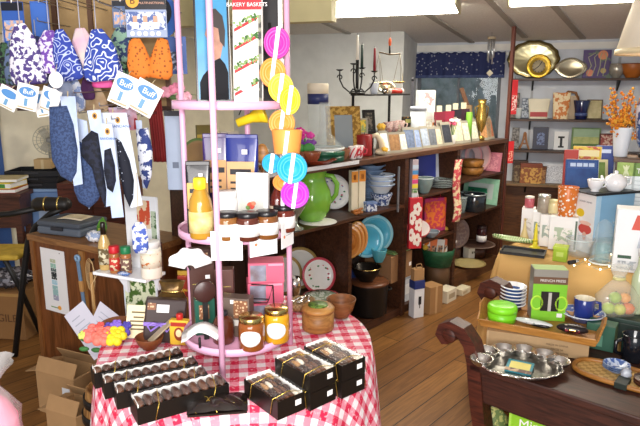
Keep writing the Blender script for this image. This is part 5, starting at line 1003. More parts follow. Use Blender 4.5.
q = gl(318, 2.12); k = metres(1, q); r = vessel('wooden_canister', 'round tan wooden canister with a green leaf lid behind the chocolate boxes', 'canister', q, 16 * k, 27 * k, [(0, 0), (.95, 0), (1, .06), (1, .7), (0, .7)], mat('#b07c40', .45, 0, 'wood', '#8a5c2c', 20), 'canister_body', extra=[('lid', [(0, .7), (1.03, .7), (1.03, .82), (.9, .9), (0, .92)], mat('#bb8848', .45, 0, 'wood', '#96662f', 20)), ('leaf_inlay', [(0, .92), (.62, .91), (.6, .95), (0, .96)], mat('#6a8a3a', .4, 0, 'blotch', '#3f5a24', 40))])
q2 = gl(341, 2.24); k = metres(1, q2); vessel('wooden_bowl', 'wide brown wooden bowl right of the leaf lidded canister', 'bowl', q2, 15 * k, 19 * k, P_BOWL, mat('#8a5630', .4, 0, 'wood', '#643c1e', 20), 'bowl')
# ---- second bay (between the broad divider and the upright): plates, basket, boxes
zq = at_depth(374, 268, SH.col(374, .12, .5).y).z
r = carton('cardboard_box', 'cardboard box standing on the white box below the blue plates', 'box', SH.col(388, .16, .262), a_sh, .27, .24, .20, mat('#8f6a48', .8), [('tape', mat('#a8845c', .6), .44, .56, .0, 1), ('label', WHITE, .86, .97, .42, .56)])
carton('cardboard_box', 'white cardboard box under the brown one by the divider', 'box', SH.col(392, .17, ZB + .0012), a_sh, .20, .24, .198, mat('#c8ccd4', .6), [('label', mat('#e8e8e8', .6), .4, .9, .3, .7), ('tape', mat('#aab0ba', .5), 0, 1, .9, .97)])
q = SH.col(369, .13, ZB + .0012); k = metres(1, q); r = vessel('stock_pot', 'black pot with a brown round lid beside the cardboard boxes', 'pot', q, .135, .26, [(0, 0), (.9, 0), (.94, .05), (1, .86), (1.02, .88), (0, .88)], mat('#1a1614', .4), 'pot_body', extra=[('lid', [(0, .88), (1.03, .88), (1.03, .92), (.9, .96), (0, 1)], mat('#6a4028', .35))])
for s in (-1, 1): MB().tube([(s * .130, -.03, .18), (s * .155, -.02, .185), (s * .155, .02, .185), (s * .130, .03, .18)], .006, 8).build('handle', IRON, r)
b_ = SH.col(380, .14, .463)
q = SH.col(366, .12, ZB + .262); r = vessel('metal_basket', 'dark metal basket with a gold rim on the brown lid', 'basket', q + Vector((0, 0, .0012)), .105, .10, P_BOWL, mat('#2a2420', .3, .6), 'bowl', extra=[('rim', [(.97, .95), (1.03, .97), (1.03, 1.03), (.97, 1.0)], BRASS)])
MB().tube([(-.08, 0, .09), (-.05, 0, .16), (.0, .0, .185), (.05, 0, .16), (.08, 0, .09)], .004, 8).build('handle', mat('#3a302a', .3, .7), r)
bx = SH.w(SH.lx(SH.col(388, .16, .262)), .16, .4635)
r = thing('green_cloth', 'folded green cloth on the brown cardboard box', 'cloth', bx + Vector((.03, .0, .0)), a_sh); mb = MB(); mb.box(-.11, .10, -.09, .09, 0, .012, .005).box(-.10, .11, -.08, .09, .012, .022, .005); mb.build('folded_cloth', mat('#5a7a4c', .8, 0, 'soft', '#7a9a5a', 30), r); MB().box(-.108, .1, -.092, -.088, .002, .01).build('hem', mat('#8aa870', .8), r)
AQ = mat('#4aa8c8', .15, coat=.6); AQ2 = mat('#8ccbe0', .15, coat=.5)
for i, (px, rp) in enumerate(((368, 17), (376, 19), (384, 20))):
    p = bx + Vector((0, 0, .024)); p = SH.col(px - 1, .12 + .03 * i, p.z); p.z = .4875
    r = plate('plate', ['smallest sky blue plate, left of the overlapping three', 'middle sky blue plate of the overlapping three', 'largest sky blue plate, right of the overlapping three'][i], 'plate', p, math.radians(16), metres(rp, p), AQ, rim=AQ2, tilt=8, group='sky blue plates in the second bay')
for i in range(3):
    p = SH.col(350 + i * 3.2, .07 + i * .015, 0); p.z = .4875 + .06
    r = plate('plate', ['orange plate furthest left of three beside the blue plates', 'orange plate between two orange plates', 'orange plate with a green centre in front of the blue plates'][i], 'plate', p, math.radians(-6), metres(16.5, p), mat('#c8803a', .2, coat=.5), rim=mat('#d89a50', .2, coat=.5), centre=mat('#3f6a5c', .25) if i == 2 else mat('#b87030', .25), tilt=6, sx=.62, group='orange plates in the second bay')
    MB().tube([(-.03, .0, .004), (0, .004, -.058), (.03, .0, .004)], .0025, 6).tube([(0, .02, .004), (0, .035, -.058)], .0025, 6).build('plate_stand', IRON, r)
p = SH.col(379, .04, .4635); k = metres(1, p); vessel('teal_bowl', 'small teal glass bowl below the sky blue plates', 'bowl', p, 8 * k, 13 * k, P_BOWL, mat('#4a98a8', .1, coat=.6), 'bowl')
carton('small_box', 'small dark blue box beside the black pot', 'box', SH.col(357, .26, ZB + .0012), a_sh, .12, .1, .30, mat('#28407a', .5), [('label', mat('#8aa0c8', .5), .2, .8, .6, .8)])
# ---- in front of the upright: gift bag, kraft bag, white box, carton
def afl(px, py): return at_height(px, py, .0012)
p = SH.col(414.5, -.055, .62); p.z = .52
r = thing('gift_bag', 'red gift bag with white flowers hanging on the shelf upright', 'bag', p, math.radians(10)); k = kz(p); mb = MB()
RF = mat('#c02836', .5); MB().box(-6.5 * k, 6.5 * k, -.02, .02, 0, 51 * k, .002).build('bag', RF, r)
for cx, cz in ((1, 40), (3.2, 24), (1.6, 9), (-4.6, 31), (-4.8, 14)):
    mb = MB()
    for a in range(5): mb.prism([(min(max((cx + 2.7 * math.cos(a * 1.257) + 2.0 * math.cos(t * .785)), -6.4), 6.4) * k, (cz + 4.2 * math.sin(a * 1.257) + 2.9 * math.sin(t * .785)) * k) for t in range(8)], -.0212 - .0001 * a, -.0195)
    mb.build('printed_flower', mat('#eee6dc', .6), r)
MB().tube([(-3 * k, 0, 51 * k), (-2 * k, .02, 58 * k), (2 * k, .02, 58 * k), (3 * k, 0, 51 * k)], .0018, 6).build('handle', PAPER, r)
p = afl(416, 316); zW = .27
carton('milk_carton', 'white box with a navy top standing on the floor by the upright', 'box', p, math.radians(24), .085, .07, metres(38, p), mat('#e2e6ec', .4), [('emblem', INK, .42, .7, .36, .58), ('emblem_stem', INK, .52, .6, .26, .36)], None, (mat('#2a3a7a', .4), .06))
hW = metres(38, p); q = p.copy(); q.z = p.z + hW + .0012
r = thing('kraft_bag', 'small kraft bag resting on the navy topped box', 'bag', q, math.radians(24)); k = kz(q); MB().box(-6 * k, 6 * k, -.025, .025, 0, 12 * k, .003).build('bag', KRAFT, r); MB().tube([(-4 * k, -.02, 12 * k), (-3 * k, -.02, 17 * k), (2 * k, -.02, 17 * k), (4 * k, -.02, 12 * k)], .003, 6).build('handle', KRAFT, r)
p = afl(430, 311); carton('cardboard_box', 'brown cardboard box on the floor right of the navy topped box', 'box', p, a_sh - .25, .13, .12, metres(28, p), mat('#9a744a', .8), [('tape', mat('#b89468', .6), .42, .58, 0, 1)])
p = SH.col(446, .02, ZB + .001); p = afl(446, 300); carton('cream_box', 'low cream box on the floor under the green basket', 'box', p, a_sh, .15, .10, .10, mat('#d8d0ba', .6), [('print', mat('#a8987c', .6), .2, .8, .3, .7)])
# ---- third bay
r = thing('fruit_basket', 'green basket with a beaded fruit handle, full of small cards', 'basket', SH.col(437, .10, ZB + .0012) + Vector((0, 0, .0)), a_sh - .5); k = kz(r.location)
r.location.z = ZB + .0012; zb_ = .16; MB().cyl(.10, 0, zb_, 24, bev=.01).build('stand_block', mat('#5a4028', .6), r)
MB().at(T3(0, 0, zb_)).lathe([(0, 0), (13 * k, 0), (15.5 * k, 12 * k), (16 * k, 17 * k), (15 * k, 17 * k), (12 * k, 2 * k), (0, 2 * k)], 28, wob=lambda a, q, z: .02 * math.sin(20 * a)).build('basket', mat('#1f5a38', .6, 0, 'weave', '#17442a', 70), r)
for i in range(13):
    a = math.radians(8 + 164 * i / 12); MB().ball((15 * k * math.cos(a), 0, zb_ + 16 * k + 22 * k * math.sin(a)), 2.9 * k, n=9, m=6).build('handle_bead', mat(('#d8b040', '#c84030', '#3f7a3c', '#d87a2c')[i % 4], .5), r)
for i, (dx, c, tl) in enumerate(((-8, '#e4e0dc', -14), (-4, '#e07a4a', -4), (0, '#d8d4d0', 6), (4, '#c86a4a', 14), (8, '#e8e4e0', 20), (-1, '#3a3a44', 0))):
    q = r.location + Vector((dx * k * math.cos(a_sh - .5), dx * k * math.sin(a_sh - .5), zb_ + 2 * k)); c_ = thing('small_card', ['white card at the left of the green basket', 'orange card second in the green basket', 'white card in the middle of the green basket', 'rust card in the green basket', 'white card at the right of the green basket', 'dark card at the back of the green basket'][i], 'card', q + Vector((0, .02 if i == 5 else -.006 * (i % 3), 0)), a_sh - .6, 'cards in the green basket')
    MB().at(RY(tl)).box(-4 * k, 4 * k, 0, .0015, 0, (24 if i != 1 else 29) * k).build('card', mat(c, .6), c_); MB().at(RY(tl)).box(-2.6 * k, 2.6 * k, -.0008, .0002, 9 * k, 18 * k).build('picture', mat('#5a4a4a', .5, 0, 'blotch', '#c89a7a', 60), c_)
p = sh(423, .12, Z2M); k = metres(1, p); r = carton('striped_box', 'narrow box of rainbow stripes at the left of the third bay', 'box', sh(413, .015, Z2M) , a_sh - .5, 6 * k, 6 * k, 36 * k, mat('#b8a8b0', .5), [('stripe', mat(c, .5), 0, 1, z, z + .1) for z, c in ((.02, '#c8d0d8'), (.14, '#5a8a4a'), (.26, '#d8c83a'), (.38, '#c8407a'), (.50, '#e08a3a'), (.62, '#4a8ac0'), (.76, '#b8c8d8'))])
r = book('book', 'blue boxed book with a pale spine in the third bay', sh(429, .20, Z2M), FACE, 26 * k, 26 * k + .085, .03, mat('#3a4498', .4), [('spine_band', mat('#c0c8d8', .4), .82, .97, 0.02, .98)], tilt=4)
r = thing('folded_box', 'pale blue patterned packet on top of the blue book', 'packet', sh(420, .222, Z2M + (26 * k + .086)), FACE); MB().box(-7 * k, 7 * k, -.008, .02, 0, 7 * k, .002).build('packet', mat('#9ab0d8', .5, 0, 'blotch', '#5a78b8', 60), r); panel(r, 'label', PAPER, -3 * k, 3 * k, 2 * k, 5 * k, -.008)
for i in range(5):
    p = sh(440, .10, Z2M) + Vector((0, 0, i * .0135)); vessel('glass_dish', 'clear glass dish, ' + ['lowest', 'second from the bottom', 'middle', 'fourth from the bottom', 'topmost'][i] + ' of the third bay stack', 'dish', p, 13 * k, .016, PB, mat('#aab8b8', .08, 0, 'plain', trans=.55, var=0), 'dish', 'stack of glass dishes', extra=[('rim', [(.96, .9), (1.02, .93), (1.02, 1.02), (.96, 1.0)], mat('#d0dcdc', .1))])
vessel('glass_bowl', 'cut glass bowl left of the stacked glass dishes', 'bowl', sh(424, .06, Z2M), 9 * k, 15 * k, P_BOWL, mat('#9ab0b0', .08, 0, 'plain', trans=.5, var=0), 'bowl', extra=[('rim', [(.96, .95), (1.02, .97), (1.02, 1.02), (.96, 1.0)], mat('#d0dcdc', .1))])
p = sh(429, .12, Z2L); k = metres(1, p); r = carton('gift_bag', 'orange and red patterned bag on the lower board of the third bay', 'bag', sh(432, .14, Z2L), FACE, 25 * k, .08, 34 * k, mat('#c8502c', .6, 0, 'blotch', '#b0306a', 22), [('printed_panel', mat('#d8702c', .6, 0, 'blotch', '#c03a4a', 34), .05, .95, .1, .9)])
MB().tube([(-6 * k, -.03, 34 * k), (-5 * k, -.03, 42 * k), (5 * k, -.03, 42 * k), (6 * k, -.03, 34 * k)], .003, 6).build('handle', mat('#b8303a', .5), r)
r = vessel('bowl', 'red and white bowl leaning at the left of the orange bag', 'bowl', sh(418, .05, Z2L + .075), 11 * k, 9 * k, P_BOWL, mat('#b83a44', .3), 'bowl', extra=[('inner_glaze', [(0, .2), (.5, .3), (.9, .99), (.93, 1.0)], mat('#e8dcd8', .3))]); r.rotation_euler = (.6, -.2, .2); r.location.z = Z2L + .05
MB().at(T3(0, -.02, -.03)).cyl(.012, -.02, .02, 12).build('stand', IRON, r)
vessel('bowl', 'small grey glass bowl under the orange bag', 'bowl', sh(431, .03, Z2L), 8 * k, 6 * k, P_BOWL, mat('#8a98a4', .1, .3), 'bowl', extra=[('rim', [(.96, .95), (1.02, .97), (1.02, 1.02), (.96, 1.0)], mat('#c0ccd4', .1))])
# ---- fourth bay
p = SH.col(458, -.03, 1.0); k = kz(p); r = thing('fabric_roll', 'long flowered fabric runner hanging down the third upright', 'fabric', Vector((p.x, p.y, .60)), a_sh - .5)
MB().sheet(lambda u, v: ((-4.5 + 9 * u + 1.6 * math.sin(v * 7)) * k, -.012 * math.sin(u * PI) - .006 * math.sin(v * 11), v * .50), 8, 26, .004).build('cloth', mat('#b8404a', .7, 0, 'blotch', '#d8c8a0', 34), r); MB().tube([(-3 * k, 0, .495), (0, .01, .53), (3 * k, 0, .495)], .002, 6).build('hanging_cord', IRON, r)
p = sh(472, .24, Z3M); k = metres(1, p)
for i, (px, d) in enumerate(((470, .30), (477, .26))): r = plate('plate', ['pale pink plate standing at the back left of the fourth bay', 'pale pink plate with grey centre before the other pink plate'][i], 'plate', SH.w((1.24, 1.33)[i], (.21, .17)[i], Z3M + .0012), FACE, 15.5 * k, mat('#c8a8a8', .3), rim=mat('#d8a0a4', .3), centre=mat('#a8a4ac', .3), tilt=8, group='pink plates in the fourth bay')
for i in range(2): r = vessel('wooden_bowl', ['lower of two stacked round wooden bowls in the fourth bay', 'upper of two stacked round wooden bowls in the fourth bay'][i], 'bowl', sh(472, .115, Z3M) + Vector((0, 0, .066 * i)), .096, .066, [(0, 0), (.7, 0), (.9, .2), (1, .6), (1, .9), (.97, 1), (.93, .95), (.9, .6), (.5, .97 if i == 0 else .3), (0, .97 if i == 0 else .25)], mat('#a87438', .35, 0, 'wood', '#85592a', 20), 'bowl', 'wooden bowls in the fourth bay', extra=[('rim', [(.93, .95), (1.01, .92), (1.01, 1.0), (.93, .999)], mat('#8a5c2c', .4))])
r = frame_pic('serving_tray', 'pink speckled tray standing at the right of the fourth bay', 'tray', SH.w(1.44, .095, Z3M + .0012), a_sh - PI / 2, .175, .17, mat('#c87a8a', .4), mat('#d8949c', .4, 0, 'blotch', '#c0788a', 50), .10, 10, part='tray_face')
p = sh(478, .2, Z3L); k = metres(1, p)
r = frame_pic('serving_tray', 'mint green tray with a pale centre standing at the back', 'tray', SH.w(1.44, .19, Z3L + .0012), a_sh - PI / 2, .345, .235, mat('#8ac4a4', .4, 0, 'soft', '#a8d4b8', 20), mat('#c0ccc8', .4), .20, 8, part='tray_face')
for i, (px, d, w_, h_) in enumerate(((477, .17, 20, .155), (474, .145, 18, .13))): r = book('cutting_board', ['larger dark green board before the mint tray', 'smaller dark green board nearest the front'][i], SH.w((1.375, 1.335)[i], (.19, .16)[i], Z3L + .0012), a_sh - PI / 2, w_ * k, h_, .012, mat(('#1f6a4c', '#237a58')[i], .4), [('handle_hole', INK, .2, .34, .78, .86)], cat='cutting board', pages=False, tilt=8, group='green boards')
r = vessel('glass_jar', 'dark ribbed glass jar in front of the green boards', 'jar', sh(474, .06, Z3L), 10.5 * k, 16 * k, [(0, 0), (.9, 0), (1, .1), (1, .9), (.92, 1), (.86, .9), (0, .2)], mat('#20262c', .1, 0, coat=.6), 'jar_body', extra=[('rim', [(.88, .98), (1.02, .95), (1.02, 1.03), (.88, 1.03)], mat('#9aa4a8', .15, .5))])
for px, d in ((461, .10), (465, .20)): vessel('glass_tumbler', 'clear tumbler at the left of the fourth bay, ' + ('in front' if d < .15 else 'behind'), 'glass', sh(px, d, Z3L), 5 * k, 15 * k, P_CUP, mat('#b8c8c8', .06, trans=.7, var=0), 'tumbler', 'tumblers in the fourth bay', extra=[('rim', [(.96, .97), (1.02, .97), (1.02, 1.0), (.96, 1.0)], mat('#d8e2e2', .1))])
p = sh(476, .2, ZB3); k = metres(1, p)
r = plate('plate', 'patterned brown plate standing at the left of the lowest board', 'plate', SH.w(1.12, .24, ZB3), FACE, 15 * k, mat('#7a6460', .3, 0, 'blotch', '#8f7c74', 40), rim=mat('#8a746c', .3), tilt=6); r.location.z = ZB3 + .10 + .0012
MB().cyl(.05, -.10, 0, 20).build('stand', DARKWOOD, r)
carton('cracker_box', 'white box with dark printed squares on the lowest board', 'box', sh(473, .14, ZB3), a_sh - .4, .17, .08, .10, mat('#ddd8c8', .6), [('print', mat('#6a6a52', .6), x, x + .1, .5, .7) for x in (.2, .34, .48, .62, .76)])
vessel('platter', 'shallow tan platter lying at the front of the lowest board', 'plate', sh(468, .06, ZB3), 16 * k, .02, PB, mat('#b8a670', .35), 'dish', extra=[('rim_band', [(.9, .92), (1.01, .92), (1.01, 1.06), (.9, 1.0)], mat('#a08c58', .35))])
vessel('platter', 'dark brown round platter at the right of the lowest board', 'plate', SH.w(1.33, .14, ZB3 + .1), 18 * k, .022, PB, mat('#5a4238', .3), 'dish', extra=[('rim_band', [(.9, .92), (1.01, .92), (1.01, 1.06), (.9, 1.0)], mat('#8a7468', .3)), ('foot', [(0, -4.4), (.5, -4.4), (.5, 0), (0, 0)], DARKWOOD)])
carton('cream_box', 'low cream packet on the floor before the lowest board', 'box', afl(462, 293), a_sh, .14, .08, .05, mat('#d8ccae', .6), [('print', mat('#b8a888', .6), .1, .6, .3, .7)])
r = vessel('jar', 'dark red jar with a white label at the far end of the lowest board', 'jar', SH.w(1.39, .12, ZB3 + .1235), .045, .16, P_JAR, mat('#3a1c20', .2, coat=.4), 'jar_body', extra=[('lid', P_LID, mat('#2a1a1a', .4)), ('paper_label', [(1.01, .1), (1.03, .1), (1.03, .45), (1.01, .45)], WHITE)])
# price tickets on the upright beyond the fourth bay
p = SH.w(1.515, -.0, 0); 
for i, (zc_, h_, c, c2) in enumerate(((1.42, .30, '#c02a30', '#d8d0c8'), (.98, .20, '#c8262c', '#e8b8a0'))):
    r = thing('hanging_banner', ['narrow red and white banner high on the shelf end post', 'narrow red banner with flowers lower on the shelf end post'][i], 'banner', SH.w(1.57, -.03, zc_), FACE); MB().box(-.03, .03, 0, .004, 0, h_).build('banner', mat(c, .6), r); panel(r, 'printed_panel', mat(c2, .6, 0, 'blotch', c, 60), -.024, .024, h_ * .1, h_ * .55, 0); MB().tube([(0, .002, h_), (.0, .01, h_ + .03)], .002, 6).build('hang_loop', IRON, r)
# ================================================================ ON TOP OF THE LONG SHELF
def shp(px, py, d):                                     # the point seen at px, py on the plane d behind the shelf's front
    z = 1.3
    for _ in range(6): p = SH.col(px, d, z); z = at_depth(px, py, p.y).z
    return SH.col(px, d, z)
def top(px, d): return sh(px, d, ZT)
# ---- behind the rack
p = top(200, .30); k = kz(p); r = plate('plate', 'tan wooden plate with a green edge standing on the shelf top behind the rack', 'plate', p, FACE, 17 * k, mat('#a8865a', .4), rim=mat('#6a8a4a', .4), tilt=14)
for i, (px, d, R_, H_, c, lab) in enumerate(((218, .22, 9, 20, '#b8924c', 'amber jar with pale lid on the shelf top behind the rack'), (246, .2, 9, 22, '#8a7a5a', 'olive jar with pale lid on the shelf top behind the wooden spoon'), (262, .2, 8, 18, '#a8783c', 'honey coloured jar with pale lid on the shelf top behind the hanging lids'))):
    p = top(px, d); k = kz(p); jar(lab, p, R_ * k, H_ * k, mat(c, .2, coat=.4), mat('#d8d0bc', .4), mat('#e8e2d4', .6))
p = top(230, .33); k = kz(p); carton('tea_carton', 'white and brown carton on the shelf top behind the rack pole', 'box', p, FACE, 18 * k, 8 * k, 36 * k, mat('#d8d0c0', .5), [('print_band', mat('#7a5a40', .5), 0, 1, .55, .75), ('picture', mat('#b88a5a', .5, 0, 'blotch', '#6a4a30', 40), .1, .9, .1, .5)])
p = top(208, .36); k = kz(p); carton('tea_carton', 'olive and yellow carton on the shelf top at the far left behind the rack', 'box', p, FACE, 20 * k, 8 * k, 44 * k, mat('#8a7a3a', .5), [('print_band', mat('#d8b84a', .5), 0, 1, .6, .8)])
# ---- flowers, candle jar, glass, tins
p = top(305, .16); k = kz(p); r = thing('flower_pot', 'magenta and purple flowers in a small pot beside the candle jar', 'flowers', p); MB().lathe([(0, 0), (7 * k, 0), (9 * k, 12 * k), (8 * k, 12 * k), (0, 10 * k)]).build('pot', mat('#7a4a34', .5), r)
for i in range(9):
    rnd = random.Random(i); c = ('#d0329a', '#c8288c', '#7a3a9c')[i % 3]; flower(None, ((rnd.uniform(-7, 8)) * k, rnd.uniform(-4, 2) * k, (24 + (i % 3 == 2) * -4 + rnd.uniform(-4, 12) * (i % 3 != 2)) * k), 4.2 * k, 5, mat(c, .6), r)
mb = MB(); mb.ball((4 * k, -4 * k, 15 * k), 6 * k, 2 * k, 5 * k).ball((-4 * k, -3 * k, 15 * k), 5 * k, 2 * k, 4 * k).tube([(0, 0, 10 * k), (0, 0, 24 * k)], 1 * k, 6); mb.build('leaves', mat('#3f8a3c', .6), r)
p = top(318, .34); k = kz(p); r = vessel('candle_jar', 'tall candle jar with a navy drip band and cream top', 'candle jar', p, 10 * k, 71 * k, [(0, 0), (.9, 0), (1, .03), (1, .96), (.9, 1), (0, 1)], film('#c8d4d4', .2), 'jar_body', extra=[('navy_band', [(1.01, .72), (1.03, .72), (1.03, .87), (1.01, .87)], mat('#2c3464', .4)), ('wax_top', [(0, 1), (.98, 1), (1.04, .98), (1.04, .86), (1.01, .86)], mat('#e8dcc4', .6))])
p = top(325, .14); k = kz(p); r = thing('glass_hurricane', 'clear glass hurricane with a wide flared base on a green tin', 'glass', p + Vector((0, 0, 11 * k))); MB().lathe([(18 * k, 0), (19 * k, 3 * k), (12 * k, 9 * k), (6.5 * k, 16 * k), (5 * k, 40 * k), (6 * k, 46 * k), (5.6 * k, 46 * k), (4.5 * k, 40 * k), (6 * k, 15 * k), (11 * k, 8 * k), (17 * k, 2 * k), (18 * k, 0)], 32).build('glass_body', film('#dfe8e6', .13), r); MB().lathe([(18.2 * k, 0), (19.6 * k, 1 * k), (19.6 * k, 2.4 * k), (18.4 * k, 2.6 * k)], 32).build('base_rim', mat('#e6ecea', .1), r)
r = vessel('round_tin', 'flat dark green tin under the glass hurricane', 'tin', p, 19.5 * k, 10.2 * k, [(0, 0), (.97, 0), (1, .1), (1, .6), (0, .6)], mat('#17503a', .35), 'tin_body', extra=[('lid', [(0, .6), (1.03, .6), (1.03, .95), (1, 1), (0, 1)], mat('#1f6046', .3))])
p = top(318, .055); k = kz(p); vessel('plate_saucer', 'red brown pottery dish at the shelf edge under the small bowl', 'plate', p, 19 * k, 5 * k, PB, mat('#a0442c', .3), 'dish', extra=[('rim_band', [(.94, .92), (1.01, .92), (1.01, 1.06), (.94, 1.0)], mat('#7a2f1c', .3))])
vessel('bowl', 'small brown pottery bowl on the red brown dish', 'bowl', top(312, .07) + Vector((0, 0, 2.4 * k)), 9 * k, 10 * k, P_BOWL, mat('#8a4a30', .3), 'bowl', extra=[('rim', [(.95, .95), (1.02, .97), (1.02, 1.02), (.95, 1.0)], mat('#b87a50', .3))])
p = top(341, .08); k = kz(p); vessel('bowl', 'brown pottery cup bowl between the dish and the peppermint mugs', 'bowl', p, 9.5 * k, 11 * k, P_BOWL, mat('#8a5a40', .3), 'bowl', extra=[('rim', [(.95, .95), (1.02, .97), (1.02, 1.02), (.95, 1.0)], mat('#a87858', .3))])
for i, px in enumerate((353, 359)):
    p = top(px, .05); k = kz(p); r = vessel('candy_mug', ['small red and white striped mug, left of its twin', 'small red and white striped mug before the red candle'][i], 'mug', p, 4.6 * k, 13 * k, P_CUP, mat('#e6dcd8', .3), 'mug_body', 'peppermint mugs'); mb = MB()
    for a in range(5): mb.tube([(4.9 * k * (.72 + .28 * q / 4) * math.cos(a * 1.257 + q * .3), 4.9 * k * (.72 + .28 * q / 4) * math.sin(a * 1.257 + q * .3), (2 + 2.4 * q) * k) for q in range(5)], .7 * k, 5)
    mb.build('red_stripe', mat('#c8283a', .3), r); MB().tube([(4.6 * k, 0, 10 * k), (8 * k, 0, 9 * k), (7.4 * k, 0, 5 * k), (4 * k, 0, 4 * k)], .9 * k, 6).build('handle', mat('#c8283a', .3), r)
p = top(364, .13); k = kz(p); r = vessel('candle', 'thick dark red candle between peppermint mugs and cream swan', 'candle', p, 8 * k, 21 * k, [(0, 0), (.98, 0), (1, .03), (1, .96), (.9, 1), (.7, .95), (0, .94)], mat('#8a1a1a', .4), 'wax'); MB().tube([(0, 0, 20 * k), (.3 * k, 0, 23 * k)], .4 * k, 5).build('wick', INK, r)
p = top(377, .08); k = kz(p); r = thing('ceramic_swan', 'cream curved ceramic swan shape beside the red candle', 'ornament', p, FACE); MB().tube([(-6 * k, 0, 19 * k), (-1 * k, 0, 20 * k), (4 * k, 0, 14 * k), (6 * k, 0, 7 * k), (7 * k, 0, 3 * k)], [1.8 * k, 2.6 * k, 3 * k, 3.4 * k, 3 * k], 10).build('neck', mat('#dccfae', .35), r); MB().ball((4 * k, 0, 3.2 * k), 6 * k, 4 * k, 3.2 * k).build('body', mat('#dccfae', .35), r)
flower(None, (6 * k, -5 * k, 6 * k), 3.6 * k, 5, mat('#e0b030', .5), r, 'yellow_flower')
p = top(345, .19); k = kz(p); frame_pic('mosaic_frame', 'wide gold mosaic frame around a grey mirror on the shelf top', 'frame', p, FACE - .12, 36 * k, 50 * k, mat('#8a6628', .35, .3, 'blotch', '#c09a4c', 46), mat('#aab4b8', .12, .6, var=0), .24, 10, part='mirror')
# ---- black two-tier stand and what it carries
pl_ = shp(380, 132, .24); zA = pl_.z; zBt = shp(376, 94, .24).z; k = kz(pl_)
r = thing('tiered_stand', 'black two-tier stand carrying frames, glasses and the candelabra', 'stand', SH.w(SH.lx(SH.col(380, .24, ZT)), .24, ZT + .0012), a_sh)
w_ = .24
MB().box(-w_, w_, -.11, .11, zA - ZT - .016, zA - ZT, .003).build('lower_tier', mat('#1a1613', .45), r); MB().box(-w_, w_, -.09, .09, zBt - ZT - .012, zBt - ZT, .003).build('upper_tier', mat('#1a1613', .45), r)
for x in (-w_ + .02, w_ - .02):
    for y in (-.09, .09): MB().box(x - .007, x + .007, y - .007, y + .007, 0, zA - ZT - .016).build('leg', IRON, r)
    MB().box(x - .007, x + .007, .074, .088, zA - ZT, zBt - ZT - .012).build('upright', IRON, r)
def tierp(px, d, z): return SH.col(px, d, z + .0013)
frame_pic('framed_photo', 'small frame with a yellow bird picture on the black stand', 'frame', tierp(363, .20, zA), FACE, 11 * k, 15 * k, mat('#9a9484', .4), mat('#8a9a60', .5, 0, 'blotch', '#d8b83c', 50), .14, 8)
frame_pic('framed_photo', 'black upright frame next to the yellow bird picture', 'frame', tierp(370, .18, zA), FACE, 13 * k, 23 * k, mat('#141214', .3), mat('#2a2826', .3, 0, 'blotch', '#6a6258', 50), .22, 10)
flower(None, (0, 0, 0), .001, 3, WHITE, None) if False else None
p = tierp(381, .165, zA); r = vessel('flower_cup', 'small gold cup of yellow flowers on the black stand', 'cup', p, 4 * k, 5 * k, P_CUP, mat('#b8924a', .3), 'cup'); flower(None, (0, 0, 6.5 * k), 4.4 * k, 6, mat('#d8a82c', .5), r)
for i, px in enumerate((388, 394, 400)):
    p = tierp(px, .17 + .02 * i, zA); r = vessel('teacup', ['pale rose patterned teacup, left of three on the black stand', 'pale rose patterned teacup, middle of three on the black stand', 'pale rose patterned teacup, right of three on the black stand'][i], 'cup', p, 5 * k, 10 * k, P_CUP, mat('#d0b4ac', .15, 0, 'blotch', '#b08078', 60, coat=.5), 'cup', 'rose patterned teacups'); MB().tube([(4 * k, 0, 8 * k), (7.4 * k, 0, 7 * k), (6.6 * k, 0, 3.4 * k), (3.6 * k, 0, 3 * k)], .8 * k, 6).build('handle', mat('#c8a8a0', .2), r)
# candelabra
pc = tierp(357, .24, zBt); k = kz(pc); r = thing('candelabra', 'black scrolled iron candelabra standing on the upper tier', 'candelabra', pc, FACE)
ti = .75 * k
MB().tube([(0, 0, 0), (0, 0, 33 * k)], 1.6 * k, 10).build('post', IRON, r); mb = MB().cyl(8 * k, 0, 1.6 * k, 20)
for a in range(3): aa = a * 2.094; mb.tube([(0, 0, 3 * k), (5 * k * math.cos(aa), 5 * k * math.sin(aa), 5 * k), (9 * k * math.cos(aa), 9 * k * math.sin(aa), 1 * k)], ti, 6)
mb.build('base', IRON, r)
arms = ((-19, 22), (-4, 28), (5, 24), (19, 21))
for x, z in arms:
    s = 1 if x > 0 else -1; ax = abs(x)
    mb = MB().tube([(0, 0, 3 * k), (s * ax * .45 * k, 0, 2 * k), (s * ax * .8 * k, 0, 7 * k), (s * ax * k, 0, 14 * k), (x * k, 0, z * k)], ti, 6)
    mb.tube([(s * (ax * .98) * k + s * 3.2 * k * math.cos(t * .7) * (1 - t * .08), 0, (z - 6) * k + 3.2 * k * math.sin(t * .7) * (1 - t * .08)) for t in range(9)], ti * .8, 6); mb.build('arm', IRON, r)
    MB().at(T3(x * k, 0, z * k)).lathe([(0, 0), (2.2 * k, .4 * k), (4 * k, 1.8 * k), (3.4 * k, 1.8 * k), (0, .8 * k)], 16).build('drip_cup', IRON, r)
def candle(label, x, z, h, c):
    q = pc + Vector((x * k * math.cos(FACE), x * k * math.sin(FACE), z * k)); t = thing('taper_candle', label, 'candle', q, 0, 'taper candles in the candelabra'); MB().lathe([(0, 0), (1.5 * k, 0), (1.1 * k, h * k), (0, h * k + k)], 12).build('wax', mat(c, .4), t); MB().tube([(0, 0, h * k), (0, 0, (h + 2.4) * k)], .25 * k, 5).build('wick', INK, t)
candle('tall white taper candle in the black candelabra', 0, 33.2, 23, '#e8e2d4'); candle('dark green taper candle in the black candelabra', 5, 25.4, 22, '#2a4038'); candle('dark red taper candle in the black candelabra', 19, 22.4, 22, '#8a1c2a')
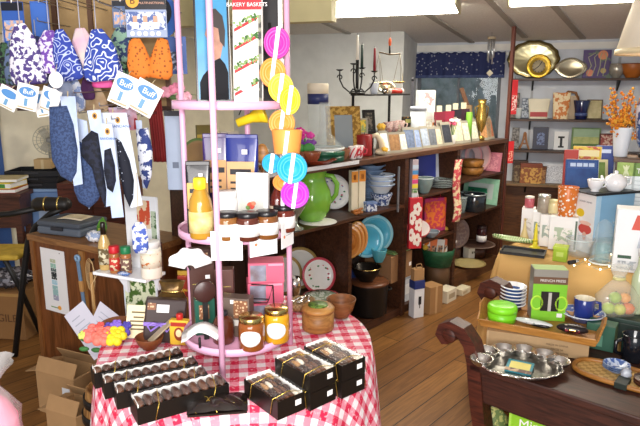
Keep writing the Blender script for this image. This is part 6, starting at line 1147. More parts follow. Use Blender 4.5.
# hanging balance scale
q = shp(390, 40, .16); k = kz(q); zc2 = ceil_z(-BW.s * (q.x - BW.o[0]) + BW.c * (q.y - BW.o[1])) - q.z
r = thing('balance_scale', 'hanging balance scale with an orange hook and wire pans', 'scale', q, FACE)
MB().tube([(0, 0, 0), (0, 0, zc2)], .0012, 5).build('cord', mat('#a89080', .6), r); MB().ball((0, 0, -2 * k), 1.6 * k, 1.6 * k, 4.5 * k).build('hook_grip', mat('#e0602c', .4), r); MB().tube([(0, 0, -5 * k), (0, 0, -13 * k)], 1 * k, 8).build('stem', IRON, r); MB().tube([(-12 * k, 0, -12 * k), (0, 0, -14 * k), (12 * k, 0, -13 * k)], .8 * k, 8).build('beam', mat('#5a4a34', .4, .5), r)
for s, zp in ((-1, -42), (1, -41)):
    mb = MB(); x0 = s * 11.6 * k
    for a in range(3): aa = a * 2.094 + .3; mb.tube([(x0, 0, -12.6 * k), (x0 + 6 * k * math.cos(aa), 6 * k * math.sin(aa), zp * k)], .3 * k, 5)
    mb.build('pan_wire', mat('#8a8274', .4, .5), r); MB().at(T3(x0, 0, zp * k)).lathe([(0, -1.4 * k), (4 * k, -1 * k), (6.2 * k, .3 * k), (6 * k, .6 * k), (0, -.8 * k)], 20).build('pan', BRASS, r)
q = tierp(386, .27, zBt); k = kz(q); plate('platter', 'oval pewter dish standing on the upper tier behind the red roll', 'dish', q, FACE, 6 * k, mat('#c8c0a0', .2, .8), rim=mat('#d8d0b0', .25, .7), centre=mat('#b0a888', .3, .7), tilt=8, sx=1.75)
q = tierp(396, .20, zBt); k = kz(q); r = thing('red_roll', 'red paper roll lying on the upper tier', 'roll', q + Vector((0, 0, 2.4 * k)), FACE); MB().at(RY(90)).cyl(2.4 * k, -7 * k, 7 * k, 16).build('roll', mat('#c03024', .4), r); MB().at(RY(90)).cyl(2.55 * k, -8 * k, -6 * k, 16).cyl(2.55 * k, 6 * k, 8 * k, 16).build('end_band', mat('#e0d0c0', .5), r)
q = tierp(384.5, .19, zBt); r = vessel('dark_bottle', 'small dark bottle lying mouth forward beside the red roll', 'bottle', q + Vector((0, 0, 2.6 * k)), 2.6 * k, 14 * k, [(0, 0), (.9, 0), (1, .05), (1, .6), (.4, .8), (.4, 1), (0, 1)], mat('#14121a', .2), 'bottle_body', extra=[('cap', [(0, .94), (.55, .94), (.55, 1.03), (0, 1.03)], SILVER)]); r.rotation_euler = (math.radians(90), 0, FACE - .5)
q = tierp(374, .20, zBt); k = kz(q); vessel('cup', 'white cup with a dark inside on the upper tier', 'cup', q, 5 * k, 11 * k, P_CUP, mat('#c8ccd4', .3), 'cup', extra=[('inner_glaze', [(0, .3), (.7, .4), (.9, .98), (.93, .99)], INK)])
# ---- cards along the top: front row
cw = [(396, 11, 17, '#8a6238', 'brown picture card with a white border, first in the shelf top row'), (387, 9, 19, '#c8ccd0', 'pale grey card at the left end of the shelf top row'), (405, 8, 16, '#d0c8b4', 'narrow cream card second from the brown picture card'),
      (411, 11, 19, '#55637e', 'slate blue card left of its lighter neighbour'), (419, 9, 18, '#7584a4', 'lighter slate blue card between two greyer ones'), (427, 10, 18, '#8a94a4', 'grey blue card right of the slate blue pair'), (434, 8, 17, '#4c5058', 'charcoal card with a white edge in the shelf top row'), (440.5, 8, 16, '#b0a48c', 'beige card left of the black and white windowed card'),
      (449, 12, 19, '#2a2c34', 'black and white windowed card in the shelf top row'), (459, 11, 20, '#b8b494', 'cream card with a green corner left of the cream pair'), (468, 9, 18, '#c8c0a8', 'plain cream card, left of the cream pair'), (476, 10, 18, '#cdc5b0', 'cream card with brown print, right of the cream pair'), (485, 8, 17, '#a8784c', 'tan card near the right end of the row'), (492, 8, 17, '#9a5a3c', 'rust card at the right end of the row')]
for i, (px, w, h, c, lab) in enumerate(cw):
    p = top(px, .06 + (i % 2) * .012); k = kz(p); w *= 1.3; h *= 1.25; r = thing('greeting_card', lab, 'card', p, FACE + .35 * (1 if i % 3 else .3), 'cards along the shelf top'); M = lean(16)
    MB().at(M).box(-w / 2 * k, w / 2 * k, 0, .0014, 0, h * k).at(T3(0, h * k * .46, 0) @ RX(10)).box(-w / 2 * k, w / 2 * k, 0, .0014, 0, h * k * .94).build('card', mat('#989282', .7), r)
    MB().at(M).box(-w * .42 * k, w * .42 * k, -.0008, .0002, h * .12 * k, h * .88 * k).build('picture', mat(c, .5, 0, 'soft', '#%02x%02x%02x' % tuple(min(255, int(int(c[q:q + 2], 16) * 1.25 + 12)) for q in (1, 3, 5)), 40), r)
# ---- taller things behind the cards
p = top(417, .18); k = kz(p); r = vessel('canister', 'white canister painted with a yellow flower behind the cards', 'canister', p, 8 * k, 40 * k, [(0, 0), (.97, 0), (1, .02), (1, .9), (0, .9)], mat('#a6aab0', .3), 'canister_body', extra=[('lid', [(0, .9), (1.04, .9), (1.04, .97), (.9, 1), (0, 1)], mat('#9a9ea6', .3)), ('painted_band', [(1.008, .12), (1.018, .12), (1.018, .42), (1.008, .42)], mat('#d8d8d0', .4, 0, 'blotch', '#e0a83c', 30, .52))])
p = top(424, .30); k = kz(p); carton('white_carton', 'white carton behind the flower canister', 'box', p, FACE, 17 * k, 9 * k, 52 * k, mat('#d4d2cc', .5), [('print', mat('#b88a8a', .5, 0, 'blotch', '#e0dcd4', 30), .1, .9, .72, .96), ('print_band', mat('#4a4438', .5, 0, 'blotch', '#c87a3c', 50), 0, 1, .1, .4)])
p = top(407, .24); k = kz(p); carton('dark_carton', 'small black flowered carton left of the flower canister', 'box', p, FACE, 10 * k, 8 * k, 30 * k, mat('#1c1a18', .5, 0, 'blotch', '#a8742c', 60, .6), [('print_band', mat('#8a8a4a', .5), 0, 1, .8, .92)])
for i, (px, d, c, lab) in enumerate(((438, .17, '#7a1c30', 'dark red folded napkin cone on a card stand'), (447, .15, '#8a2038', 'crimson napkin cone between red and black ones'), (454, .18, '#28222c', 'black napkin cone beside the crimson one'), (462, .16, '#3a1a2c', 'dark plum napkin cone furthest right'))):
    p = top(px, d); k = kz(p); r = thing('napkin_cone', lab, 'napkin', p, FACE, 'napkin cones behind the cards'); MB().prism([(-6 * k, 0), (6 * k, 0), (6 * k, 19 * k), (-6 * k, 19 * k)], .004, .007).build('stand_card', mat('#cfc8b4', .6), r); MB().at(T3(0, -.002, 20 * k)).prism([(-6 * k, 12 * k), (6 * k, 12 * k), (6 * k, 8 * k), (2 * k, -6 * k), (0, -13 * k), (-3 * k, -4 * k), (-6 * k, 6 * k)], -.012, .002).build('napkin', mat(c, .7), r); MB().prism([(-3 * k, 32 * k), (3 * k, 32 * k), (3 * k, 38 * k), (-3 * k, 38 * k)], .0, .002).build('price_tab', mat('#d8ccae', .6), r)
p = top(452, .11); k = kz(p); r = vessel('bud_vase', 'small pale cup of pink flowers before the napkin cones', 'flowers', p, 4 * k, 9 * k, P_CUP, mat('#d8d4d0', .3), 'cup')
for i in range(4): flower(None, ((i - 1.5) * 2.6 * k, -.005 * (i % 2), (20 + i % 2 * 3) * k), 2.6 * k, 5, mat(('#d85a7a', '#e8d0d4')[i % 2], .6), r); MB().tube([(0, 0, 5 * k), ((i - 1.5) * 2.6 * k, 0, 20 * k)], .3 * k, 5).build('stem', mat('#4a7a3a', .6), r)
p = top(468, .11); k = kz(p); r = vessel('candle', 'lime green pillar candle behind the cream cards', 'candle', p, 3.2 * k, 29 * k, [(0, 0), (1, 0), (1, .98), (.9, 1), (0, .98)], mat('#7ab03c', .4), 'wax'); MB().tube([(0, 0, 29 * k), (0, 0, 31 * k)], .3 * k, 5).build('wick', INK, r)
p = top(480, .10); k = kz(p); r = vessel('brass_urn', 'tall brass urn near the right end of the shelf top', 'urn', p, 5.4 * k, 40 * k, [(0, 0), (.8, 0), (.85, .06), (.3, .14), (.35, .2), (.9, .4), (1, .55), (.8, .75), (.62, .88), (.8, 1), (.7, 1), (.5, .88), (0, .8)], mat('#b09048', .25, .8), 'urn_body')
for s in (-1, 1): MB().tube([(s * 3.4 * k, 0, 34 * k), (s * 6.6 * k, 0, 32 * k), (s * 5.6 * k, 0, 22 * k)], .6 * k, 6).build('handle', mat('#b09048', .25, .8), r)
p = top(467, .21); k = kz(p); r = vessel('brush_holder', 'dark holder with a wooden brush leaning left behind the lime candle', 'holder', p, 3.6 * k, 34 * k, [(0, 0), (1, 0), (1, 1), (.85, 1), (.8, .2), (0, .2)], mat('#7a6248', .5), 'holder'); MB().at(T3(0, 0, 30 * k) @ RY(-22)).box(-2 * k, 2 * k, -1 * k, 1 * k, 0, 22 * k, .002).build('brush', mat('#5a3820', .5), r)
p = shp(411, 94, .3); k = kz(p); r = thing('wall_hook_strip', 'thin dark strip leaning behind the white carton', 'strip', top(411, .34), 0); MB().at(RX(-2)).box(-1.4 * k, 1.4 * k, 0, .006, 0, 66 * k).build('strip', INK, r); MB().at(RX(-2)).ball((0, 0, 66 * k), 1.7 * k).build('knob', INK, r)
for i, (px, d, w, h, c, lab) in enumerate(((399, .15, 9, 26, '#b8a890', 'tall beige card behind the brown picture card'), (431, .13, 9, 27, '#c8c4ba', 'tall pale card behind the charcoal card'), (441, .105, 8, 25, '#8a8478', 'tall taupe card before the dark red napkin cone'), (456, .11, 8, 26, '#2f6a4a', 'tall green card between the pink flowers and the cream cards'), (473, .105, 8, 24, '#d8d2c4', 'tall ivory card behind the cream pair'), (489, .07, 8, 23, '#b08a5c', 'tall tan card behind the rust one'))):
    p = top(px, d); k = kz(p); r = thing('postcard', lab, 'card', p, FACE + .2, 'tall cards behind the front row'); MB().at(lean(10)).box(-w / 2 * k, w / 2 * k, 0, .0016, 0, h * k).build('card', mat('#989282', .7), r); MB().at(lean(10)).box(-w * .4 * k, w * .4 * k, -.0008, .0002, h * .1 * k, h * .92 * k).build('picture', mat(c, .5, 0, 'soft', '#6a6458', 40), r)
# ================================================================ WINDOW VALANCE, WIND CHIME, WALL SHELVES
vx0, vx1 = -1.56, -.585
r = thing('valance', 'navy dotted valance curtain gathered across the window top', 'curtain', BW.w((vx0 + vx1) / 2, -.05, 0), a_bw); hw = (vx1 - vx0) / 2
MB().sheet(lambda u, v: (-hw + 2 * hw * u, -.012 * math.sin(u * 70) * (.4 + v * .6) - .012 * math.sin(u * 31 + 1) * v, 2.02 - .265 * v + .006 * math.sin(u * 70) * (v < .05)), 140, 8, .003).build('cloth', mat('#232c58', .8, 0, 'dots', '#8f92a0', 26, .22), r)
MB().sheet(lambda u, v: (-hw + 2 * hw * u, -.012 * math.sin(u * 70) - .012 * math.sin(u * 31 + 1) - .004, 1.785 - .03 * v), 140, 2, .003).build('hem_band', mat('#46527c', .8), r)
MB().at(RY(90)).cyl(.008, -hw - .03, hw + .03, 12, (-2.0, .012)).build('rod', mat('#d8d6d0', .4), r)
for s in (-1, 1): MB().box(s * (hw + .02) - .008, s * (hw + .02) + .008, .0, .03, 1.985, 2.015).build('rod_bracket', mat('#d8d6d0', .4), r)
# curtain side glare is left to the window itself
q = BW.col(491, -.62, 2.0); zc = ceil_z(-.62); k = kz(q); r = thing('wind_chime', 'small wind chime of pale tubes hanging before the valance', 'wind chime', q, 0); r.location.z = at_depth(491, 38, q.y).z
MB().tube([(0, 0, 0), (0, 0, zc - r.location.z)], .0012, 5).build('cord', IRON, r); MB().cyl(4 * k, -1.2 * k, 1.2 * k, 16).build('disc', mat('#b8a88a', .5), r)
for a in range(5): x, y = 3 * k * math.cos(a * 1.257), 3 * k * math.sin(a * 1.257); MB().tube([(x, y, -3 * k), (x, y, -(19 + a * 1.6) * k)], .7 * k, 8).build('tube', mat('#d0d4d8', .2, .7), r); MB().tube([(x, y, 0), (x, y, -3.2 * k)], .12 * k, 4).build('tube_cord', IRON, r)
MB().tube([(0, 0, 0), (0, 0, -30 * k)], .12 * k, 4).build('striker_cord', IRON, r); MB().at(T3(0, 0, -34 * k) @ RY(45)).box(-2.4 * k, 2.4 * k, -.3 * k, .3 * k, -2.4 * k, 2.4 * k).build('wind_sail', mat('#c8c0a8', .5), r)
BD = .21; ZS = (1.745, 1.34, 1.02, .665)
SHW = mat('#4a3226', .45, 0, 'wood', '#33221a', 20)
for i, z in enumerate(ZS):
    r = thing('wall_shelf', ['top wall shelf carrying the silver platters', 'second wall shelf from the top, carrying bags and a navy cup', 'third wall shelf from the top, carrying books and a wooden tower', 'lowest wall shelf, carrying floral baskets and a white plaque'][i], 'shelf', BW.w(0, 0, z), a_bw)
    x1 = (2.4, 2.4, 1.2, 1.2)[i]
    MB().box(-.53, x1, -BD, -.001, -.022, 0, .002).build('board', SHW if i < 3 else mat('#8a6a48', .5, 0, 'wood', '#6a4e34', 20), r)
    for x in (-.30, .5, 1.1): MB().prism([(-.0, -.022), (-.0, -.13), (-.014, -.12), (-.15, -.03), (-.15, -.022)], -.008, .008).build('bracket', IRON, r).matrix_local = T3(x, -.001, 0) @ RZ(90) @ RX(0)
for x in (-.30, .5): struct('trim_%d' % (9 if x < 0 else 10), MB().box(x - .012, x + .012, -.012, -.0005, .64, 1.95), mat('#9a9ca0', .4), BW.w(0, 0, 0), a_bw)
def bk_(px, z, d=.10): return BW.col(px, -d, z + .0012)
FB = math.radians(-15)
sc = lambda n, am: (lambda a, q, z: am * math.cos(n * a) if q > .02 else 0)
p = bk_(532, ZS[0], .085); k = kz(p); r = plate('platter', 'large scalloped silver platter leaning on the top wall shelf', 'platter', p, FB, 18.5 * k, mat('#d8d0a8', .34, .9, var=0), rim=mat('#8a7a50', .25, .9), tilt=10, sx=1.33, wob=lambda a, q, z: .02 * math.cos(14 * a) if q > .03 else 0, n=84)
p = bk_(538, ZS[0], .17); r = plate('clock', 'round gold rimmed clock before the silver platter', 'clock', p, FB, 11.5 * k, mat('#b8963a', .3, .7), rim=mat('#d0a838', .25, .8), centre=mat('#b0a488', .4), tilt=6)
M = T3(0, 11.5 * k * math.sin(math.radians(6)) - .004, 11.5 * k) @ RX(-6)
MB().at(M).prism([(-.4 * k, 0), (.4 * k, 0), (3 * k, 4 * k), (2.4 * k, 4.4 * k)], -.008, -.006).prism([(-.3 * k, .3 * k), (.2 * k, -.4 * k), (-5 * k, -4.4 * k), (-5.2 * k, -4 * k)], -.008, -.006).build('hands', INK, r)
for a in range(12): pass
mb = MB().at(M)
for a in range(12): mb.at(M @ RY(a * 30)).box(-.3 * k, .3 * k, -.007, -.0055, 5 * k, 6.2 * k)
mb.build('hour_mark', INK, r)
p = bk_(570, ZS[0], .11); r = plate('serving_tray', 'oval silver tray with clipped corners right of the clock', 'tray', p, FB, 9.6 * k, mat('#b8ae94', .34, .9, var=0), rim=mat('#d8d0b8', .22, .9), tilt=10, sx=1.5, wob=lambda a, q, z: .04 * math.cos(4 * a) if q > .02 else 0, n=64)
p = bk_(596, ZS[0], .09); r = book('canvas', 'purple painting of poppies on the top wall shelf', p, FB, 25 * k, 27 * k, .014, mat('#5a4a78', .5, 0, 'blotch', '#6a7a6a', 14, .56), cat='painting', pages=False, tilt=8)
for x, z, R_, c in ((5, 22, 4.5, '#d8906a'), (-6, 5, 3.4, '#d8866a'), (6, 7, 2.6, '#c0a86a')): mb = MB().at(lean(8)); mb.prism([(x * k + R_ * k * math.cos(t * .52), z * k + R_ * k * math.sin(t * .52)) for t in range(12)], -.0018, .0002); mb.build('painted_poppy', mat(c, .5), r)
mb = MB().at(lean(8))
for j in range(4): mb.tube([((-9 + 5 * j) * k, -.0008, 2 * k), ((-5 + 4 * j) * k, -.0008, 12 * k), ((-8 + 5.4 * j) * k, -.0008, 20 * k), ((-2 + 3 * j) * k, -.0008, 24 * k)], .5 * k, 5)
mb.build('painted_stem', mat('#b0b090', .5), r)
p = bk_(616, ZS[0], .11); vessel('glass_ornament', 'small cut glass bowl at the right end of the silver row', 'bowl', p, 7 * k, 13 * k, [(0, 0), (.5, 0), (.5, .06), (.85, .3), (1, .6), (.9, .98), (.85, 1), (.9, .6), (.5, .2), (0, .15)], mat('#a8a49a', .15, .4), 'bowl', extra=[('rim', [(.86, .98), (.94, .97), (.94, 1.03), (.86, 1.03)], SILVER)])
p = bk_(632, ZS[0], .13); r = vessel('lamp_glow_bowl', 'added orange brown bowl standing in for the lamplit underside of the shade', 'bowl', p, 11 * k, 13 * k, P_BOWL, mat('#a05a20', .4), 'bowl', extra=[('rim', [(.95, .95), (1.02, .97), (1.02, 1.02), (.95, 1.0)], mat('#7a4216', .4))])  # made-up bowl whose orange stands for the shade's lamplit underside
# second shelf
z = ZS[1]; p = bk_(515, z); k = kz(p)
frame_pic('photo', 'narrow portrait photo at the left of the second wall shelf', 'photo', bk_(514, z, .07), FB, 9 * k, 25 * k, mat('#5a5048', .5), mat('#8a7a70', .5, 0, 'blotch', '#3a3430', 40), .08, 8)
vessel('glass_tumbler', 'clear tumbler in front of the narrow portrait photo', 'glass', bk_(518, z, .15), 3.6 * k, 10 * k, P_CUP, film('#e8f0f0', .4), 'tumbler', extra=[('rim', [(.95, .97), (1.02, .97), (1.02, 1.0), (.95, 1.0)], WHITE)])
frame_pic('photo', 'small pale photo behind the red and cream bag', 'photo', bk_(525, z, .06), FB, 8 * k, 20 * k, mat('#7a8494', .5), mat('#b8c0cc', .5, 0, 'blotch', '#5a6474', 40), .1, 8)
def pouchbag(label, px, d, w, h, m, band=None):
    p = bk_(px, z, d); r = thing('cloth_bag', label, 'bag', p, FB); MB().sheet(lambda u, v: (w * k / 2 * math.copysign(abs(math.cos(6.2832 * u)) ** .5, math.cos(6.2832 * u)) * (.9 + .18 * v), .035 * math.copysign(abs(math.sin(6.2832 * u)) ** .6, math.sin(6.2832 * u)) * (1 - .8 * v), h * k * v + (.004 * math.sin(25 * u) if v > .9 else 0)), 28, 8).box(-w * k * .44, w * k * .44, -.03, .03, 0, .002).build('bag', m, r)
    if band: panel(r, 'printed_band', band, -w * k * .42, w * k * .42, h * k * .1, h * k * .34, -.034, .002)
    return r
pouchbag('red and cream bag on the second wall shelf', 538, .10, 19, 19, mat('#d8d0b8', .5), mat('#a83a3a', .5)); 
pouchbag('orange flowered bag beside a tan ribboned one', 560, .14, 15, 25, mat('#c0702c', .5, 0, 'blotch', '#dcc8a0', 26)); r = pouchbag('tan bag with a curled ribbon behind the orange flowered one', 568, .06, 16, 22, mat('#b8a288', .6)); MB().tube([(-6 * k, 0, 22 * k), (-2 * k, -.01, 26 * k), (5 * k, 0, 25 * k), (8 * k, 0, 18 * k)], 1.4 * k, 6).build('ribbon', mat('#8a5a34', .5), r)
vessel('cup', 'navy glazed cup on the second wall shelf', 'cup', bk_(580.5, z, .13), 7.6 * k, 18 * k, [(0, 0), (.62, 0), (.7, .04), (.78, .5), (1, .98), (.98, 1), (.92, .95), (.7, .5), (0, .2)], mat('#161f4a', .15, coat=.6), 'cup', extra=[('white_label', [(.735, .18), (.75, .18), (.76, .34), (.745, .34)], mat('#4a5a8a', .3))])
frame_pic('picture', 'cream framed picture right of the navy cup', 'picture', bk_(594, z, .09), FB, 14 * k, 19 * k, mat('#5a4a34', .5), mat('#c8bc90', .5, 0, 'soft', '#a89c70', 20), .08, 10)
# third shelf
z = ZS[2]; p = bk_(515, z); k = kz(p)
frame_pic('photo', 'grey portrait photo at the left of the third wall shelf', 'photo', bk_(515, z, .07), FB, 7 * k, 21 * k, mat('#6a6460', .5), mat('#8a8684', .5, 0, 'blotch', '#4a4644', 40), .08, 8)
p = bk_(524, z, .11); r = thing('tower_ornament', 'small brown wooden tower with spread legs on the third wall shelf', 'ornament', p, FB)
mb = MB()
for sx in (-1, 1):
    for sy in (-1, 1): mb.tube([(sx * 4.6 * k, sy * 3.6 * k, 0), (sx * 2.6 * k, sy * 2.2 * k, 5 * k), (sx * 1.4 * k, sy * 1.2 * k, 9 * k), (sx * .6 * k, sy * .5 * k, 16 * k)], .9 * k, 5)
mb.build('legs', mat('#9a6a44', .5), r); MB().box(-2.8 * k, 2.8 * k, -2.6 * k, 2.6 * k, 5 * k, 6.2 * k).box(-1.6 * k, 1.6 * k, -1.5 * k, 1.5 * k, 9.6 * k, 10.6 * k).box(-1 * k, 1 * k, -1 * k, 1 * k, 15 * k, 17 * k).build('platform', mat('#8a5a38', .5), r)
book('book', 'dark blue book with a pale figure on the third wall shelf', bk_(540, z, .08), FB, 14.5 * k, 22 * k, .014, mat('#1c1f38', .4), [('cover_figure', mat('#6a7aa0', .5, 0, 'blotch', '#2a2f50', 40), .25, .75, .2, .75)])
r = book('framed_print', 'white print of a black letter shape on the third wall shelf', bk_(560.5, z, .09), FB, 13 * k, 18 * k, .01, mat('#d8dadc', .5), [('outline', mat('#3a3a44', .5), .0, 1, .0, .02)], cat='print', pages=False)
for x0, x1, z0_, z1_ in ((-1.1, 1.1, 3, 13), (-3, 3, 11.6, 13.4), (-2.6, 2.6, 2.4, 4)): MB().at(lean(6)).box(x0 * k, x1 * k, -.0022, .0, z0_ * k, z1_ * k).build('letter_shape', INK, r)
r = book('landscape_print', 'green landscape picture on the third wall shelf', bk_(585, z, .08), FB, 26 * k, 22 * k, .012, mat('#5f7a4c', .5), [('sky', mat('#8fa88a', .5), .06, .94, .6, .94), ('pale_field', mat('#b8b878', .5, 0, 'soft', '#8a9a5a', 18), .06, .94, .3, .6), ('dark_field', mat('#4a6a34', .5), .06, .94, .06, .3)], cat='print', pages=False)
frame_pic('photo', 'red toned picture at the right of the third wall shelf', 'photo', bk_(606, z, .08), FB, 13 * k, 17 * k, mat('#5a2a2a', .5), mat('#9a4a44', .5, 0, 'blotch', '#d0b0a0', 40), .1, 8)
# lowest shelf
z = ZS[3]; p = bk_(520, z); k = kz(p)
for i, (px, d, w, h) in enumerate(((519, .08, 13, 22), (530, .13, 20, 20), (541, .08, 8, 17))):
    p = bk_(px, z, d); r = thing('floral_box', ['dark flowered box at the left of the lowest wall shelf', 'orange and brown flowered box in front on the lowest wall shelf', 'narrow brown flowered box beside the white plaque'][i], 'box', p, FB + .2 * (1 - i)); MB().box(-w / 2 * k, w / 2 * k, -.04, .04, 0, h * .8 * k, .004).build('box_body', mat(('#5a4438', '#8a5030', '#7a5236')[i], .5, 0, 'blotch', ('#8a7a60', '#c89a50', '#a87c50')[i], 34), r); MB().box(-w / 2 * k - .003, w / 2 * k + .003, -.043, .043, h * .8 * k, h * k, .004).build('lid', mat(('#4a3830', '#7a3a24', '#6a4028')[i], .5), r)
r = book('plaque', 'white lace-like plaque on the lowest wall shelf', bk_(553, z, .06), FB, 20 * k, 19 * k, .01, mat('#c8ccd4', .5), [('inner_panel', mat('#d8dce4', .5, 0, 'blotch', '#b0b4c0', 90), .08, .92, .1, .9)], cat='plaque', pages=False, tilt=5)
for i, px in enumerate((519, 531, 543, 555)): r = thing('placemat', ['flat woven mat, leftmost along the lowest shelf edge', 'flat woven mat, second from the left along the shelf edge', 'flat woven mat, third from the left along the shelf edge', 'flat woven mat, rightmost along the lowest shelf edge'][i], 'mat', BW.col(px, -.185, z + .0006), a_bw, 'mats along the lowest wall shelf'); MB().box(-.055, .055, -.02, .02, 0, .004).build('mat', mat('#a89878', .7), r); MB().box(-.055, .055, -.021, -.019, .0005, .0035).build('edge', mat('#6a5a44', .7), r)

# ================================================================ THE TAN TABLE'S GOODS
ZT2 = ZTT + .0045
def tt(px, py): return Z(px, py, ZTT, .0045)
FT = a_tt + .25
p = tt(523, 254); k = kz(p); r = thing('display_tray', 'black tray with a green leaf striped dish on the tan cloth', 'tray', p, a_tt + .35)
MB().box(-.11, .11, -.065, .065, 0, .006, .002).build('base', mat('#151514', .4), r); MB().box(-.11, .11, -.065, -.058, .006, .016).box(-.11, .11, .058, .065, .006, .016).box(-.11, -.103, -.058, .058, .006, .016).box(.103, .11, -.058, .058, .006, .016).build('rim', mat('#1d1d1c', .4), r)
p = tt(514, 246); r = thing('leaf_dish', 'long leaf shaped dish with green stripes on the black tray', 'dish', p + Vector((0, 0, .0175)), a_tt + .15)
MB().sheet(lambda u, v: (-.12 + .22 * u, (v - .5) * .09 * math.sin(PI * (.06 + .9 * u)) , .004 + .05 * abs(v - .5) ** 2 * 4 * .35 + .03 * abs(u - .5) ** 2), 24, 8, .003).build('dish', mat('#c8d0a0', .3, 0, 'stripe', '#5a8a44', 24, .5), r); MB().tube([(-.11, 0, .007), (.09, 0, .007)], .0022, 6).build('midrib', mat('#3f6a34', .4), r)
p = tt(534.5, 251); r = vessel('citrus_reamer', 'yellow cone shaped reamer standing on a small yellow dish', 'reamer', p + Vector((0, 0, .0075)), .028, .14, [(0, 0), (.9, 0), (1, .06), (.9, .1), (.46, .1), (.42, .3), (.3, .7), (.12, 1), (0, 1)], mat('#e6d42a', .4), 'cone', extra=[('handle', [(0, .3), (.5, .3), (.5, .36), (0, .36)], mat('#c8b420', .4))])
p = tt(525, 243.5) + Vector((.0, .02, .0)); r = vessel('wooden_cone', 'pale wooden cone beside the yellow reamer', 'ornament', p, .030, .125, [(0, 0), (1, 0), (.96, .05), (.3, .6), (.1, 1), (0, 1)], mat('#d8c48a', .5), 'cone'); MB().ball((0, 0, .128), .007).build('knob', mat('#c8b070', .5), r)
wb = [(527.5, 240.5, 12, 31), (537, 244, 9, 31), (546.5, 248, 13, 32), (563, 252, 26, 34)]; wbp = []
for i, (px, py, w, h) in enumerate(wb):
    p = tt(px, py) + Vector((.012, .045, 0)); k = kz(p); wbp.append((p, h * k, k)); 
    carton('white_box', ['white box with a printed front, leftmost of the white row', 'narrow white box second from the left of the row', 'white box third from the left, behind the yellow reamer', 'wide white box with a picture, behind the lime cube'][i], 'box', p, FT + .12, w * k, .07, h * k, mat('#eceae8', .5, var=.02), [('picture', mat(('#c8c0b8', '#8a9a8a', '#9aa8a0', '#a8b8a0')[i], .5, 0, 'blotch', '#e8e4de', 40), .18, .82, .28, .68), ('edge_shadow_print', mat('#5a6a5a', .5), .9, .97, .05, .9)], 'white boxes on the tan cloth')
k = wbp[0][2]
jar('small pink jar with a pale lid on the leftmost white box', wbp[0][0] + Vector((0, 0, wbp[0][1] + .0015)), 4.6 * k, 11 * k, mat('#c0606a', .2, coat=.4), mat('#d8ccc0', .4), None)
jar('clear glass jar with a metal lid on the narrow white boxes', (wbp[1][0] + wbp[2][0]) / 2 + Vector((0, 0, wbp[2][1] + .0015)), 6 * k, 17 * k, mat('#b0a898', .12, 0, 'soft', '#8a7a6a', 20, coat=.4), mat('#c8c8c0', .25, .6), None)
jar('pale yellow jar beside the orange spotted cup', wbp[2][0] + Vector((.03, .005, wbp[2][1] + .0015)), 5 * k, 13 * k, mat('#e0d4a0', .2, coat=.4), mat('#d0c890', .4), None)
p = wbp[3][0] + Vector((.005, -.005, wbp[3][1] + .0015)); r = vessel('spotted_cup', 'orange cup with white spots on the wide white box', 'cup', p, 9 * k, 27 * k, [(0, 0), (.78, 0), (.82, .03), (1, .98), (.97, 1), (.92, .96), (.76, .2), (0, .15)], mat('#d8762a', .35, 0, 'dots', '#f2ede4', 62, .38), 'cup', extra=[('rim', [(.93, .96), (1.01, .96), (1.01, 1.0), (.93, 1.0)], mat('#d8762a', .35))])
p = tt(560, 261); k = kz(p); carton('lime_cube', 'small lime green cube box at the front of the tan cloth', 'box', p, a_tt + .3, 13 * k, 13 * k, 15 * k, mat('#a4c02c', .5), [('print', mat('#c8dc6a', .5), .25, .75, .35, .65)], None, (mat('#b4cc40', .5), 3 * k))
# the tall blue box with the teapot on top
p = tt(600, 250); k = kz(p); hB = 58 * k
r = thing('tall_box', 'tall pale blue box with a dessert dish picture on its side', 'box', p, math.radians(20)); wB, dB = .255, .14
MB().box(-wB / 2, wB / 2, -dB / 2, dB / 2, 0, hB, .002).build('box_body', mat('#7fb0d4', .45), r); panel(r, 'lower_band', mat('#5a9ab8', .45), -wB / 2, wB / 2, 0, hB * .28, -dB / 2); panel(r, 'edge_strip', mat('#a8cce4', .45), -wB / 2, -wB / 2 + .03, 0, hB, -dB / 2 - .0002)
MB().box(-wB / 2 - .0016, -wB / 2 + .0004, -dB / 2 + .002, dB / 2 - .002, .002, hB - .002).build('white_side', mat('#e4e6e6', .5), r)
for y, zz, ry_, rz_, c in ((-.01, .40, .045, .028, '#c85048'), (-.01, .50, .04, .012, '#e8c0b0'), (.03, .66, .028, .022, '#d8c02c'), (-.01, .30, .014, .03, '#d8b0a0')): MB().at(T3(-wB / 2 - .0016, y, hB * zz)).ball((0, 0, 0), .0012, ry_, rz_, 16, 8).build('picture_dish', mat(c, .5), r)
text('DESSERT DISHES', .012, mat('#8a8a90', .5), r, (-wB / 2 - .002, 0, hB * .86), (PI / 2, 0, -PI / 2))
zz = p.z + hB + .0012; r = thing('display_tray', 'flat black tray carrying the white teapot on the tall box', 'tray', (p.x, p.y, zz), math.radians(20)); MB().box(-.15, .15, -.085, .085, 0, .007, .002).build('base', mat('#131313', .35), r); MB().box(-.15, .15, -.088, -.082, .0, .012).box(-.15, .15, .082, .088, 0, .012).build('rim', mat('#191919', .35), r)
tz = zz + .0085
kk = 2.95 / 590
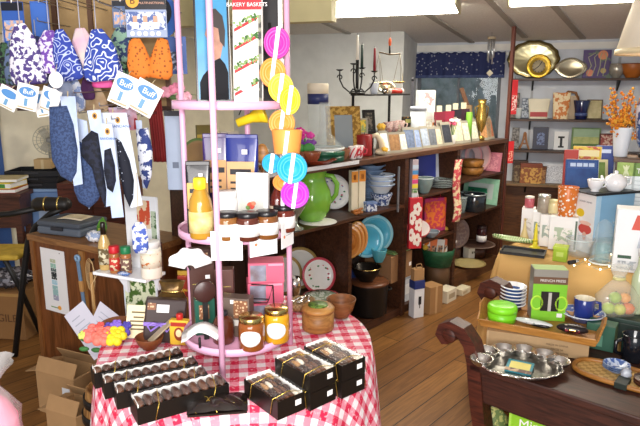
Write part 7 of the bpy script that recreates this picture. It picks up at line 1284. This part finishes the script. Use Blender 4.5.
q = Vector((p.x + .035, p.y - .02, tz)); r = vessel('teapot', 'round white teapot on the black tray', 'teapot', q, .056, .092, [(0, 0), (.55, 0), (.6, .05), (.95, .3), (1, .52), (.85, .8), (.5, .92), (.5, .95), (0, 1)], mat('#f0f0f2', .15, coat=.5), 'pot_body'); MB().ball((0, 0, .098), .010).build('lid_knob', mat('#f0f0f2', .15, coat=.5), r); MB().tube([(-.048, 0, .04), (-.07, -.006, .058), (-.080, -.008, .082)], [.012, .009, .006], 10).build('spout', mat('#f0f0f2', .15, coat=.5), r); MB().tube([(.045, 0, .072), (.078, 0, .07), (.08, 0, .04), (.05, 0, .026)], .006, 8).build('handle', mat('#f0f0f2', .15, coat=.5), r)
q = Vector((p.x - .075, p.y - .035, tz)); r = vessel('cup', 'white footed cup left of the white teapot', 'cup', q, .042, .062, [(0, 0), (.5, 0), (.5, .06), (.4, .12), (.8, .4), (1, .97), (.98, 1), (.92, .96), (.7, .42), (0, .25)], mat('#eeeef0', .15, coat=.5), 'cup'); MB().tube([(.032, 0, .05), (.055, 0, .046), (.05, 0, .026), (.03, 0, .022)], .004, 8).build('handle', mat('#eeeef0', .15, coat=.5), r)
# white box with the red lampshade picture
p = tt(630, 274); k = kz(p); r = carton('lamp_box', 'white box with a red lampshade picture at the right edge', 'box', p + Vector((.04, .05, 0)), math.radians(-24), .19, .11, 64 * k, mat('#eef0f2', .45, var=.02), [('dark_print', mat('#3a5a44', .5), .1, .4, .22, .27), ('grey_print', mat('#a8b0b8', .5, 0, 'blotch', '#dfe3e6', 40), .1, .9, .04, .18)])
MB().prism([(-.03, .205), (.075, .205), (.055, .275), (-.012, .275)], -.0572, -.0548).build('lampshade_picture', mat('#d85a4a', .5), r); MB().prism([(-.0, .12), (.045, .12), (.035, .2), (.010, .2)], -.0572, -.0548).build('lamp_base_picture', mat('#c0c8d0', .5), r)
# glassware and fairy lights
p = tt(601, 264); k = kz(p); r = thing('glass_teapot', 'clear glass teapot with a domed lid before the tall blue box', 'teapot', p, 0); GF = film('#dceaec', .13)
MB().lathe([(0, 0), (9 * k, 0), (11.5 * k, 4 * k), (11.5 * k, 16 * k), (8 * k, 23 * k), (8.4 * k, 25 * k), (7.6 * k, 25 * k), (7.2 * k, 23 * k), (10.8 * k, 16 * k), (10.8 * k, 4 * k), (0, 1 * k)], 28).build('pot_body', GF, r); MB().lathe([(8 * k, 25 * k), (8.4 * k, 30 * k), (6.5 * k, 40 * k), (3 * k, 44 * k), (0, 45 * k)], 24).build('domed_lid', GF, r); MB().tube([(7 * k, 0, 42 * k), (13 * k, 0, 40 * k), (13 * k, 0, 27 * k), (9 * k, 0, 22 * k)], 1 * k, 8).build('handle', GF, r); MB().lathe([(10 * k, .2 * k), (11.8 * k, 1 * k), (11.8 * k, 2.4 * k), (10.8 * k, 2.4 * k)], 28).build('base_rim', mat('#dbe6e8', .1), r); MB().cyl(7 * k, 2 * k, 20 * k, 20).build('infuser', film('#8ad0d8', .25), r)
p = tt(579, 256); r = vessel('glass_bowl', 'clear square-sided glass bowl between lime cube and teapot', 'bowl', p, 14 * k, 18 * k, [(0, 0), (.8, 0), (.86, .05), (1, .98), (.97, 1), (.92, .95), (.8, .1), (0, .06)], film('#e2ecee', .16), 'bowl', extra=[('rim', [(.96, .96), (1.03, .97), (1.03, 1.02), (.96, 1.0)], mat('#dbe6e8', .1))])
p = tt(573, 265); r = thing('stopper', 'small dark stopper lying by the glass bowl', 'stopper', p, .4); MB().at(T3(0, 0, .011) @ RY(90)).cyl(.010, -.03, .01, 14).build('stem', INK, r); MB().at(T3(0, 0, .011) @ RY(90)).cyl(.0108, .012, .03, 14).build('cap', SILVER, r)
r = thing('fairy_lights', 'string of tiny warm lights among the glassware on the tan cloth', 'string lights', tt(590, 266)); o0 = r.location.copy(); pts = []
for px, py in ((566, 263), (574, 268), (585, 262), (589, 267), (600, 272), (609, 269), (612, 262), (611, 257)): v = tt(px, py) - o0; v.z = .003; pts.append(tuple(v))
MB().tube(pts, .0014, 5).build('wire', mat('#c8d0c0', .5), r)
for i, v in enumerate(pts[1:]): MB().ball((v[0], v[1], v[2] + .006), .0042, n=8, m=6).build('bulb', mat('#ffe8b0', .5, emit=9.0, var=0), r)
# the display crate with books, the riser, brochures, vase, lamp
pc_ = tt(590, 226); cz = 1.065
cr = TT.col(588, .60, .9); r = thing('display_crate', 'dark navy crate at the back of the tan table holding up the books', 'crate', (cr.x, cr.y, ZT2), a_tt + .45); hC = cz - ZT2
MB().box(-.15, .115, -.10, .10, 0, hC - .012, .006).build('crate_body', mat('#262c48', .6), r); MB().box(-.155, .12, -.105, .105, hC - .012, hC, .003).build('lid', mat('#303858', .6), r); panel(r, 'handle_slot', INK, -.04, .04, hC * .55, hC * .7, -.10)
fc = Frame(cr.x, cr.y, math.degrees(a_tt + .45)); FR = a_tt + .45
def onc2(px, d): return fc.col(px, d, cz + .0012)
k = kz(Vector((cr.x, cr.y, cz)))
book('book', 'red book at the left end of the crate, half behind the blue one', onc2(569, -.02), FR + .1, 13 * k, 42 * k, .03, mat('#a8342c', .5), [('cover_band', mat('#c86a50', .5), .2, .8, .7, .8)])
book('book', 'book with a yellow and red picture cover, tallest on the crate', onc2(584, .03), FR, 26 * k, 45 * k, .03, mat('#d8b83c', .5, 0, 'blotch', '#b8502c', 30), [('title_band', mat('#e0d4a0', .5), .08, .92, .78, .92)])
r = book('book', 'deep blue sea picture book at the front of the crate', onc2(581, -.075), FR + .12, 30 * k, 34 * k, .02, mat('#1f3f7c', .4, 0, 'soft', '#2c5a9a', 14), [('title_lettering_band', mat('#3a5a98', .4), .06, .94, .74, .94)], tilt=14)
for x0, x1 in ((-11, -6), (-5, 0), (1, 5), (6, 11)): MB().at(lean(14)).box(x0 * k, x1 * k, -.0024, 0, 27 * k, 30.5 * k).build('title_stroke', mat('#c0d0e8', .5), r)
book('book', 'dark blue book at the right of the crate', onc2(602, .05), FR, 17 * k, 46 * k, .03, mat('#283f8c', .5), [('title_band', mat('#c8d4ec', .5), .12, .8, .84, .92)])
frame_pic('framed_picture', 'cream framed green strip picture leaning at the crate\'s right', 'frame', onc2(601, -.04), FR + .3, 13 * k, 34 * k, mat('#d8cfa0', .5), mat('#8aa05a', .5, 0, 'soft', '#5a7a3a', 20), .2, 12)
carton('lime_box', 'lime and cream box in front of the navy crate', 'box', Vector((TT.col(579, .44, .9).x, TT.col(579, .44, .9).y, ZT2)), FR, 24 * k, .07, .245, mat('#c8cc9a', .5), [('green_panel', mat('#8aa83a', .5), .1, .9, .3, .8)], None, (mat('#d8dcae', .5), .03))
RZ_ = 1.28; rc = TT.col(640, .66, .9); r = thing('display_riser', 'wooden riser at the right of the tan table holding vase and lamp', 'riser', (rc.x, rc.y, ZT2), FR - .1); hR = RZ_ - ZT2; WR = mat('#6a4a2c', .45, 0, 'wood', '#4a3220', 20)
MB().box(-.165, .30, -.09, .14, hR - .02, hR, .002).build('top', WR, r)
for x in (-.14, .27): MB().box(x - .012, x + .012, -.07, .12, 0, hR - .02).build('side', WR, r)
fr_ = Frame(rc.x, rc.y, math.degrees(FR - .1))
for i, px in enumerate((618, 634)):
    q = fr_.col(px, -.155 + .0 * i, ZT2); k = kz(q); r = thing('brochure', ['white brochure with a leaf photo header, left of the pair', 'white brochure with a plain green header, right of the pair'][i], 'brochure', Vector((q.x, q.y, ZT2)), FR - .1, 'tall brochures before the riser'); hb_ = .46; M = lean(5)
    MB().at(M).box(-8.2 * k, 8.2 * k, 0, .003, 0, hb_).build('sheet', mat('#dfe8ea', .5, var=.02), r); MB().at(M).box(-8.2 * k, 8.2 * k, -.001, .0004, hb_ - 13 * k, hb_).build('header', mat('#7a9a3c', .5, 0, 'soft', '#a8c060', 20) if i == 0 else mat('#6a8f34', .5), r)
    if i: t = text('Tea', 7 * k, WHITE, r, (0, 0, 0)); t.matrix_local = M @ T3(0, -.002, hb_ - 8 * k) @ RX(90)
    else:
        for a in (-30, 0, 25): MB().at(M @ T3(0, -.0012, hb_ - 8 * k) @ RY(a)).ball((0, 0, 0), 1.2 * k, .0008, 6 * k, 10, 6).build('leaf_picture', mat('#d8e0b0', .5), r)
    mb = MB().at(M)
    for q_ in range(7): mb.box(-6 * k, (5 - q_ % 3 * 2) * k, -.0006, .0002, hb_ - (18 + q_ * 4) * k, hb_ - (17.2 + q_ * 4) * k)
    mb.build('print_line', mat('#b8c4c8', .5), r)
def onr2(px, d): return fr_.col(px, d, RZ_ + .0012)
p = onr2(620, .01); k = kz(p); r = vessel('flower_vase', 'tall white vase of dried orange flowers on the wooden riser', 'vase', p, 9.5 * k, 29 * k, [(0, 0), (.62, 0), (.66, .02), (.95, .94), (1, .97), (.97, 1), (.9, .95), (.6, .1), (0, .08)], mat('#e0e6ec', .3), 'vase')
mb = MB(); rnd = random.Random(11); tips = []
for i in range(26):
    a = rnd.uniform(0, 6.283); sp = rnd.uniform(3, 24); hh = rnd.uniform(34, 68); t_ = (sp * math.cos(a) * k, sp * math.sin(a) * .5 * k, hh * k); tips.append(t_); mb.tube([(0, 0, 10 * k), (t_[0] * .3, t_[1] * .3, 30 * k), t_], .35 * k, 4)
mb.build('stems', mat('#6a4a24', .7), r)
for c, sd in (('#d88a20', 1), ('#c06a1c', 2), ('#e0a83a', 3)):
    mb = MB(); rnd = random.Random(sd)
    for t_ in tips:
        for q_ in range(7): f_ = rnd.uniform(.5, 1.02); mb.ball((t_[0] * f_ + rnd.uniform(-2.6, 2.6) * k, t_[1] * f_ + rnd.uniform(-2, 2) * k, t_[2] * f_ + rnd.uniform(-3, 3) * k), rnd.uniform(.8, 1.7) * k, n=6, m=4)
    mb.build('blossoms', mat(c, .7), r)
p = onr2(651, .02); k = kz(p); r = thing('table_lamp', 'lamp with a blue and white jar base and wide cream pleated shade', 'lamp', p, 0)
MB().cyl(12 * k, 0, 4 * k, 24).build('foot', mat('#16120f', .35), r); MB().lathe([(0, 4 * k), (10 * k, 4 * k), (14 * k, 14 * k), (18 * k, 36 * k), (18 * k, 50 * k), (13 * k, 62 * k), (8 * k, 66 * k), (8 * k, 69 * k), (0, 69 * k)], 30).build('jar_base', mat('#c8d4e4', .15, 0, 'blotch', '#33548f', 22, coat=.6), r); MB().tube([(0, 0, 69 * k), (0, 0, 108 * k)], 1.6 * k, 8).build('stem', BRASS, r)
MB().lathe([(41 * k, 101 * k), (42 * k, 101 * k), (24 * k, 176 * k), (23.4 * k, 176 * k), (41 * k, 101 * k)], 96, wob=lambda a, q, z: .008 * math.cos(48 * a)).build('shade', mat('#efe4d0', .7, var=.02), r); MB().lathe([(40.6 * k, 100 * k), (42.8 * k, 100 * k), (42.4 * k, 105 * k), (40.6 * k, 105 * k)], 64).build('shade_trim', mat('#e0cfa8', .6), r)
MB().ball((0, 0, 114 * k), 5 * k).build('bulb', mat('#ffdca0', .5, emit=6.0, var=0), r)
for a in range(3): MB().tube([(0, 0, 106 * k), (40.5 * k * math.cos(a * 2.09 + .5), 40.5 * k * math.sin(a * 2.09 + .5), 103 * k)], .5 * k, 5).build('shade_spoke', BRASS, r)
l = bpy.data.lights.new('lamp_bulb', 'POINT'); l.energy = 3.0; l.color = (1, .72, .4); l.shadow_soft_size = .03; o = bpy.data.objects.new('lamp_bulb', l); C.objects.link(o); o.parent = r; o.location = (0, 0, 128 * k)
# ================================================================ THE BENCH'S GOODS
def bn(px, py): return Z(px, py, ZBN, .0015)
# flat carton with printed lines, carrying the wooden tray
a = bn(486, 346); b2 = bn(588, 361); d = b2 - a; Lc = d.length; rzc = math.atan2(d.y, d.x); hC2 = .072; Dc = .24
nrm = Vector((-math.sin(rzc), math.cos(rzc), 0)); c = (a + b2) / 2 + nrm * Dc / 2
r = carton('cardboard_box', 'flat printed cardboard carton under the wooden tray on the bench', 'box', c, rzc, Lc, Dc, hC2, mat('#a88a64', .8), [('tape', mat('#b89c74', .6), 0, .02, 0, 1)])
for zz, s_ in ((.66, 'MADE IN CHINA'), (.40, 'PIECES 24'), (.18, 'MADE FOR HOME')): text(s_, .0115, mat('#5a4632', .7), r, (Lc * .20, -Dc / 2 - .0012, hC2 * zz), (PI / 2, PI, 0) if False else (PI / 2, 0, 0))
zt_ = ZBN + hC2 + .003
# the wooden tray
A = at_height(481, 326, zt_); B = at_height(594, 347, zt_); d = B - A; Lt = d.length; rzt = math.atan2(d.y, d.x); Dt = .27; nrm = Vector((-math.sin(rzt), math.cos(rzt), 0)); ct = (A + B) / 2 + nrm * Dt / 2
r = thing('wooden_tray', 'pale wooden tray with raised curved ends on the flat carton', 'tray', ct, rzt); TRM = mat('#b8813f', .4, 0, 'wood', '#98662c', 20); w, e = Lt / 2, Dt / 2
MB().box(-w, w, -e, e, 0, .008, .001).build('base', TRM, r)
for s in (-1, 1): MB().at(T3(0, s * e, .004) @ RX(-s * 16)).box(-w - .006, w + .006, -.004, .004, 0, .032, .001).build('side', TRM, r)
for s in (-1, 1):
    mb = MB().at(T3(s * w, 0, .004) @ RY(s * 24) @ RZ(90)); mb.prism([(-e, 0), (e, 0), (e + .008, .032), (e * .6, .052), (e * .3, .074), (-e * .3, .074), (-e * .6, .052), (-e - .008, .032)], -.004, .004); mb.build('handle_end', TRM, r)
ti_ = zt_ + .0095
def tr(px, py): return Z(px, py, ti_ - .0, .0005)
q = tr(512, 309); k = kz(q)
for i in range(6):
    p = q + Vector((0, 0, i * .0165)); r = vessel('rice_bowl', ['navy and white bowl at the bottom of the stack on the wooden tray', 'second bowl from the bottom of the stack on the wooden tray', 'third bowl from the bottom of the stack on the wooden tray', 'fourth bowl from the bottom of the stack on the wooden tray', 'fifth bowl from the bottom of the stack on the wooden tray', 'topmost white bowl of the stack on the wooden tray'][i], 'bowl', p, 12.5 * k, .034, PB, mat('#2f4a8c' if i == 0 else '#4a66a0', .2, coat=.5), 'bowl', 'stack of small bowls'); MB().lathe([(12.3 * k * .94, .031), (12.7 * k, .0295), (12.75 * k, .0345), (12.2 * k * .95, .0345), (7 * k, .0085), (0, .008)], 28).build('white_glaze', mat('#eceef0', .2, coat=.5), r)
q = tr(501.5, 321); k = kz(q); r = vessel('lime_tub', 'bright lime green lidded bowl at the left front of the wooden tray', 'tub', q, 14.2 * k, 18 * k, [(0, 0), (.86, 0), (.93, .05), (1, .6), (0, .6)], mat('#7ad020', .35), 'tub_body', extra=[('lid', [(0, .6), (1.02, .6), (1.03, .82), (.95, .95), (.7, 1), (0, .97)], mat('#84dc28', .35))])
q = tr(547, 319) + Vector((0, .02, 0)); k = kz(q); hp_ = 52 * k; r = thing('coffee_press_box', 'green and grey box with a coffee press window on the wooden tray', 'box', q, math.radians(-8)); wp = 32 * k
GB = mat('#8f8a80', .45); LG = mat('#7cc030', .45)
MB().box(-wp / 2, wp / 2, -.04, .04, 0, hp_, .002).build('box_body', GB, r)
panel(r, 'brown_band', mat('#6a4c38', .5), -wp / 2, wp / 2, hp_ * .72, hp_ * .86, -.04); panel(r, 'green_band', LG, -wp / 2, wp / 2, hp_ * .58, hp_ * .72, -.04); panel(r, 'green_foot', LG, -wp / 2, wp / 2, 0, hp_ * .579, -.04); text('FRENCH PRESS', 3.6 * k, mat('#e0dcd4', .5), r, (2 * k, -.0416, hp_ * .79))
MB().prism([(-8 * k, 10 * k), (9 * k, 10 * k), (9 * k, 30 * k), (-8 * k, 30 * k)], -.0425, -.041).build('press_picture', mat('#2a2624', .3), r); panel(r, 'press_shine', mat('#b8b4ac', .3), -1 * k, 2 * k, 10 * k, 29 * k, -.0425, .0006)
for s in (-1, 1): MB().at(T3(s * 11.5 * k, -.0415, 18 * k) @ RX(90)).lathe([(4.5 * k, -.001), (6 * k, -.001), (6 * k, .001), (4.5 * k, .001), (4.5 * k, -.001)], 20, sy=1.3).build('leaf_ring', mat('#b0e040', .4), r)
panel(r, 'white_badge', WHITE, 8 * k, 13 * k, 4 * k, 8 * k, -.0414); MB().at(T3(0, 0, hp_)).box(-wp / 2 + .003, wp / 2 - .003, -.037, .037, 0, .0012).build('top_flap', mat('#9ab86a', .5), r)
q = tr(582, 320); k = kz(q); r = vessel('saucer', 'blue patterned saucer under the dark blue mug', 'saucer', q, 21 * k, 8.5 * k, PB, mat('#4a66a8', .2, 0, 'blotch', '#c8d4e8', 50, .58, coat=.5), 'dish', extra=[('rim_band', [(.94, .95), (1.01, .95), (1.01, 1.03), (.94, 1.02)], mat('#c8d0e0', .2))])
q = q + Vector((.0, .0, 8.5 * k * .22)); q = q + Vector((.004, 0, .001)); r = vessel('mug', 'dark blue mug with a cream inside on the patterned saucer', 'mug', q, 10 * k, 21 * k, [(0, 0), (.86, 0), (.92, .04), (1, .98), (.97, 1), (.9, .96), (.84, .1), (0, .08)], mat('#23337c', .12, coat=.7), 'mug_body', extra=[('cream_inside', [(0, .12), (.82, .12), (.885, .97), (.95, 1.004)], mat('#e0d8c0', .3))]); MB().tube([(9 * k, 0, 17 * k), (15 * k, -.004, 16 * k), (16 * k, -.004, 9 * k), (10 * k, 0, 4 * k)], 1.6 * k, 10).build('handle', mat('#23337c', .12, coat=.7), r)
q = tr(533, 325); k = kz(q); r = thing('spoon_rest', 'white patterned spoon rest with dark ends before the press box', 'spoon rest', q, rzt - .08); MB().at(T3(0, 0, .014)).ball((0, 0, 0), 19 * k, .022, .012, 20, 10).build('rest', mat('#d8dcdc', .25, 0, 'blotch', '#8aa09a', 60, .62, coat=.4), r); MB().at(T3(7 * k, -.012, .009)).ball((0, 0, 0), 10 * k, .012, .009, 14, 8).build('dark_underside', mat('#18181c', .3), r)
q = tr(572, 333); k = kz(q); r = thing('glasses_case', 'black oval case with red and white flowers on the wooden tray', 'case', q, rzt + .05); MB().at(T3(0, 0, .018)).ball((0, 0, 0), 15 * k, .026, .018, 22, 12).build('lower_shell', mat('#1c181c', .3, 0, 'blotch', '#a04048', 60, .60), r); MB().at(T3(0, 0, .021)).ball((0, 0, 0), 14.6 * k, .0255, .018, 22, 12).build('upper_shell', mat('#1f1a1e', .3, 0, 'blotch', '#c8b8b0', 70, .64), r); MB().box(-3 * k, 3 * k, -.029, -.024, .014, .024, .002).build('clasp', BRASS, r)
# the silver cup tray
q = bn(519, 370); k = kz(q); q += Vector((0, -.0, 0)); r = thing('silver_tray', 'round scalloped silver tray with six small silver cups', 'tray', q, math.radians(-10)); RT = 41 * k
MB().lathe([(0, 0), (RT * .72, 0), (RT * .8, .004), (RT, .022), (RT * 1.0, .026), (RT * .78, .008), (RT * .7, .004), (0, .004)], 64, sy=.74).build('tray_dish', mat('#b8b4ac', .32, 1, var=0), r)
mb = MB(); mb.tube([(RT * 1.0 * (1 + .02 * math.cos(18 * t * PI / 84)) * math.cos(t * PI / 84), RT * .74 * (1 + .02 * math.cos(18 * t * PI / 84)) * math.sin(t * PI / 84), .026 + .002 * math.sin(t * 2.2)) for t in range(168)], .0035, 6, True); mb.build('beaded_rim', SILVER, r)
for i, a_ in enumerate((188, 142, 108, 78, 44, 10)):
    t_ = math.radians(a_); MB().lathe([(x * 11.5 * k, .012 + z * .034) for x, z in [(0, 0), (.45, 0), (.5, .06), (.85, .45), (1, .97), (1.04, 1), (.95, .97), (.78, .45), (.4, .14), (0, .12)]], 24, (RT * .92 * math.cos(t_), RT * .66 * math.sin(t_))).build('silver_cup', mat('#dcdad6', .26, 1, var=0), r)
r = thing('booklet', 'small teal and yellow booklet lying in the silver tray', 'booklet', q + Vector((0.0, -.005, .0055)), math.radians(-28)); MB().at(RX(6)).box(-.05, .05, -.045, .045, .004, .012, .001).build('cover', mat('#3f8f9a', .5, 0, 'soft', '#2f7f90', 12), r); MB().at(RX(6)).box(-.038, .04, -.02, .03, .0118, .0128).build('yellow_panel', mat('#d8cc6a', .5), r); MB().at(RX(6)).box(-.05, .05, -.045, -.022, .0118, .0128).build('photo', mat('#b89a7a', .5, 0, 'blotch', '#5a3a30', 60), r)
# wicker tray with napkin strap, saucers, coaster
A = bn(571, 375); q = bn(625, 384); k = kz(q); d = bn(640, 396) - bn(572, 376); rzw = math.atan2(d.y, d.x)
r = thing('wicker_tray', 'long oval wicker tray with a wooden rim at the bench front', 'tray', q + Vector((.02, .03, 0)), rzw); Lw, Dw = .19, .085
def ov(s, n=64): return [(math.copysign(abs(math.cos(2 * PI * i / n)) ** .6, math.cos(2 * PI * i / n)) * Lw * s, math.copysign(abs(math.sin(2 * PI * i / n)) ** .8, math.sin(2 * PI * i / n)) * (Dw - Lw + Lw * s)) for i in range(n)]
mb = MB(); o_ = ov(.97); n_ = len(o_); mb._add([(x, y, 0) for x, y in o_] + [(x, y, .008) for x, y in o_], [tuple(range(n_))[::-1], tuple(range(n_, 2 * n_))] + [(i, (i + 1) % n_, n_ + (i + 1) % n_, n_ + i) for i in range(n_)], False); mb.build('wicker_base', mat('#d0ac6c', .6, 0, 'weave', '#b08a4c', 55), r)
MB().tube([(x, y, .012) for x, y in ov(1.0)], .010, 8, True).build('wooden_rim', mat('#a06c30', .4, 0, 'wood', '#80521e', 20), r)
MB().box(-.022, .022, -Dw - .013, -Dw * .3, .0, .024, .002).build('dark_strap', mat('#1e2620', .5), r)
wz = r.location.z + .0095; W0 = r.location.copy()
def onw(x, y): return Vector((W0.x + x * math.cos(rzw) - y * math.sin(rzw), W0.y + x * math.sin(rzw) + y * math.cos(rzw), wz))
for i in range(3): vessel('sauce_dish', ['lowest of three small blue dishes on the wicker tray', 'middle of three small blue dishes on the wicker tray', 'topmost of three small blue dishes on the wicker tray'][i], 'dish', onw(-.045, .03) + Vector((0, 0, .0075 * i)), .05, .018, PB, mat('#7f98c0', .2, coat=.4), 'dish', 'small blue dishes', extra=[('painted_inside', [(0, .22), (.5, .24), (.92, .96), (.97, 1.01)], mat('#4a66a4', .2, 0, 'blotch', '#b8c8e0', 60))])
r = thing('napkin_wrap', 'crumpled clear wrap on the wicker tray between dishes and coasters', 'wrap', onw(.0, -.015), 0); MB().ball((0, 0, .022), .02, .016, .022, 14, 8, lambda a, t: .18 * math.sin(5 * a + 4 * t)).build('wrap', mat('#b8bcc4', .15, 0, 'soft', '#8a90a0', 40, coat=.5), r)
for i in range(2): r = thing('coaster', ['lower dark wooden coaster at the right of the wicker tray', 'upper dark wooden coaster at the right of the wicker tray'][i], 'coaster', onw(.075, -.005) + Vector((0, 0, .0115 * i)), 0, 'dark coasters'); MB().cyl(.05, 0, .011, 32).build('coaster', mat('#4a2a1c', .4, 0, 'wood', '#331a10', 20), r); MB().lathe([(.046, .0105), (.05, .0108), (.05, .0113), (.046, .0113)], 32).build('rim', mat('#5a3422', .4), r)
q = bn(634, 363) + Vector((.01, .03, 0)); k = kz(q); r = vessel('mug', 'black mug with its handle to the left behind the wicker tray', 'mug', q, 12 * k, 27 * k, [(0, 0), (.9, 0), (.95, .04), (1, .98), (.97, 1), (.92, .96), (.88, .1), (0, .08)], mat('#14161c', .15, coat=.6), 'mug_body'); MB().tube([(-11 * k, 0, 22 * k), (-19 * k, -.004, 20 * k), (-19 * k, -.004, 9 * k), (-11 * k, 0, 5 * k)], 2 * k, 10).build('handle', mat('#14161c', .15, coat=.6), r)
q = bn(603, 352) + Vector((.012, .05, 0)); k = kz(q); carton('green_box', 'dark green box between flat carton and black mug', 'box', q, a_bn + .1, 26 * k, .08, 26 * k, mat('#2f5a48', .5), [('label', mat('#5a8a74', .5), .1, .6, .15, .6)])
q = bn(622, 350) + Vector((.05, .17, 0)); k = kz(q); hs = .10; r = thing('bench_block', 'low dark box behind the green box holding the fruit bag', 'box', q, a_bn + .1); MB().box(-.11, .11, -.06, .06, 0, hs - .02, .004).build('box_body', mat('#2c3a34', .5), r); MB().box(-.113, .113, -.063, .063, hs - .02, hs, .004).build('lid', mat('#34463e', .5), r)
q2 = q + Vector((-.01, -.01, hs + .0015)); r = thing('fruit_bag', 'clear cellophane bag of green, orange and yellow fruit sweets tied at the top', 'bag', q2, 0)
MB().lathe([(0, 0), (.085, 0), (.10, .03), (.095, .08), (.06, .13), (.022, .165), (.035, .2), (.05, .225), (.048, .225), (.02, .17)], 28, sy=.6, wob=lambda a, q_, z: .08 * math.sin(5 * a + 30 * z) + .04 * math.sin(11 * a)).build('cellophane', film('#f4f4e8', .2), r); MB().lathe([(.023, .16), (.028, .16), (.028, .172), (.023, .172)], 16, sy=.8).build('tie', mat('#d8d090', .4), r)
for i, (x, y, z_, R_, c, lab) in enumerate(((-.045, -.02, .032, .028, '#a8c040', 'lime green sweet fruit low at the left of the cellophane bag'), (.0, -.03, .03, .027, '#c8cc50', 'yellow green sweet fruit low in the middle of the bag'), (.04, -.025, .032, .028, '#e07a3c', 'orange sweet fruit low at the right of the bag'), (-.015, -.01, .078, .027, '#9ab83a', 'green sweet fruit on top in the bag'), (.03, -.01, .076, .024, '#e8a04a', 'amber sweet fruit on top in the bag'))): t = thing('sweet_fruit', lab, 'sweet', q2 + Vector((x, y, z_ - R_ + .001)), 0, 'fruit sweets in the cellophane bag'); MB().ball((0, 0, R_), R_, R_, R_ * .95).build('fruit', mat(c, .4), t); MB().tube([(0, 0, R_ * 1.9), (.003, 0, R_ * 2.15)], .002, 5).build('stalk', mat('#4a5a2a', .6), t)
q = q + Vector((.085, .0, hs + .0015)); r = vessel('oil_bottle', 'tall clear bottle with a pale cap at the right picture edge', 'bottle', q, .03, .30, [(0, 0), (.9, 0), (1, .03), (1, .55), (.5, .7), (.4, .74), (.4, .88), (0, .88)], mat('#b8c4a0', .1, 0, coat=.5), 'bottle_body', extra=[('cap', [(0, .88), (.48, .88), (.48, 1), (0, 1)], mat('#dfe4e0', .3))])
# ---- on the bench's lower board
def lb(px, d): return BN.col(px, d, .1265)
q = lb(527, .13); k = kz(q); r = carton('mint_tea_box', 'lime green box with white lettering under the bench', 'box', q, a_bn + .28, 38 * k, .09, .24, mat('#8cc42c', .45), [('side_stripe', mat('#a8d850', .45), .0, .06, 0, 1)], None, (mat('#5a8a3a', .45), .012)); text('Mint', 13 * k, WHITE, r, (2 * k, -.0466, .19)); panel(r, 'print_line', mat('#e0f0c0', .5), -10 * k, 14 * k, .15, .157, -.045)
q = lb(490, .13); k = kz(q); r = thing('candy_bag', 'clear bag of pale yellow sweets under the left end of the bench', 'bag', q, 0); MB().ball((0, 0, .10), 16 * k, .05, .10, 18, 12, lambda a, t: .08 * math.sin(6 * a + 5 * t)).build('sweets', mat('#b8b470', .5, 0, 'blotch', '#6a7a4a', 40), r); MB().tube([(0, 0, .19), (0, 0, .215)], [.012, .022], 10).build('tied_neck', mat('#d0d0b8', .3), r)
q = lb(584, .15); k = kz(q); carton('cardboard_box', 'plain cardboard box under the right part of the bench', 'box', q, a_bn + .1, .22, .16, .19, mat('#a5835c', .8), [('tape', mat('#b89c74', .6), .45, .55, 0, 1)])
q = lb(632, .15); carton('green_box', 'yellow green box at the right end under the bench', 'box', q, a_bn, .14, .14, .19, mat('#7a9a4a', .5), [('label', mat('#c8d080', .5), .15, .85, .3, .8)])
